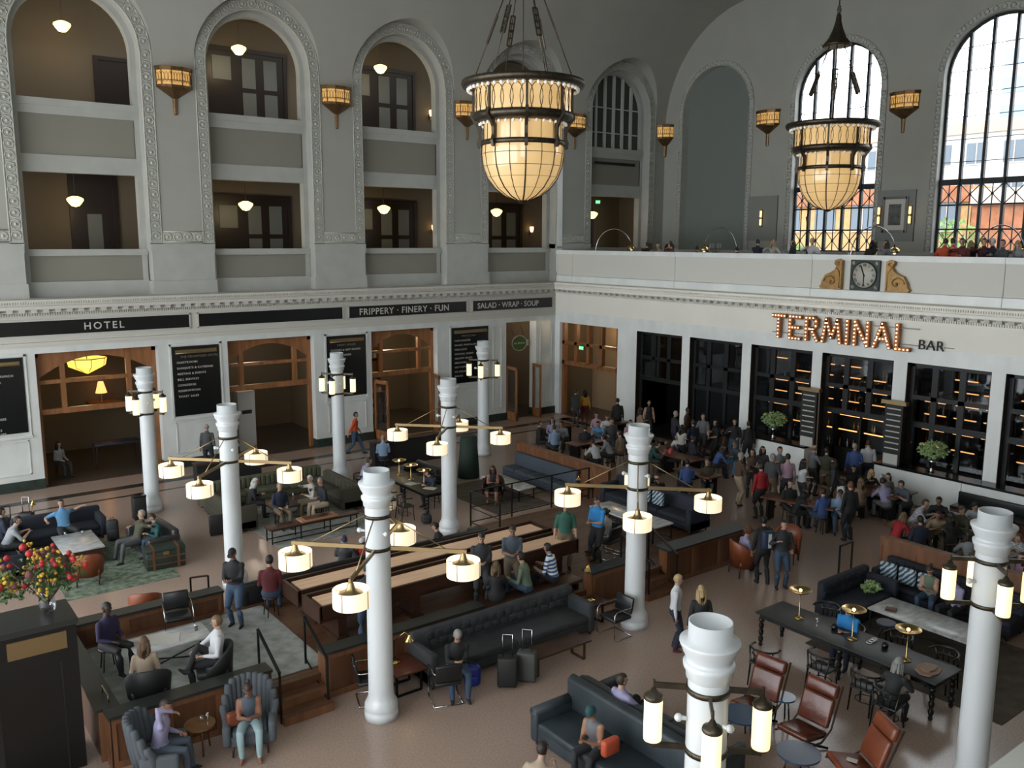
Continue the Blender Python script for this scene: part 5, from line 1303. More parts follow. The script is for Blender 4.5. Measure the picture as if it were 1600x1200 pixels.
# ================================================================== luggage, bags, lamps, small things
def suitcase(lb, loc, rz, m_, h=.58, handle=True, w_=.38, d=.24):
    t = thing('suitcase', lb, 'luggage', loc, rz, 'suitcases standing on the floor'); b = MB(); b.rb(0, 0, .04+h/2, w_, d, h, .04); b.build('shell', m_, t)
    b = MB(); 
    for s in (-1, 1): b.rb(s*(w_/2-.05), -d/2-.005, .04+h/2, .03, .02, h-.1, .008)
    b.rb(0, -d/2-.01, .2+h/2, .2, .03, .12, .01); b.build('trim', blackmat, t)
    for s in (-1, 1): b = MB(); b.cyl(s*(w_/2-.05), 0, 0, .04, .03, n=8); b.build('wheel', black, t)
    if handle: b = MB(); b.tube([(-.09, 0, .04+h), (-.09, 0, h+.48), (.09, 0, h+.48), (.09, 0, .04+h)], .011, 6); b.build('handle', chrome, t)
    return t
suitcase('black upright suitcase with raised handle, left one by the coffee table', (-18.15, -20.3, 0), HD(-130), blackmat)
suitcase('grey upright suitcase with red tag beside the black one', (-17.72, -20.35, 0), HD(-140), mat('case_grey', (.06, .065, .06), .6))
suitcase('black boxy case beside the olive booth', (-19.55, -8.35, 0), HD(-100), blackmat, .55, False, .5, .2)
suitcase('tall black suitcase standing behind the blue tee man', (-23.95, -5.3, 0), HD(-120), blackmat, .7)
t = thing('luggage_cart', 'folded dark stroller frame behind the navy sofa', 'stroller', (-24.5, -5.0, 0))
b = MB(); 
for s in (-1, 1): b.tube([(s*.2, .3, 0), (s*.18, -.1, .6), (s*.16, -.3, 1.0)], .014, 5); b.tube([(s*.2, -.3, 0), (s*.18, .1, .6)], .014, 5)
b.tube([(-.16, -.3, 1.0), (.16, -.3, 1.0)], .016, 5); b.build('frame', iron, t)
for s in (-1, 1): b = MB(); b.tube([(s*.22, .3+.09*math.cos(q*pi/5), .1+.09*math.sin(q*pi/5)) for q in range(10)], .015, 5, closed=True); b.build('wheel', black, t)
b = MB(); b.rb(0, 0, .45, .34, .3, .3, .06); b.build('seat', blackmat, t)
def backpack(lb, loc, rz, m_, h=.46):
    t = thing('backpack', lb, 'bag', loc, rz, 'bags on the floor'); b = MB(); b.rb(0, 0, h/2, .32, .22, h, .09, 3); b.build('body', m_, t)
    b = MB(); b.rb(0, .12, h*.36, .22, .07, h*.45, .03); b.build('pocket', m_, t); b = MB(); b.tube([(-.06, 0, h-.01), (-.04, 0, h+.05), (.04, 0, h+.05), (.06, 0, h-.01)], .01, 5)
    for s in (-1, 1): b.tube([(s*.09, -.1, h*.9), (s*.11, -.15, h*.5), (s*.1, -.1, .05)], .014, 5)
    b.build('strap', blackmat, t); return t
backpack('large dark backpack between marble table and couple', (-22.1, -7.1, .015), HD(-100), mat('bag_dark', (.02, .022, .025), .7), .62)
backpack('bright blue bag at the feet of man with phone', (-18.65, -19.85, 0), HD(-120), mat('bag_blue', (.008, .02, .25), .5), .42)
backpack('small dark bag on the floor below the laptop table', (-14.2, -11.0, 0), HD(-120), blackmat, .3)
backpack('dark bag on the chair near the second drum column', (-11.98, -16.9, PZ+.485), HD(180), blackmat, .26)
t = thing('steamer_trunk', 'dark green steamer trunk with straps behind the couple sofa', 'trunk', (-21.5, -9.93, .015), HD(-95))
b = MB(); b.rb(0, 0, .23, .95, .5, .46, .02); b.build('body', green_box, t)
b = MB(); b.rb(0, 0, .5, .97, .52, .1, .02); b.build('lid', green_box, t)
b = MB()
for z in (.12, .3): b.b(-.48, .48, -.262, -.25, z, z+.035); b.b(-.48, .48, .25, .262, z, z+.035)
for x in (-.3, .3): b.b(x-.03, x+.03, -.27, .27, .0, .556)
b.build('slat', oak_dark, t); b = MB(); b.c(0, -.265, .42, .14, .02, .09); b.c(0, .265, .42, .14, .02, .09); b.build('lock', brass, t)
def reading_lamp(lb, loc, rz, h, lean=.3):
    t = thing('reading_lamp', lb, 'lamp', loc, rz); b = MB(); b.lathe([(.001, 0), (.11, 0), (.11, .02), (.012, .03)], n=14); b.tube([(0,0,.02), (0, 0, h*.7), (0, lean*.7, h), (0, lean, h-.06)], .009, 6); b.build('stem', brass_br, t)
    b = MB(); b.lathe([(.02, .1), (.04, .06), (.085, 0)], 0, lean, h-.16, 14); b.build('shade', brass_br, t); b = MB(); b.lathe([(.001, .01), (.078, .005)], 0, lean, h-.16, 14); b.build('bulb', warm_em, t); return t
reading_lamp('angled lamp lit beside the left arm of charcoal sofa', (-19.85, -19.0, .5), HD(-50), .62)
reading_lamp('slim lit lamp at the right end of charcoal sofa', (-14.9, -19.05, .5), HD(90), .8, .12)
p = at(88, 782, .9); reading_lamp('small brass lamp behind the man in blue tee', (-23.8, -5.35, 0), HD(-90), 1.15, .2)
p = at(877, 725, .9)
def tumbler(p, lb='short drinking glass standing on a low table', m_=glass_small, h=.11, r=.035, liquid=None):
    t = thing('drinking_glass', lb, 'glass', p, 0, 'glasses on the tables'); b = MB(); b.lathe([(.001, .004), (r*.85, .004), (r, h), (r*.92, h), (r*.78, .012), (.001, .012)], n=12); b.build('glass', m_, t)
    if liquid: b = MB(); b.lathe([(.001, .014), (r*.76, .014), (r*.86, h*.75), (.001, h*.75)], n=12); b.build('drink', liquid, t)
    return t
tumbler((-23.35, -7.4, .4955), 'tumbler on the left marble table, the left one'); tumbler((-22.95, -7.55, .4955), 'tumbler on the left marble table, the right one')
beer = mat('beer', (.35, .09, .02), .2)
tumbler((-22.7, -16.35, PZ+.486), 'glass of amber beer on the white platform table', liquid=beer, h=.15)
tumbler((-23.45, -18.9, .5005), 'small glass on the round wooden side table', h=.09)
wine = lambda p, lb: (lambda t: [MB().lathe([(.001, 0), (.035, 0), (.006, .01), (.005, .08), (.03, .11), (.038, .15), (.03, .19), (.028, .19), (.035, .15), (.001, .09)], n=12).build('glass', glass_small, t)])(thing('wine_glass', lb, 'glass', p, 0, 'wine glasses'))
wine((-12.55, -23.2, .754), 'stemmed glass on the long table near the furthest lamp'); wine((-17.0, -7.7, .467), 'stemmed glass on the olive booth table'); wine((-23.4, -19.05, .501), 'stemmed glass on the round side table')
for k, (p, lb) in enumerate([((-12.4, -23.5, .754), 'black round candle pot near the middle brass lamp'), ((-12.35, -24.55, .754), 'black round candle pot between middle and nearest lamp')]):
    b = MB(); b.lathe([(.001, 0), (.05, 0), (.065, .05), (.05, .1), (.04, .1), (.04, .06), (.001, .05)], n=14); tag(b.build('candle_pot', black, None, p), lb, 'pot')
b = MB()
for k in range(3): b.tube([(.09*k-.09+.05*math.cos(q*pi/5), .05*math.sin(q*pi/5), .012+.008*k) for q in range(10)], .012, 5, closed=True)
tag(b.build('coaster_rings', white_p, None, (-12.3, -24.25, .754)), 'cluster of pale ring coasters on the long table', 'coaster')
b = MB(); pts = [(.26*math.cos(q*pi/4)*(1+.12*(q % 3)), .2*math.sin(q*pi/4)*(1+.1*(q % 2))) for q in range(8)]; b.prism(pts, 'z', 0, .03); b.prism([(x*.6, y*.6) for x, y in pts], 'z', .03, .06)
tag(b.build('paper_wrap', mat('kraft', (.38, .24, .17), .7), None, (-12.55, -25.5, .754)), 'crumpled pinkish paper wrap at the near end of the long table', 'paper')
def book(p, rz, m_, lb, s=(.22, .3, .02)): b = MB(); b.c(0, 0, s[2]/2, *s); o = b.build('papers', m_, None, p, rz); tag(o, lb, 'papers'); return o
paper = mat('paper', (.62, .6, .55), .7)
book((-13.5, -10.1, .754), R(30), mat('paper_cream', (.6,.55,.38), .7), 'cream folder at the near end of the far table', (.25, .4, .012)); book((-13.7, -9.3, .754), R(10), paper, 'white papers beside the laptop on the far table', (.3, .3, .01))
book((-10.4, -9.6, .437), R(10), paper, 'stack of magazines on the pale table by slate bench'); book((-23.3, -16.35, PZ+.486), R(70), paper, 'open newspaper on the white platform table', (.4, .55, .01))
book((-10.1, -23.4, .517), R(20), walnut_red, 'dark red book on the right marble table', (.16, .22, .05)); book(tuple(Vector((-15.75, -26.0, .455))), R(20), paper, 'small white card lying on the rust recliner', (.1, .16, .01))
t = thing('laptop', 'open grey laptop on the far table', 'laptop', (-13.3, -9.75, .754), HD(0)); b = MB(); b.c(0, 0, .01, .33, .23, .018); b.build('keyboard_base', mat('laptop_grey', (.05,.06,.08), .4), t); b = MB(); b.c(0, .13, .12, .33, .012, .22); b.build('screen', mat('laptop_grey', (.05,.06,.08)), t)
t = thing('plastic_bag', 'crumpled green plastic bag on the platform edge', 'bag', (-12.75, -18.15, PZ+.02)); rngb = random.Random(8)
b = MB(); b.ball(0, 0, .09, .2, 12, sz=.5); b.v = [(x*1.5*(1+.2*rngb.uniform(-1,1)), y*(1+.25*rngb.uniform(-1,1)), z*(1+.2*rngb.uniform(-1,1))) for x, y, z in b.v]; b.build('body', mat('bag_green', (.01, .22, .06), .35), t)
t = thing('leafy_bundle', 'bunch of pale green leaves lying on the blue tufted sofa', 'plant', (-9.4, -22.5, .5)); b = MB(); leaf_cloud(b, (0, 0, .1), (.28, .22, .1), 130, .07, 0, random.Random(3)); b.build('foliage', leafl, t)
b = MB(); b.tube([(-.1, 0, .05), (.1, .02, .06)], .04, 6); b.build('stems', leafm, t)
# tray lamp on the walnut side shelf beside the slate bench
slab_table('red walnut side table at the end of slate bench', -9.5, -8.75, -12.5, -11.85, 0, .55, walnut_red, iron)
reading_lamp('small lamp on the red walnut side table', (-9.1, -12.15, .5505), HD(200), .4, .1)

# black host cabinet with flowers, bottom left
p0 = Vector((-25.1, -18.25, 0))
t = thing('host_cabinet', 'tall black host cabinet with brass nameplate at the bottom left', 'cabinet', (-25.95, -18.05, 0))
b = MB(); b.b(-1.1, .85, -.2, .65, 0, 2.44); b.build('body', black, t); b = MB(); b.b(-1.15, .88, -.24, .7, 2.44, 2.53); b.build('top', counter_dark, t)
b = MB(); b.b(-.12, .7, -.225, -.2, 2.08, 2.36); b.build('nameplate', brass, t)
for s in (-.62, .6): b = MB(); b.b(s-.012, s+.012, -.215, -.2, .05, 1.85); b.build('door_bead', blackmat, t)
def flowers(lb, loc, sc_, n, seed):
    t = thing('flower_arrangement', lb, 'flowers', loc); r_ = random.Random(seed)
    v = MB(); v.lathe([(.001, 0), (.09*sc_, 0), (.12*sc_, .12*sc_), (.08*sc_, .28*sc_), (.1*sc_, .32*sc_), (.07*sc_, .3*sc_), (.001, .1*sc_)], n=14); v.build('vase', glass_small, t)
    st = MB(); hd = {0: MB(), 1: MB(), 2: MB()}; lf = MB()
    for k in range(n):
        a = r_.uniform(0, 2*pi); rr = r_.uniform(.1, .62)*sc_; h = r_.uniform(.25, .75)*sc_; p = Vector((rr*math.cos(a), rr*math.sin(a), .2*sc_+h)); st.tube([(0, 0, .1*sc_), tuple(p*.5+Vector((0, 0, .15*sc_))), tuple(p)], .005, 3)
        c_ = r_.choice([0, 0, 1, 1, 1, 2]); q = hd[c_]; s_ = r_.uniform(.03, .055)*sc_ if c_ != 1 else .03*sc_
        if c_ == 1:
            for _ in range(6): q.ball(p.x+r_.uniform(-.07, .07)*sc_, p.y+r_.uniform(-.07, .07)*sc_, p.z+r_.uniform(-.07, .07)*sc_, s_*.8, 6)
        else: q.ball(p.x, p.y, p.z, s_, 8); q.ball(p.x, p.y, p.z+s_*.5, s_*.6, 6)
        leaf_cloud(lf, p*.8, (.12*sc_, .12*sc_, .1*sc_), 9, .045*sc_, 0, r_)
    st.build('stems', stalk_m, t); lf.build('foliage', leafm, t)
    for c_, m_, nm in ((0, petal_red, 'red_blossoms'), (1, petal_yel, 'yellow_blossoms'), (2, stalk_m, 'dried_heads')): hd[c_].build(nm, m_, t)
    return t
flowers('red and yellow wild flower arrangement on the host cabinet, right cluster', (-25.4, -17.75, 2.531), 1.1, 52, 3)
flowers('red and dried flower arrangement on the host cabinet, left cluster', (-26.35, -17.85, 2.531), 1.2, 50, 12)
t = thing('console_stand', 'dark lower stand before the host cabinet at the left edge', 'cabinet', (-26.65, -18.75, 0)); b = MB(); b.b(-.45, .35, -.3, .3, 0, 1.75); b.build('body', black, t)
flowers('small orange and white posy in glass at the left edge', (-26.62, -18.8, 1.751), .3, 12, 5)
for k, (x, y, h) in enumerate([(-26.42, -18.95, .35), (-26.4, -18.6, .5)]):
    t = thing('glass_vase', 'tall clear glass vase at the left edge, %s' % ['shorter one', 'taller one'][k], 'vase', (x, y, 1.751)); b = MB(); b.lathe([(.001, 0), (.05, 0), (.045, h), (.04, h), (.044, .01), (.001, .01)], n=12); b.build('glass', glass_small, t)
b = MB(); b.tube([(-.2, 0, 0), (-.2, 0, .12), (.2, 0, .12), (.2, 0, 0)], .012, 6); b.build('handle', brass, bpy.data.objects['wall_platform_4'], (-1.5, -.05, .92))

# ================================================================== bar side: partitions, communal tables, benches
def partition(nm, x, y0, y1, h=1.15, m_=oak_panel):
    t = sroot(nm); t.location = (x, (y0+y1)/2, 0); L_ = abs(y1-y0)
    b = MB(); b.b(-.05, .05, -L_/2, L_/2, 0, h); b.build('core', oak_dark, t); b = MB(); b.b(-.09, .09, -L_/2-.02, L_/2+.02, h, h+.05); b.build('top_rail', m_, t)
    n = round(L_/.8); w_ = L_/n; q = MB(); q.b(-.075, -.05, -w_/2, w_/2, h-.18, h); q.b(-.075, -.05, -w_/2, -w_/2+.06, 0, h-.18); q.b(-.075, -.05, w_/2-.06, w_/2, 0, h-.18); q.b(-.06, -.05, -w_/2+.06, w_/2-.06, .1, h-.18); me = q.mesh('wall_panel', m_)
    for k in range(n): put('wall_panel', me, t, (0, -L_/2+w_*(k+.5), 0))
partition('wall_booth_1', -8.5, -8.1, -12.9); partition('wall_booth_2', -7.62, -21.7, -26.9, 1.2)
rail('iron railing corner at the wooden partition beside the bar', [(-8.3, -21.0, 0), (-7.75, -21.0, 0)], .9)
def communal(lb, x, y, L_, rz, w_=.72, h=.76, z=0):
    t = thing('communal_table', lb, 'table', (x, y, z), rz, 'wooden communal tables'); b = MB(); 
    b.rb(0, 0, h-.025, L_, w_, .05, .01); b.build('tabletop', mat('bar_table', (.13, .05, .025), .3, noise=(5, .25, (.2, 1, 1))), t)
    for s in (-1, 1): b = MB(); b.b(s*(L_/2-.2)-.03, s*(L_/2-.2)+.03, -.26, .26, 0, h-.05); b.build('leg', iron, t)
    return t
def cbench(lb, x, y, L_, rz, z=0):
    t = thing('bench', lb, 'bench', (x, y, z), rz, 'wooden communal benches'); b = MB(); b.rb(0, 0, .43, L_, .3, .04, .01); b.build('seat', walnut, t)
    for s in (-1, 1): b = MB(); b.b(s*(L_/2-.15)-.025, s*(L_/2-.15)+.025, -.12, .12, 0, .41); b.build('leg', iron, t)
TB = []
for px, py, L_, rz, lb in [(1090, 737, 1.6, HD(0), 'communal table before the blue and green shirted sitters'), (1065, 712, 1.6, HD(0), 'communal table by the woman in coral'), (870, 665, 1.5, HD(90), 'communal table behind the wooden partition, far end'), (915, 690, 1.5, HD(90), 'communal table behind the wooden partition, near end'),
   (958, 660, 1.4, HD(90), 'communal table among the back booth crowd'), (1250, 782, 2.2, HD(15), 'long communal table by the standing man in black'), (1355, 765, 1.5, HD(90), 'communal table below the white counter'), (1400, 770, 1.3, HD(90), 'small table between lilac shirt and grey tee men'),
   (1422, 822, 1.1, HD(0), 'table at the corner booth beside the red dressed woman'), (1468, 800, 1.2, HD(0), 'table in the corner booth by the plaid shirt man'), (1515, 815, 1.2, HD(0), 'table in the corner booth by the capped person')]:
    p = at(px, py, .76); communal(lb, p.x, p.y, L_, rz)
t = thing('banquette', 'dark banquette running below the white counter wall', 'bench', (-.95, -22.9, 0), HD(180)); b = MB(); b.rb(0, 0, .41, 5.4, .5, .1, .03); b.build('seat', leather_black, t); b = MB(); b.b(-2.7, 2.7, -.25, .22, 0, .36); b.build('base', oak_dark, t); b = MB(); b.rb(0, -.3, .6, 5.4, .1, .42, .03); b.build('backrest', leather_black, t)
# waiting-room screens near the long wall
for (x, y, L_, lb) in ((-17.6, -3.7, 2.2, 'dark low divider between floor bands and olive booth'), (-10.9, -4.3, 3.0, 'dark counter divider behind the light blue shirted man')):
    t = thing('low_divider', lb, 'divider', (x, y, 0), 0); b = MB(); b.b(-L_/2, L_/2, -.2, .2, 0, .95); b.build('body', blackmat, t); b = MB(); b.rb(0, 0, .975, L_+.06, .5, .05, .01); b.build('top', walnut, t)
t = thing('green_column_shroud', 'dark green draped stand behind the far drum lamp', 'stand', (-10.2, -7.4, 0)); b = MB(); b.lathe([(.001, 0), (.4, 0), (.34, .9), (.3, 1.5), (.001, 1.5)], n=14); b.build('drape', mat('drape_green', (.012, .03, .02), .8), t)
t = thing('waste_bin', 'black square waste bin beside the first cylinder column', 'bin', (-20.95, -5.4, 0)); b = MB(); b.rb(0, 0, .35, .36, .36, .7, .02); b.build('body', blackmat, t); b = MB(); b.rb(0, 0, .72, .38, .38, .05, .01); b.build('lid', black, t)
t = thing('speaker_box', 'dark box at the right edge beside the column', 'speaker', (-12.65, -28.1, 0)); b = MB(); b.rb(0, 0, .55, .6, .6, 1.1, .02); b.build('body', blackmat, t)
# ================================================================== terrace furniture
def arc_lamp(lb, loc, rz):
    t = thing('arc_lamp', lb, 'lamp', loc, rz, 'chrome arc lamps on the terrace'); b = MB(); pts = [(0, 0, .0), (0, 0, 1.2)]+[(.85-.85*math.cos(R(q)), 0, 1.2+1.0*math.sin(R(q))) for q in range(15, 166, 15)]
    b.tube(pts, .022, 7); b.build('arc_stem', chrome, t)
    b = MB(); x, _, z = pts[-1]; b.lathe([(.02, .14), (.08, .13), (.16, .06), (.18, -.02), (.16, -.07)], x, 0, z-.14, 14); b.build('shade', brass_br, t)
    b = MB(); b.ball(x, 0, z-.2, .06, 8); b.build('bulb', mat('soft_bulb', (1,.9,.7), .4, emis=1.2), t)
    b = MB(); b.c(0, 0, .04, .3, .3, .08); b.build('base', marble_top, t); return t
arc_lamp('chrome arc lamp before the last gallery opening', (1.1, -1.6, 6.73), HD(48)); arc_lamp('chrome arc lamp on the terrace before the blind niche', (1.3, -9.7, 6.73), HD(180))
arc_lamp('chrome arc lamp on the terrace right of the further chandelier', (1.6, -14.6, 6.73), HD(60)); arc_lamp('chrome arc lamp on the terrace before the nearer window', (1.6, -19.0, 6.73), HD(60))
def candelabra(lb, loc):
    t = thing('candelabra', lb, 'candelabra', loc); b = MB(); b.cyl(0, 0, 0, .03, .12); b.tube([(0,0,0),(0,0,1.5)], .015, 6)
    for k in range(6): a = 2*pi*k/6; b.tube([(0,0,1.2), (.15*math.cos(a), .15*math.sin(a), 1.15), (.22*math.cos(a), .22*math.sin(a), 1.35)], .01, 5)
    b.build('stand', bronze_dark, t); c_ = MB()
    for k in range(6): a = 2*pi*k/6; c_.cyl(.22*math.cos(a), .22*math.sin(a), 1.35, 1.55, .012, n=6)
    c_.build('candles', paper, t)
candelabra('tall candelabra on the terrace before the blind niche', (3.0, -7.2, 6.725))
for y, w_, lb in ((-6.37, 1.65, 'flat grey wall panel carrying a lit sconce'), (-12.97, 1.65, 'flat grey wall panel behind the framed picture')):
    t = thing('wall_panel', lb, 'panel', (XE-.02, y, 8.4)); b = MB(); b.b(-.06, 0, -w_/2, w_/2, 0, 2.07); b.build('board', mat('panel_grey', (.25, .26, .24), .6), t)
def tube_sconce(lb, y):
    t = thing('tube_sconce', lb, 'lamp', (XE-.14, y, 9.45), 0, 'small twin flame sconces on the terrace wall')
    b = MB(); b.cyl(0, 0, -.36, .36, .05, n=8); b.c(.04, 0, 0, .05, .1, .8); b.build('bracket', brass, t); b = MB(); b.cyl(-.03, 0, .05, .33, .05, n=8); b.cyl(-.03, 0, -.33, -.05, .05, n=8); b.build('flame', mat('flame_small', (1,.7,.3), .5, emis=2.5, ecol=(1,.55,.18)), t)
tube_sconce('small twin flame sconce on the blank grey panel', -6.37); tube_sconce('small twin flame sconce left of the framed picture', -12.3); tube_sconce('small twin flame sconce right of the framed picture', -13.65)
t = thing('framed_picture', 'silver framed dim picture between the two terrace sconces', 'picture', (XE-.09, -12.97, 8.75)); b = MB()
for a in (-1, 1): b.b(-.05, 0, a*.5-.06, a*.5+.06, 0, 1.45)
b.b(-.05, 0, -.5, .5, 0, .1); b.b(-.05, 0, -.5, .5, 1.35, 1.45); b.build('frame', chrome, t); b = MB(); b.b(-.02, 0, -.45, .45, .1, 1.35); b.build('mat_board', paper, t); b = MB(); b.b(-.03, -.02, -.27, .27, .3, 1.15); b.build('print', mat('print_grey', (.08,.09,.08), .5, noise=(4,.6)), t)
t = thing('tower_stand', 'tall dark telescope-like stand before the further window', 'stand', (2.6, -12.1, 6.73)); b = MB(); b.tube([(0,0,0),(0,0,1.5),(0,.1,2.6)], .05, 6)
for k in range(3): a = 2*pi*k/3; b.tube([(0,0,.7),(.4*math.cos(a),.4*math.sin(a),0)], .03, 5)
b.build('stand', bronze_dark, t)
for k, (y, lb) in enumerate([(-5.0, 'furthest one'), (-11.5, 'below the first window'), (-14.6, 'with bottles between the windows'), (-18.5, 'under the nearer window')]):
    simple_table('white clothed terrace table, '+lb, (2.4, y, 6.73), .9, 1.8 if k != 2 else 2.6, 1.12, paper, iron, 0, 'terrace tables')
    for q in range(5): tumbler((2.2+.1*(q % 3), y-.6+.28*q, 7.851), 'small glass on the terrace table, '+lb, h=.13, r=.04)

t = thing('low_bench', 'low dark bench inside the platform edge under the three sitters', 'bench', (-16.0, -18.2, PZ+.01)); b = MB(); b.rb(0, 0, .2, 2.9, .42, .08, .02); b.build('seat', walnut, t)
for s in (-1, 1): b = MB(); b.b(s*1.3-.04, s*1.3+.04, -.18, .18, 0, .17); b.build('leg', iron, t)
# ================================================================== people
def ik(a, t, l1, l2, pole):
    a = Vector(a); t = Vector(t); d = t-a; L_ = min(max(d.length, .05), (l1+l2)*.995); u = d.normalized(); t = a+u*L_
    x = (l1*l1-l2*l2+L_*L_)/(2*L_); h = math.sqrt(max(0, l1*l1-x*x)); p = Vector(pole); p = (p-u*p.dot(u)).normalized()
    return a+u*x+p*h, t
POSES = {   # hip height, lean deg, head pitch, head yaw, left hand, right hand, left foot, right foot (ankle targets), knee pole
 'stand':  (.93, 2, 5, 0, (-.27, .05, .80), (.27, .03, .80), (-.11, -.01, .09), (.12, .03, .09)),
 'turn':   (.93, 3, 4, 35, (-.26, .08, .82), (.16, .30, 1.12), (-.10, .05, .09), (.13, -.05, .09)),
 'drink':  (.93, 2, 0, -20, (-.16, .26, 1.05), (.20, .24, 1.26), (-.12, .0, .09), (.11, .04, .09)),
 'phone':  (.92, 4, 30, 0, (-.06, .30, 1.12), (.07, .31, 1.12), (-.12, .05, .09), (.11, -.02, .09)),
 'arms':   (.93, 1, 8, 15, (.10, .19, 1.13), (-.10, .21, 1.16), (-.10, .0, .09), (.11, .02, .09)),
 'walk':   (.90, 5, 2, 0, (-.27, .20, .86), (.27, -.20, .86), (-.09, .34, .09), (.09, -.30, .13)),
 'sit':    (.53, 3, 6, 0, (-.13, .26, .66), (.13, .28, .66), (-.12, .46, .09), (.12, .43, .09)),
 'sitlean':(.53, 28, 8, 15, (-.17, .50, .80), (.12, .52, .80), (-.14, .42, .09), (.13, .38, .09)),
 'sittalk':(.53, 10, 0, -30, (-.20, .34, .79), (.14, .40, 1.0), (-.12, .44, .09), (.14, .47, .09)),
 'sitphone':(.53, 16, 34, 0, (-.05, .36, .76), (.06, .37, .76), (-.15, .44, .09), (.14, .42, .09)),
 'sitface':(.53, 12, 14, 5, (-.16, .30, .66), (.05, .26, 1.13), (-.14, .46, .09), (.13, .44, .09)),
 'sitback':(.51, -16, 2, 10, (-.52, -.20, .98), (.42, .0, .78), (-.24, .50, .09), (.22, .52, .09)),
 'sitcross':(.53, -6, 6, 10, (-.20, .22, .70), (.30, .34, .62), (-.08, .40, .09), (-.26, .48, .52)),
 'lean':   (.90, 24, 14, 0, (-.16, .42, 1.06), (.18, .42, 1.06), (-.12, -.05, .09), (.12, .02, .09)),
 'sitlow': (.35, 12, 8, 10, (-.16, .34, .56), (.14, .36, .60), (-.16, .50, .09), (.16, .48, .09)),
 'lounge': (.50, -30, -12, 0, (-.16, .20, .62), (.24, .10, .58), (-.14, .52, .09), (.12, .56, .09)),
 'play':   (.88, 38, 20, 0, (-.12, .50, .98), (.24, .40, .92), (-.12, -.08, .09), (.14, .14, .09)),
}
def figure_mesh(pose, sex, vox=.021):
    hz, lean, hp, hy, lh, rh, lf, rf = POSES[pose]; fem = sex == 'f'; k = .965 if fem else 1.
    le = R(lean); P = Vector((0, 0, hz)); up = Vector((0, math.sin(le), math.cos(le))); fw = Vector((0, math.cos(le), -math.sin(le))); X = Vector((1, 0, 0))
    b = MB(); seg = []       # seg: (p, q, r, label)
    ring = [(-.13, .12, .095), (-.06, .16, .115), (.02, .166, .118), (.12, .145 if not fem else .128, .105), (.24, .15 if not fem else .126, .105), (.36, .172 if not fem else .148, .115 if not fem else .12), (.44, .168 if not fem else .146, .105), (.49, .12, .085), (.53, .066, .062), (.60, .052, .056)]
    n = 16; vs = []; fs = []
    for t, rx, ry in ring:
        for i in range(n): a = 2*pi*i/n; kk = 1.10 if -.1 < t < .48 else 1.; vs.append(P+up*t+X*(rx*kk*math.cos(a))+fw*(ry*kk*math.sin(a)))
    for j in range(len(ring)-1):
        for i in range(n): fs.append((j*n+i, j*n+(i+1) % n, (j+1)*n+(i+1) % n, (j+1)*n+i))
    fs.append(tuple(range(n))[::-1]); fs.append(tuple((len(ring)-1)*n+i for i in range(n))); b.add(vs, fs)
    seg += [(P-up*.1, P+up*.0, .15, 2), (P+up*.07, P+up*.46, .15, 0), (P+up*.53, P+up*.6, .05, 4)]
    sw = .178 if not fem else .155
    hm = Matrix.Rotation(-R(hp)-le*.35, 4, 'X') @ Matrix.Rotation(-R(hy), 4, 'Z')
    hm = Matrix.Rotation(-R(hp)-le*.3, 3, 'X') @ Matrix.Rotation(-R(hy), 3, 'Z')
    neck = P+up*.57; hc = neck+up*.06+Vector((0, .02, .06))
    H4 = Matrix.Translation(hc) @ hm.to_4x4()
    b.ell((0, -.005, .02), .076, .094, .098, 14, M4=H4); b.ell((0, .022, -.045), .055, .066, .072, 12, M4=H4); b.tube([neck-up*.05, hc+up*-.02], .052, 10)
    seg += [(hc, hc+Vector((0,0,.01)), .12, 4)]
    hands = []
    for s, hnd in ((-1, lh), (1, rh)):
        S_ = P+up*.44+X*(s*sw); e, w_ = ik(S_, Vector(hnd), .29, .25, (s*.6, -1, -.35))
        b.tube([S_-X*(s*.05)+up*.0, S_+up*-.01, S_.lerp(e, .5), e, e.lerp(w_, .35), w_], [.056, .066, .057, .049, .047, .030], 10)
        b.ell(tuple(S_), .062, .062, .06, 10)
        d = (w_-e).normalized(); b.tube([w_-d*.02, w_+d*.03, w_+d*.085], [.026, .036, .030], 8, flat=.6)
        seg += [(S_, e, .05, 6), (e, w_-d*.02, .04, 1), (w_+d*.01, w_+d*.09, .04, 4)]; hands.append((w_+d*.08, d, s))
    for s, ft in ((-1, lf), (1, rf)):
        H_ = P-up*.02+X*(s*.088); kp = (s*.15, 1, .3) if hz > .8 else (s*.1, .4, 1); kn_, an = ik(H_, Vector(ft), .44, .42, kp)
        b.tube([H_+Vector((0, -.03 if hz < .8 else 0, .02)), H_.lerp(kn_, .4), kn_, kn_.lerp(an, .35), an.lerp(kn_, .12), an], [.104 if hz > .8 else .106, .095, .07, .066, .054, .05], 12)
        fd = Vector((s*.12, 1, 0)).normalized(); up_ = 0 if ft[2] < .3 else .1
        b.tube([an+Vector((0, 0, -.045))-fd*.05, an+Vector((0, 0, -.05))+fd*.05, an+Vector((0, 0, -.062+up_))+fd*.16], [.042, .042, .028], 8); 
        seg += [(H_, kn_, .09, 2), (kn_, an+Vector((0,0,.02)), .055, 3), (an-fd*.04-Vector((0,0,.05)), an+fd*.17-Vector((0,0,.06)), .045, 5)]
    me = b.mesh('tmp', []); o = bpy.data.objects.new('tmp_body', me); COL.objects.link(o)
    m = o.modifiers.new('r', 'REMESH'); m.mode = 'VOXEL'; m.voxel_size = vox; m.use_smooth_shade = True
    m = o.modifiers.new('s', 'SMOOTH'); m.factor = .5; m.iterations = 3
    me2 = bpy.data.meshes.new_from_object(o.evaluated_get(bpy.context.evaluated_depsgraph_get())); bpy.data.objects.remove(o); bpy.data.meshes.remove(me)
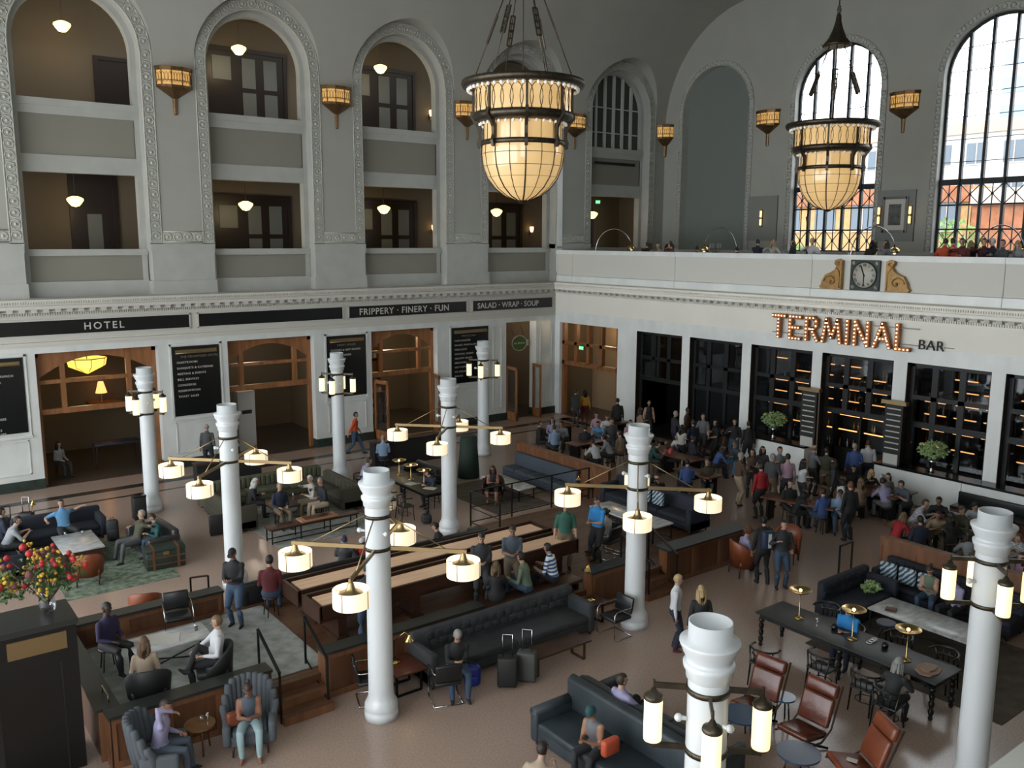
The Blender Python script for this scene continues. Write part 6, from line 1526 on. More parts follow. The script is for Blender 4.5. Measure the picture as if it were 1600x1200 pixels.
    co = np.empty(len(me2.vertices)*3, np.float32); me2.vertices.foreach_get('co', co); co = co.reshape(-1, 3)
    fs = [list(p.vertices) for p in me2.polygons]; bpy.data.meshes.remove(me2)
    cen = np.array([co[f].mean(0) for f in fs]); best = np.full(len(fs), 1e9); lab = np.zeros(len(fs), int)
    for p, q, r_, l_ in seg:
        p = np.array(p); q = np.array(q); d = q-p; t = np.clip(((cen-p) @ d)/(d @ d), 0, 1); dd = np.linalg.norm(cen-(p+t[:, None]*d), axis=1)-r_*(.75 if l_ in (0, 2) else 1)
        w = dd < best; best[w] = dd[w]; lab[w] = l_
    out = MB(); out.v = [tuple(c_) for c_ in co]; out.f = fs; out.m = [int(x) for x in lab]; out.s = [True]*len(fs)
    # nose, ears, brows and eyes
    out.ell((0, .094, -.012), .012, .018, .022, 6, 4, H4); out.ell((0, .088, -.055), .024, .008, .007, 6, 8, H4)
    for s in (-1, 1): out.ell((s*.076, .0, -.005), .01, .018, .03, 6, 4, H4); out.ell((s*.030, .083, .014), .011, .007, .007, 6, 7, H4); out.ell((s*.030, .087, .032), .017, .006, .004, 6, 7, H4)
    for w_, d, s in hands:
        side = d.cross(Vector((0, 0, 1)));
        if side.length < .1: side = d.cross(Vector((0, 1, 0)))
        side.normalize(); nn = side.cross(d).normalized()
        if nn.z > 0: nn = -nn
        for q, L_ in zip((-.026, -.009, .009, .026), (.055, .068, .064, .05)):
            r0 = w_+side*q-d*.012; out.tube([r0, r0+d*L_*.5+nn*.004, r0+d*L_*.85+nn*.022, r0+d*L_*.9+nn*.04], [.0095, .009, .008, .006], 5, 4)
        r0 = w_-d*.05-side*(s*.02); out.tube([r0, r0-side*(s*.03)+d*.025+nn*.01, r0-side*(s*.03)+d*.055+nn*.02], [.011, .010, .007], 5, 4)
    return out, H4
BODY = {}
def col(c_, rough=.8):
    nm = 'cloth_%02d_%02d_%02d' % tuple(int(x*99) for x in c_)
    return mat(nm, c_, rough)
CL = dict(black=(.012,.012,.014), char=(.03,.032,.036), navy=(.012,.018,.04), dnavy=(.016,.02,.03), blue=(.05,.10,.28), bblue=(.02,.22,.55), lblue=(.25,.36,.52), sky=(.12,.30,.52), denim=(.04,.075,.13), ldenim=(.18,.26,.34), mint=(.32,.45,.48),
 white=(.62,.63,.66), offw=(.5,.48,.44), lav=(.33,.31,.48), grey=(.16,.165,.18), lgrey=(.30,.32,.34), dgrey=(.07,.075,.08), olive=(.06,.06,.035), green=(.03,.12,.085), lgreen=(.15,.2,.14), teal=(.015,.075,.075), red=(.35,.012,.02), coral=(.55,.10,.10), orange=(.6,.09,.03),
 yellow=(.55,.30,.03), tan=(.28,.20,.13), beige=(.42,.33,.24), brown=(.09,.05,.03), purple=(.03,.02,.07), pink=(.45,.28,.36), khaki=(.16,.12,.075), maroon=(.12,.015,.02), plaid=(.3,.3,.3), stripe=(.4,.45,.5), slate=(.07,.09,.12))
HC = dict(black=(.008,.007,.006), brown=(.035,.018,.01), dbrown=(.018,.010,.007), blond=(.42,.30,.15), dblond=(.16,.10,.05), grey=(.28,.28,.27), white=(.55,.55,.53), red=(.13,.05,.02))
SK = dict(l=(.50,.30,.21), m=(.36,.19,.12), d=(.09,.045,.028), t=(.28,.13,.08))
stripe_m = bpy.data.materials.new('striped_cloth'); stripe_m.use_nodes = True; nt = stripe_m.node_tree
wv = nt.nodes.new('ShaderNodeTexWave'); wv.bands_direction = 'Z'; wv.inputs['Scale'].default_value = 3.6; rp = nt.nodes.new('ShaderNodeValToRGB'); rp.color_ramp.interpolation = 'CONSTANT'; rp.color_ramp.elements[1].position = .45
rp.color_ramp.elements[0].color = (.012, .07, .22, 1); rp.color_ramp.elements[1].color = (.62, .65, .68, 1); tc = nt.nodes.new('ShaderNodeTexCoord'); nt.links.new(tc.outputs['Object'], wv.inputs[0]); nt.links.new(wv.outputs['Color'], rp.inputs[0]); nt.links.new(rp.outputs[0], nt.nodes['Principled BSDF'].inputs[0])
plaid_m = bpy.data.materials.new('plaid_cloth'); plaid_m.use_nodes = True; nt = plaid_m.node_tree; ck = nt.nodes.new('ShaderNodeTexChecker'); ck.inputs['Scale'].default_value = 34; ck.inputs[1].default_value = (.5, .5, .52, 1); ck.inputs[2].default_value = (.05, .06, .09, 1)
tc = nt.nodes.new('ShaderNodeTexCoord'); nt.links.new(tc.outputs['Object'], ck.inputs[0]); nt.links.new(ck.outputs[0], nt.nodes['Principled BSDF'].inputs[0])
HAIR = {}
PLACED = []
def hair_mesh(style):
    if style in HAIR: return HAIR[style]
    b = MB(); n = 16; rows_ = 12
    def shell(sx, sy, sz, keep, mi=0, oz=.02):
        vs = []; 
        for j in range(rows_+1):
            th = pi*j/rows_
            for i in range(n): a = 2*pi*i/n; vs.append((sx*math.sin(th)*math.cos(a), -.005+sy*math.sin(th)*math.sin(a), oz+sz*math.cos(th)))
        fs = []
        for j in range(rows_):
            for i in range(n):
                f = (j*n+i, (j+1)*n+i, (j+1)*n+(i+1) % n, j*n+(i+1) % n); c_ = sum((Vector(vs[q]) for q in f), Vector())/4
                if keep(c_): fs.append(f)
        b.add(vs, fs, mi, True)
    if style == 'bald': shell(.081, .099, .100, lambda c_: c_.z < .05 and c_.y < .0 and c_.z > -.06)
    elif style in ('cap', 'beanie'):
        shell(.083, .101, .108, lambda c_: c_.z > .045, 0)
        if style == 'cap': b.prism([(-.06, .07), (-.045, .14), (0, .165), (.045, .14), (.06, .07)], 'z', .045, .055)
        else: shell(.088, .106, .13, lambda c_: c_.z > .035, 0)
        shell(.080, .098, .10, lambda c_: c_.z < .05 and c_.y < -.01 and c_.z > -.05, 1)
    else:
        shell(.084, .103, .110, lambda c_: (c_.z > .068 or c_.y < .012) and c_.z > (-.055 if style == 'short' else -.09), 0)
        if style == 'curly': 
            r_ = random.Random(4)
            for _ in range(60):
                a = r_.uniform(0, 2*pi); z = r_.uniform(-.06, .12); y = math.sin(a)
                if y > .35 and z < .06: continue
                b.ball(.085*math.cos(a), .1*y-.01, z, .032, 5)
        if style == 'bun': b.ball(0, -.12, .05, .042, 8)
        if style in ('long', 'wavy'):
            L_ = .34
            for k in range(11):
                a = R(-115+23*k)-pi/2; x, y = .078*math.cos(a), -.005+.095*math.sin(a)
                w_ = .022*(1+.2*(k % 2)); b.tube([(x, y, .02), (x*1.12, y*1.12, -.09), (x*1.15, y*1.05-.015, -.2), (x*1.0+(.01 if style == 'wavy' and k % 2 else 0), y*.95-.025, -.2-L_*.35*(1 if y < -.02 else .4))], [w_, w_*1.25, w_*1.2, w_*.5], 6)
    me = b.mesh('hair', [mat('hair_default', (.03,.02,.01), .6)]*2); HAIR[style] = me; return me
def person(px, py, bz, pose, sex, head, top, bot, hair, style, lb, skin='l', sleeve='l', legs='l', shoe='black', grp=None, sc_=None, hat=None, loc=None, cat='person'):
    key = (pose, sex)
    if key not in BODY:
        mb, H4 = figure_mesh(pose, sex); BODY[key] = (mb.mesh('body', [mat('slot_%d' % i, (.2,.2,.2)) for i in range(9)]), H4)
    me, H4 = BODY[key]; k = sc_ or (1.0 if sex == 'm' else .95); rz = R(head-90)
    hl = H4.translation*k
    if loc is None:
        p = at(px, py, bz+hl.z+.01); off = Matrix.Rotation(rz, 3, 'Z') @ Vector((hl.x, hl.y, 0)); q = Vector((p.x-off.x, p.y-off.y))
        if bz == 0:
            if -17.1 < q.y < -14.9: q.x = min(q.x, -.2)
            elif q.y < -11.1: q.x = min(q.x, -.95)
            elif q.y < -5.0: q.x = min(q.x, -.45)
        for _ in range(3):
            for e in PLACED:
                d = q-e
                if 1e-6 < d.length < .44: q = e+d.normalized()*.44
        loc = (q.x, q.y, bz)
    PLACED.append(Vector(loc[:2]))
    t = bpy.data.objects.new('person', me); COL.objects.link(t); t.location = loc; t.rotation_euler = (0, 0, rz); t.scale = (k, k, k)
    tag(t, lb, cat, grp)
    ct = stripe_m if top == 'stripe' else plaid_m if top == 'plaid' else col(CL[top]); cb = col(CL[bot]); cs = mat('skin_'+skin, SK[skin], .55)
    M_ = [ct, ct if sleeve == 'l' else cs, cb, cb if legs == 'l' else cs, cs, col(CL[shoe]) if shoe != 'bare' else cs, ct if sleeve != 'n' else cs, mat('eye_dark', (.02,.015,.01), .3), mat('lips_'+skin, tuple(c_*.6 for c_ in SK[skin]), .5)]
    for i, m_ in enumerate(M_): t.material_slots[i].link = 'OBJECT'; t.material_slots[i].material = m_
    h = bpy.data.objects.new('hair' if not hat else {'cap': 'cap', 'beanie': 'beanie'}[style], hair_mesh(style)); COL.objects.link(h); h.parent = t; h.matrix_local = H4
    if style in ('long', 'wavy'):
        q = H4.to_quaternion(); e = H4.to_euler('ZXY'); y_ = Matrix.Rotation(e.z, 4, 'Z').to_quaternion(); h.matrix_local = Matrix.Translation(H4.translation) @ y_.slerp(q, .35).to_matrix().to_4x4()
    hm_ = mat('hair_'+hair, HC[hair], .6); ms = [col(CL[hat]) if hat else hm_, hm_]
    for i in range(2): h.material_slots[i].link = 'OBJECT'; h.material_slots[i].material = ms[i]
    return t
AW, TO, RT, LT = 53, 233, -37, 143      # away from, towards, right and left as the camera sees them
P = person
G1 = 'people resting on the lounge sofas'
P(95,786,0,'sitback','m',-85,'sky','char','dbrown','short','man in bright blue tee sprawled on the navy sofa',sleeve='s')
P(27,813,0,'sitlean','m',0,'lgrey','char','dbrown','short','man in pale grey tee leaning forward at the left edge',sleeve='s')
P(2,800,0,'sit','m',10,'navy','navy','black','short','dark haired man in navy at the far left edge')
P(221,803,0,'sitback','m',185,'olive','dgrey','grey','short','grey haired man in olive jacket on the dark sofa')
P(238,808,0,'sitphone','f',185,'teal','denim','brown','short','woman in teal cardigan beside the grey haired man')
P(323,667,0,'stand','m',60,'dgrey','char','grey','bald','bald man in dark sweater standing by the wall')
P(399,752,0,'sitphone','f',-20,'black','black','white','long','white haired woman in black in the olive booth')
P(437,760,0,'sit','m',-90,'navy','khaki','grey','short','person in dark jacket hidden behind the drum lamp')
P(484,748,0,'sittalk','m',170,'offw','khaki','white','short','white haired man in pale shirt in the olive booth')
P(500,752,0,'sittalk','m',180,'dnavy','beige','grey','short','grey haired man in dark jacket at the booth end')
P(556,648,0,'walk','m',-35,'orange','denim','black','short','walking man in orange vest near the third directory board')
P(598,684,0,'sit','m',70,'lblue','navy','grey','bald','balding man in light blue shirt seen from behind')
P(577,720,0,'sitlean','m',0,'lav','denim','dbrown','short','person in lavender shirt at the far long table')
P(668,738,0,'sitlean','m',180,'navy','black','brown','short','laptop worker in navy at the far long table')
P(770,732,0,'sitphone','f',225,'black','black','dbrown','long','woman in black dress looking at her phone',skin='t',sleeve='n',legs='s',shoe='brown')
P(363,864,PZ,'phone','m',225,'black','denim','black','cap','man in black cap and sweater standing on grey rug',hat='black',skin='t')
P(421,875,PZ,'sit','m',60,'maroon','denim','black','short','boy in black and red shirt seen from behind')
P(538,845,0,'lounge','m',60,'dgrey','denim','grey','cap','lounging person in purple cap behind the shuffleboards',hat='purple')
P(566,846,0,'lounge','f',40,'red','denim','dblond','cap','person in white cap and red top behind the capital',hat='white')
P(680,822,0,'sitphone','m',150,'black','char','dbrown','short','dark dressed man hunched behind the shuffleboard table')
P(768,846,PZ,'phone','m',240,'char','char','dbrown','short','man in dark blazer standing at the near shuffleboard')
P(808,830,PZ,'phone','m',235,'slate','khaki','black','short','man in blue grey tee and khaki trousers standing',sleeve='s',skin='m')
P(0,0,PZ,'sitlow','f',60,'black','black','dblond','long','long haired woman in black vest on the platform edge',loc=(-16.87,-18.2,PZ))
P(0,0,PZ,'sitlow','m',125,'lgreen','denim','dbrown','short','person in sage green top sitting at the platform edge',loc=(-16.03,-18.2,PZ))
P(0,0,PZ,'sitlow','m',120,'stripe','black','black','short','man in blue and white striped tee',sleeve='s',skin='m',loc=(-15.2,-18.12,PZ))
P(884,790,PZ,'stand','m',235,'green','khaki','dbrown','short','man in green tee standing behind the drum lamp',sleeve='s')
P(933,782,PZ,'phone','m',190,'bblue','black','brown','short','man in bright blue polo standing on the platform',sleeve='s')
P(946,800,PZ,'sit','f',100,'offw','dgrey','brown','bun','seated woman in white top behind the blue polo man')
P(541,868,PZ,'play','m',60,'char','denim','dbrown','short','person in blue jeans standing behind the lamp column')
P(715,992,0,'sitphone','m',-115,'black','denim','grey','short','grey haired man in black jacket holding a phone')
P(167,950,PZ,'sit','m',-60,'purple','black','black','short','dark haired man in deep purple shirt by the parapet',skin='d')
P(228,1008,PZ,'sit','f',75,'beige','slate','dblond','long','woman with long fair hair seen from behind on platform')
P(341,973,PZ,'sitcross','m',165,'white','black','dblond','short','man in crisp white shirt in black armchair')
P(236,1092,0,'sitface','m',-25,'lav','slate','dbrown','short','man in pale shirt with hand at face in grey armchair',skin='m')
P(370,1076,0,'sitphone','f',-118,'slate','mint','brown','bun','woman in tank top and mint trousers in grey armchair',sleeve='n',skin='t',shoe='bare')
P(924,1112,0,'sitphone','f',190,'grey','char','dbrown','beanie','woman in teal beanie on the velvet sofa',hat='teal',sleeve='n',skin='m')
P(972,1062,0,'sitcross','m',-5,'lav','black','brown','short','man in lavender shirt on the sofa facing away')
P(848,1170,0,'sitlean','m',30,'beige','denim','dbrown','short','man in beige sweater at the bottom edge')
P(1060,905,0,'stand','f',-50,'white','navy','blond','short','short haired blond woman in white blouse standing',shoe='maroon')
P(1096,922,0,'stand','f',55,'black','black','blond','long','woman with long pale blond hair in black coat')
P(1150,826,0,'sitphone','f',-20,'lav','denim','red','curly','curly red haired woman in tan armchair')
P(1194,813,0,'turn','m',60,'black','black','black','short','man in black jacket with white striped backpack')
P(1216,818,0,'drink','m',235,'char','denim','dbrown','short','man in dark jacket facing the backpack man')
P(1325,950,0,'sitphone','m',185,'bblue','navy','dbrown','short','man in bright blue bending over the long table',sleeve='s')
P(1405,1036,0,'sitlean','f',5,'char','black','grey','wavy','woman with wavy grey hair at the long black table')
P(1453,890,0,'sitphone','f',190,'lgreen','denim','brown','bun','woman in sleeveless sage top on the tufted sofa',sleeve='n')
P(1490,903,0,'sitphone','m',170,'lav','black','brown','short','man in lavender shirt behind the right column lamps')
GB = 'people in the corner booths by the bar'
P(1412,806,0,'sitlean','f',-10,'red','black','dblond','long','woman in bright red top with long fair hair')
P(1438,812,0,'sit','m',55,'navy','char','black','short','man in navy track jacket seen from behind')
P(1446,786,0,'sitlean','m',-60,'plaid','khaki','brown','short','man in pale checked shirt at the corner booth')
P(1467,782,0,'sitlean','m',200,'black','black','black','short','young man in black with back to the white counter',skin='m')
P(1466,804,0,'sitlean','m',-150,'tan','khaki','black','short','dark haired man in tan shirt at the booth table',skin='m')
P(1486,806,0,'sit','f',60,'black','black','black','long','dark haired woman in black at the booth table')
P(1503,796,0,'sittalk','m',150,'olive','char','dblond','cap','person in olive jacket and cap at the counter',hat='olive')
P(1523,790,0,'sitlean','m',180,'lgrey','char','black','cap','person with flat black cap below the counter',hat='black')
P(1513,836,0,'sitlean','f',40,'lgrey','denim','dbrown','long','woman in long sleeved grey top left of the column')
P(1591,840,0,'sitlean','m',160,'plaid','denim','red','short','person in black checked shirt at the right edge')
P(1597,870,0,'sit','f',140,'pink','grey','brown','long','person in pink top cut by the right edge')
P(1379,752,0,'sitlean','m',60,'lav','grey','dbrown','short','man in pale lilac shirt at the counter table')
P(1408,756,0,'sitlean','m',165,'slate','char','black','short','man in slate tee facing the lilac shirt man',sleeve='s')
P(1388,744,0,'sitface','f',230,'grey','black','dbrown','long','woman with dark hair behind the lilac shirt man')
P(1329,758,0,'stand','m',70,'black','black','red','short','red haired man in black standing among the tables')
P(1313,770,0,'sitphone','m',225,'lblue','denim','black','short','man in light blue shirt looking down',skin='m')
P(1286,768,0,'sit','m',70,'blue','denim','dbrown','short','broad man in mid blue shirt seen from behind')
P(1258,768,0,'sitlean','f',-30,'black','black','black','long','dark haired girl leaning on the long communal table',skin='m')
P(1235,755,0,'sit','m',240,'black','char','dbrown','short','man in black at the end of the communal table')
P(1345,752,0,'sit','f',70,'tan','khaki','dblond','long','fair haired woman in tan jacket seen from behind')
P(1362,738,0,'sittalk','f',230,'black','black','blond','long','blond woman in black below the bar counter')
P(1334,732,0,'sit','f',230,'black','navy','black','long','dark haired woman smiling below the bar opening')
P(1317,748,0,'sit','f',-40,'white','black','dbrown','long','woman in white top beside the communal table end')
P(1336,697,0,'turn','m',35,'blue','navy','grey','bald','balding man in royal blue shirt at the bar')
P(1365,690,0,'stand','m',40,'white','navy','brown','short','man in untucked white shirt at the bar')
P(1273,700,0,'drink','m',-20,'grey','char','dblond','bald','shaven headed man in grey sweater in the bar queue')
P(1292,704,0,'arms','m',30,'olive','khaki','dbrown','short','man in olive top in the bar queue')
P(1303,722,0,'turn','f',120,'char','char','dbrown','long','woman in charcoal waiting behind the bar queue')
P(1256,722,0,'arms','f',-20,'white','char','black','long','dark haired woman in loose white sweater')
P(1231,714,0,'stand','m',60,'pink','char','black','short','man in pink shirt seen from behind')
P(1219,703,0,'drink','m',235,'grey','char','black','short','dark haired man facing the pink shirted man')
P(1208,714,0,'turn','m',10,'dgrey','khaki','grey','short','older grey haired man in dark green sweater')
P(1189,729,0,'stand','m',75,'red','black','black','short','person in bright red hoodie with white lettering')
P(1176,706,0,'arms','f',220,'brown','char','brown','long','woman in brown top behind the red hoodie')
P(1158,712,0,'turn','m',-20,'brown','beige','grey','short','older man in brown vest over blue sleeves')
P(1192,702,0,'drink','f',230,'dgrey','char','dbrown','long','long haired woman in grey beside the white counter')
P(1130,700,0,'sitlean','f',-30,'blue','black','brown','long','woman in blue top leaning over a small table')
P(1148,694,0,'sitphone','f',190,'slate','sky','dblond','short','fair haired person in slate facing the blue top woman')
P(1105,722,0,'sit','f',230,'olive','char','dblond','short','fair haired woman in olive behind a communal table')
P(1074,722,0,'sit','m',60,'blue','navy','black','short','man in cornflower blue shirt seen from behind')
P(1042,692,0,'sitlean','f',150,'coral','char','brown','long','woman in coral top leaning left over a table')
P(1058,682,0,'sitlean','m',190,'white','char','dbrown','short','man in white tee behind the coral top woman',sleeve='s')
P(1028,694,0,'sitlean','f',-60,'teal','char','black','curly','curly dark haired woman in teal facing the coral top')
P(1083,684,0,'sit','m',-20,'dnavy','dnavy','black','short','man in dark suit seated among standing drinkers',skin='m')
P(1118,660,0,'drink','f',150,'black','black','black','long','woman in black dress holding a drink',sleeve='s')
P(1099,650,0,'turn','m',200,'grey','char','brown','short','man in grey polo talking near the dark doors',sleeve='s')
P(1152,658,0,'drink','m',215,'black','denim','black','short','man in black drinking against the white pier')
P(1176,668,0,'sittalk','f',140,'brown','black','black','long','woman in dark top leaning by the counter end')
P(1183,660,0,'stand','m',60,'black','black','dbrown','short','dark figure beside the counter end')
P(1075,641,0,'stand','m',-60,'brown','char','black','short','dark skinned man in brown before the dark window',skin='d')
P(1056,646,0,'turn','m',-20,'dnavy','navy','grey','short','man in dark navy leaning by the first pier')
P(1083,660,0,'stand','m',75,'navy','navy','dbrown','short','man in navy sweater seen from behind, mid crowd')
P(1066,668,0,'arms','f',20,'offw','black','black','long','woman with white top and black skirt mid crowd')
P(1025,628,0,'stand','f',230,'black','black','dblond','short','fair haired woman in black vest facing the hall',sleeve='n')
P(1001,640,0,'phone','f',-20,'tan','char','brown','long','woman in patterned tan top holding a menu')
P(985,660,0,'sit','m',225,'pink','char','black','short','young man in pink shirt seated by the passage')
P(965,626,0,'stand','m',60,'black','black','black','short','person in black hooded jacket with pale emblem')
P(914,612,0,'stand','f',60,'yellow','maroon','black','long','woman in yellow jacket near the black screen')
P(900,612,0,'stand','m',0,'char','char','black','cap','man in dark hat beside the yellow jacket woman',hat='char')
P(844,662,0,'sit','m',-40,'black','black','black','short','dark dressed man at the far booth end')
P(866,668,0,'sit','m',75,'lblue','char','brown','short','man in pale blue checked shirt seen from behind')
P(877,662,0,'sitlean','m',200,'grey','char','brown','short','man in grey tee at the far booth',skin='m')
P(863,656,0,'sit','f',230,'lav','char','brown','long','woman beyond the pale blue checked shirt')
P(914,668,0,'sit','m',60,'dnavy','navy','black','short','man in midnight navy seen from behind, back booth')
P(934,662,0,'sitlean','m',215,'sky','denim','black','short','man in sky blue tee leaning over a back table',sleeve='s')
P(932,648,0,'sit','f',225,'pink','char','dbrown','short','person in mauve top at the back booth')
P(949,652,0,'sitlean','m',-130,'white','char','brown','short','man in white shirt and dark vest, back booth')
P(926,690,0,'sitlean','m',85,'white','black','dbrown','short','man in white shirt bending over near back table')
P(943,684,0,'sitlean','m',120,'lgrey','char','black','short','man in light grey at the near back table')
P(968,677,0,'sit','m',100,'tan','khaki','brown','short','broad man in tan shirt at the near back table')
P(956,658,0,'turn','m',230,'char','char','brown','short','man in charcoal among the back tables')
P(1028,745,0,'sitface','m',235,'black','black','dbrown','short','man in black with hand on chin by the column')
P(1062,765,0,'sitphone','f',180,'navy','navy','black','long','dark haired woman in navy raising her arm',sleeve='s')
P(103,664,0,'sit','f',-60,'lgrey','char','dbrown','long','dim seated woman inside the first shop opening',loc=(-21.9,1.4,0))
SNAP = [('man in crisp white shirt in black armchair', 'black upholstered armchair of the man in white shirt'), ('woman with long fair hair seen from behind on platform', 'black upholstered armchair of the long haired woman'),
 ('curly red haired woman in tan armchair', 'tan leather armchair under the curly haired woman'), ('man in bright blue bending over the long table', 'black bentwood chair under the bending man in blue'),
 ('woman with wavy grey hair at the long black table', 'black bentwood chair under the grey haired woman'), ('person in lavender shirt at the far long table', 'bentwood chair under the person in lavender shirt'),
 ('laptop worker in navy at the far long table', 'bentwood chair under the laptop worker at the far table'), ('woman in black dress looking at her phone', 'dark red armchair in the dim area behind the railing'),
 ('seated woman in white top behind the blue polo man', 'black chrome chair under the woman with white sling'), ('man in pale shirt with hand at face in grey armchair', 'grey channel-back armchair under the man in white shirt'), ('woman in tank top and mint trousers in grey armchair', 'grey channel-back armchair under the woman in mint trousers')]
BYL = {o.get('label'): o for o in bpy.data.objects if o.get('label')}
for a_, b_ in SNAP:
    pe, chx = BYL[a_], BYL[b_]; r_ = pe.rotation_euler.z; k_ = .06 if 'armchair' in b_ else .0
    if 'grey channel' in b_: pe.location.x = chx.location.x-.04*math.sin(chx.rotation_euler.z); pe.location.y = chx.location.y+.04*math.cos(chx.rotation_euler.z); pe.rotation_euler.z = chx.rotation_euler.z; continue
    chx.location.x = pe.location.x-math.sin(r_)*k_; chx.location.y = pe.location.y+math.cos(r_)*k_; chx.rotation_euler.z = r_
for o_ in (BYL['curly red haired woman in tan armchair'], BYL['tan leather armchair under the curly haired woman']): o_.location.y -= .3; o_.location.x += .1
for o_ in bpy.data.objects:
    if o_.get('category') == 'person' and abs(o_.location.z-PZ) < .01 and -18.9 < o_.location.y < -17.75 and 'sage green' not in o_['label'] and 'striped tee' not in o_['label'] and 'black vest on' not in o_['label']: o_.location.y = -17.80
BYL['person in blue jeans standing behind the lamp column'].location.y = -18.0
# guests on the terrace
TZ = 6.73; GT = 'guests on the terrace'
for k, (px, hd, top, hair, st, pose, lb) in enumerate([(1012,60,'black','black','short','stand','furthest dark haired guest at the terrace corner'), (1030,200,'beige','dbrown','short','stand','guest with brown hair beside the corner on terrace'), (1041,30,'black','black','long','stand','black haired terrace guest left of the standing woman'),
   (1053,120,'maroon','black','short','arms','second black haired terrace guest near the niche'), (1089,10,'black','black','short','sit','low seated terrace guest below the candelabra'), (1107,200,'black','dbrown','short','sit','terrace guest seated at the niche centre'),
   (1152,20,'black','black','short','sit','terrace guest by the arc lamp stem'), (1184,20,'navy','black','short','arms','terrace guest in navy left of the grey panel'), (1209,200,'offw','blond','long','stand','blond terrace guest below the grey panel'), (1240,150,'black','brown','long','turn','brown haired terrace guest in black at the window edge'),
   (1270,200,'white','blond','short','stand','terrace guest in white below the further chandelier'), (1362,20,'black','black','long','arms','terrace guest in black bending below the framed picture'), (1390,100,'grey','dbrown','long','stand','terrace guest with dark brown hair below the picture'),
   (1475,10,'orange','dbrown','short','stand','terrace guest in rust shirt at the nearer window'), (1490,60,'orange','brown','short','turn','terrace guest in orange brown shirt seen from behind'), (1508,160,'maroon','black','short','stand','dark haired terrace guest in maroon'),
   (1520,50,'black','blond','long','arms','terrace guest with fair hair and black top'), (1554,60,'navy','white','short','stand','white haired terrace guest in navy jacket'), (1568,150,'dgrey','black','short','drink','tall dark haired terrace guest near the right edge'), (1594,170,'lgrey','blond','long','stand','blond terrace guest in grey at the right edge'),
   (1538,200,'maroon','brown','short','stand','terrace guest in wine red between the window mullions')]):
    sit = pose == 'sit'
    x = 1.1+.3*(k % 3)
    d = CR*((px-800)/FPX)+CU*((600-385)/FPX)+CF; q = CAM_LOC+d*((x-CAM_LOC.x)/d.x)
    # seated guests behind the coping: only heads and shoulders rise above it
    po = {'stand': 'sittalk', 'turn': 'sit', 'arms': 'sitface', 'drink': 'sittalk', 'sit': 'sit'}[pose] if px not in (1568, 1184) else pose
    z = TZ+(.25 if po.startswith('sit') and not sit else .12 if sit else -.0)+(.2 if px > 1180 and po.startswith('sit') else 0)
    P(0,0,z if po.startswith('sit') else TZ-.15,po,'f' if st == 'long' else 'm',hd,top,'char',hair,st,lb,loc=(x, q.y, z if po.startswith('sit') else TZ),grp=GT)
    if po.startswith('sit'):
        s_ = thing('bar_stool', 'dark stool under the '+lb.replace('terrace guest', 'guest')[:60], 'stool', (x, q.y, TZ), R(hd-90), 'terrace stools'); hh = z-TZ+.43
        b = MB(); b.rb(0, 0, hh-.02, .36, .36, .05, .02); b.build('seat', leather_black, s_); legs4(s_, .14, .14, hh-.04, iron, .014)
o = P(1067,372,TZ,'drink','f',100,'maroon','black','brown','long','standing woman in wine top on the terrace by the niche',grp=GT,loc=(1.6,-5.9,TZ-.0))
# backpacks and bags that people wear or hold
def worn_pack(person_o, lb, m1, m2=None):
    t = thing('backpack', lb, 'bag', (0,0,0)); t.matrix_world = Matrix.Translation(person_o.location) @ Matrix.Rotation(person_o.rotation_euler.z, 4, 'Z'); t.location = person_o.location; t.rotation_euler = person_o.rotation_euler
    b = MB(); b.rb(0, -.23, 1.22, .32, .18, .48, .07, 3); b.build('body', m1, t)
    if m2: 
        b = MB(); b.b(-.03, .05, -.33, -.31, 1.05, 1.4); b.c(.01, -.325, 1.18, .05, .02, .1); b.build('stripe', m2, t)
    b = MB(); 
    for s in (-1, 1): b.tube([(s*.1, -.14, 1.42), (s*.12, .0, 1.48), (s*.12, .13, 1.35), (s*.13, .1, 1.1), (s*.13, -.12, 1.02)], .014, 5)
    b.build('strap', blackmat, t)
for o in [o for o in bpy.data.objects if o.get('label') == 'man in black jacket with white striped backpack']: worn_pack(o, 'dark blue backpack with white stripe worn by the man in black', mat('pack_blue', (.015,.03,.07), .6), white_p)
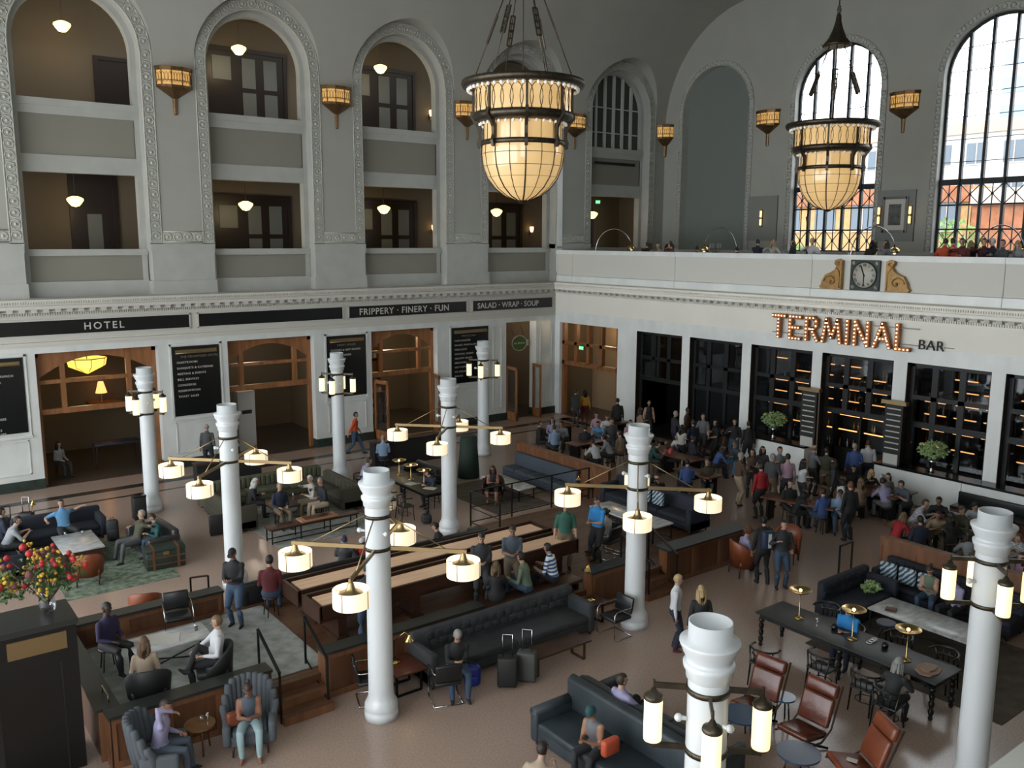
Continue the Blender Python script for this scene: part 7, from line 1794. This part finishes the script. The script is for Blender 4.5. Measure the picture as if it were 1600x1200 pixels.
for o in [o for o in bpy.data.objects if o.get('label') == 'woman in tank top and mint trousers in grey armchair']:
    b = MB(); b.rb(0, 0, .13, .26, .12, .26, .05, 3); q = Matrix.Rotation(o.rotation_euler.z, 3, 'Z') @ Vector((.24, .14, 0)); tag(b.build('handbag', leather_rust, None, (o.location.x+q.x, o.location.y+q.y, .5)), 'rust leather handbag beside the woman in mint trousers', 'bag')
for o in [o for o in bpy.data.objects if o.get('label') == 'woman in teal beanie on the velvet sofa']:
    b = MB(); b.rb(0, 0, .14, .34, .14, .28, .06, 3); q = Matrix.Rotation(o.rotation_euler.z, 3, 'Z') @ Vector((-.33, .12, 0)); tag(b.build('shoulder_bag', mat('bag_orange', (.6,.1,.04), .6), None, (o.location.x+q.x, o.location.y+q.y, .53)), 'bright orange bag beside the woman in teal beanie', 'bag')
# benches and stools under the seated crowd
bm_ = MB(); bm_.lathe([(.001, .40), (.17, .40), (.18, .42), (.17, .445), (.001, .445)], n=14); st_me = bm_.mesh('seat', walnut)
lg_ = MB(); lg_.tube([(.12, 0, .40), (.17, 0, 0)], .012, 5); lg_me = lg_.mesh('leg', iron)
seated = [o for o in bpy.data.objects if o.name.startswith('person') and o.location.z < 1 and o.get('category') == 'person']
furn = [o for o in bpy.data.objects if o.get('category') in ('sofa', 'armchair', 'chair', 'bench')]
sit_me = {BODY[k][0].name: k[0] for k in BODY if k[0].startswith('sit') or k[0] == 'lounge'}
for o in seated:
    if o.data.name not in sit_me or sit_me[o.data.name] == 'sitlow': continue
    x, y = o.location.x, o.location.y
    near = False
    for f_ in furn:
        r_ = f_.matrix_local.to_3x3().inverted() @ (Vector((x, y, 0))-Vector((f_.location.x, f_.location.y, 0)))
        hw_ = 2.2 if f_['category'] == 'sofa' else .5 if f_['category'] != 'bench' else 2.7
        if abs(r_.x) < hw_ and abs(r_.y) < .5 and f_.location.z < 3: near = True
    if near: continue
    s_ = thing('wooden_stool', 'round wooden stool under the '+o['label'].split(' at ')[0].split(' by ')[0], 'stool', (x, y, o.location.z+.012*(o.location.z > .1)), 0, 'stools of the seated crowd')
    put('seat', st_me, s_)
    for k in range(4): put('leg', lg_me, s_, None, pi/4+pi/2*k)
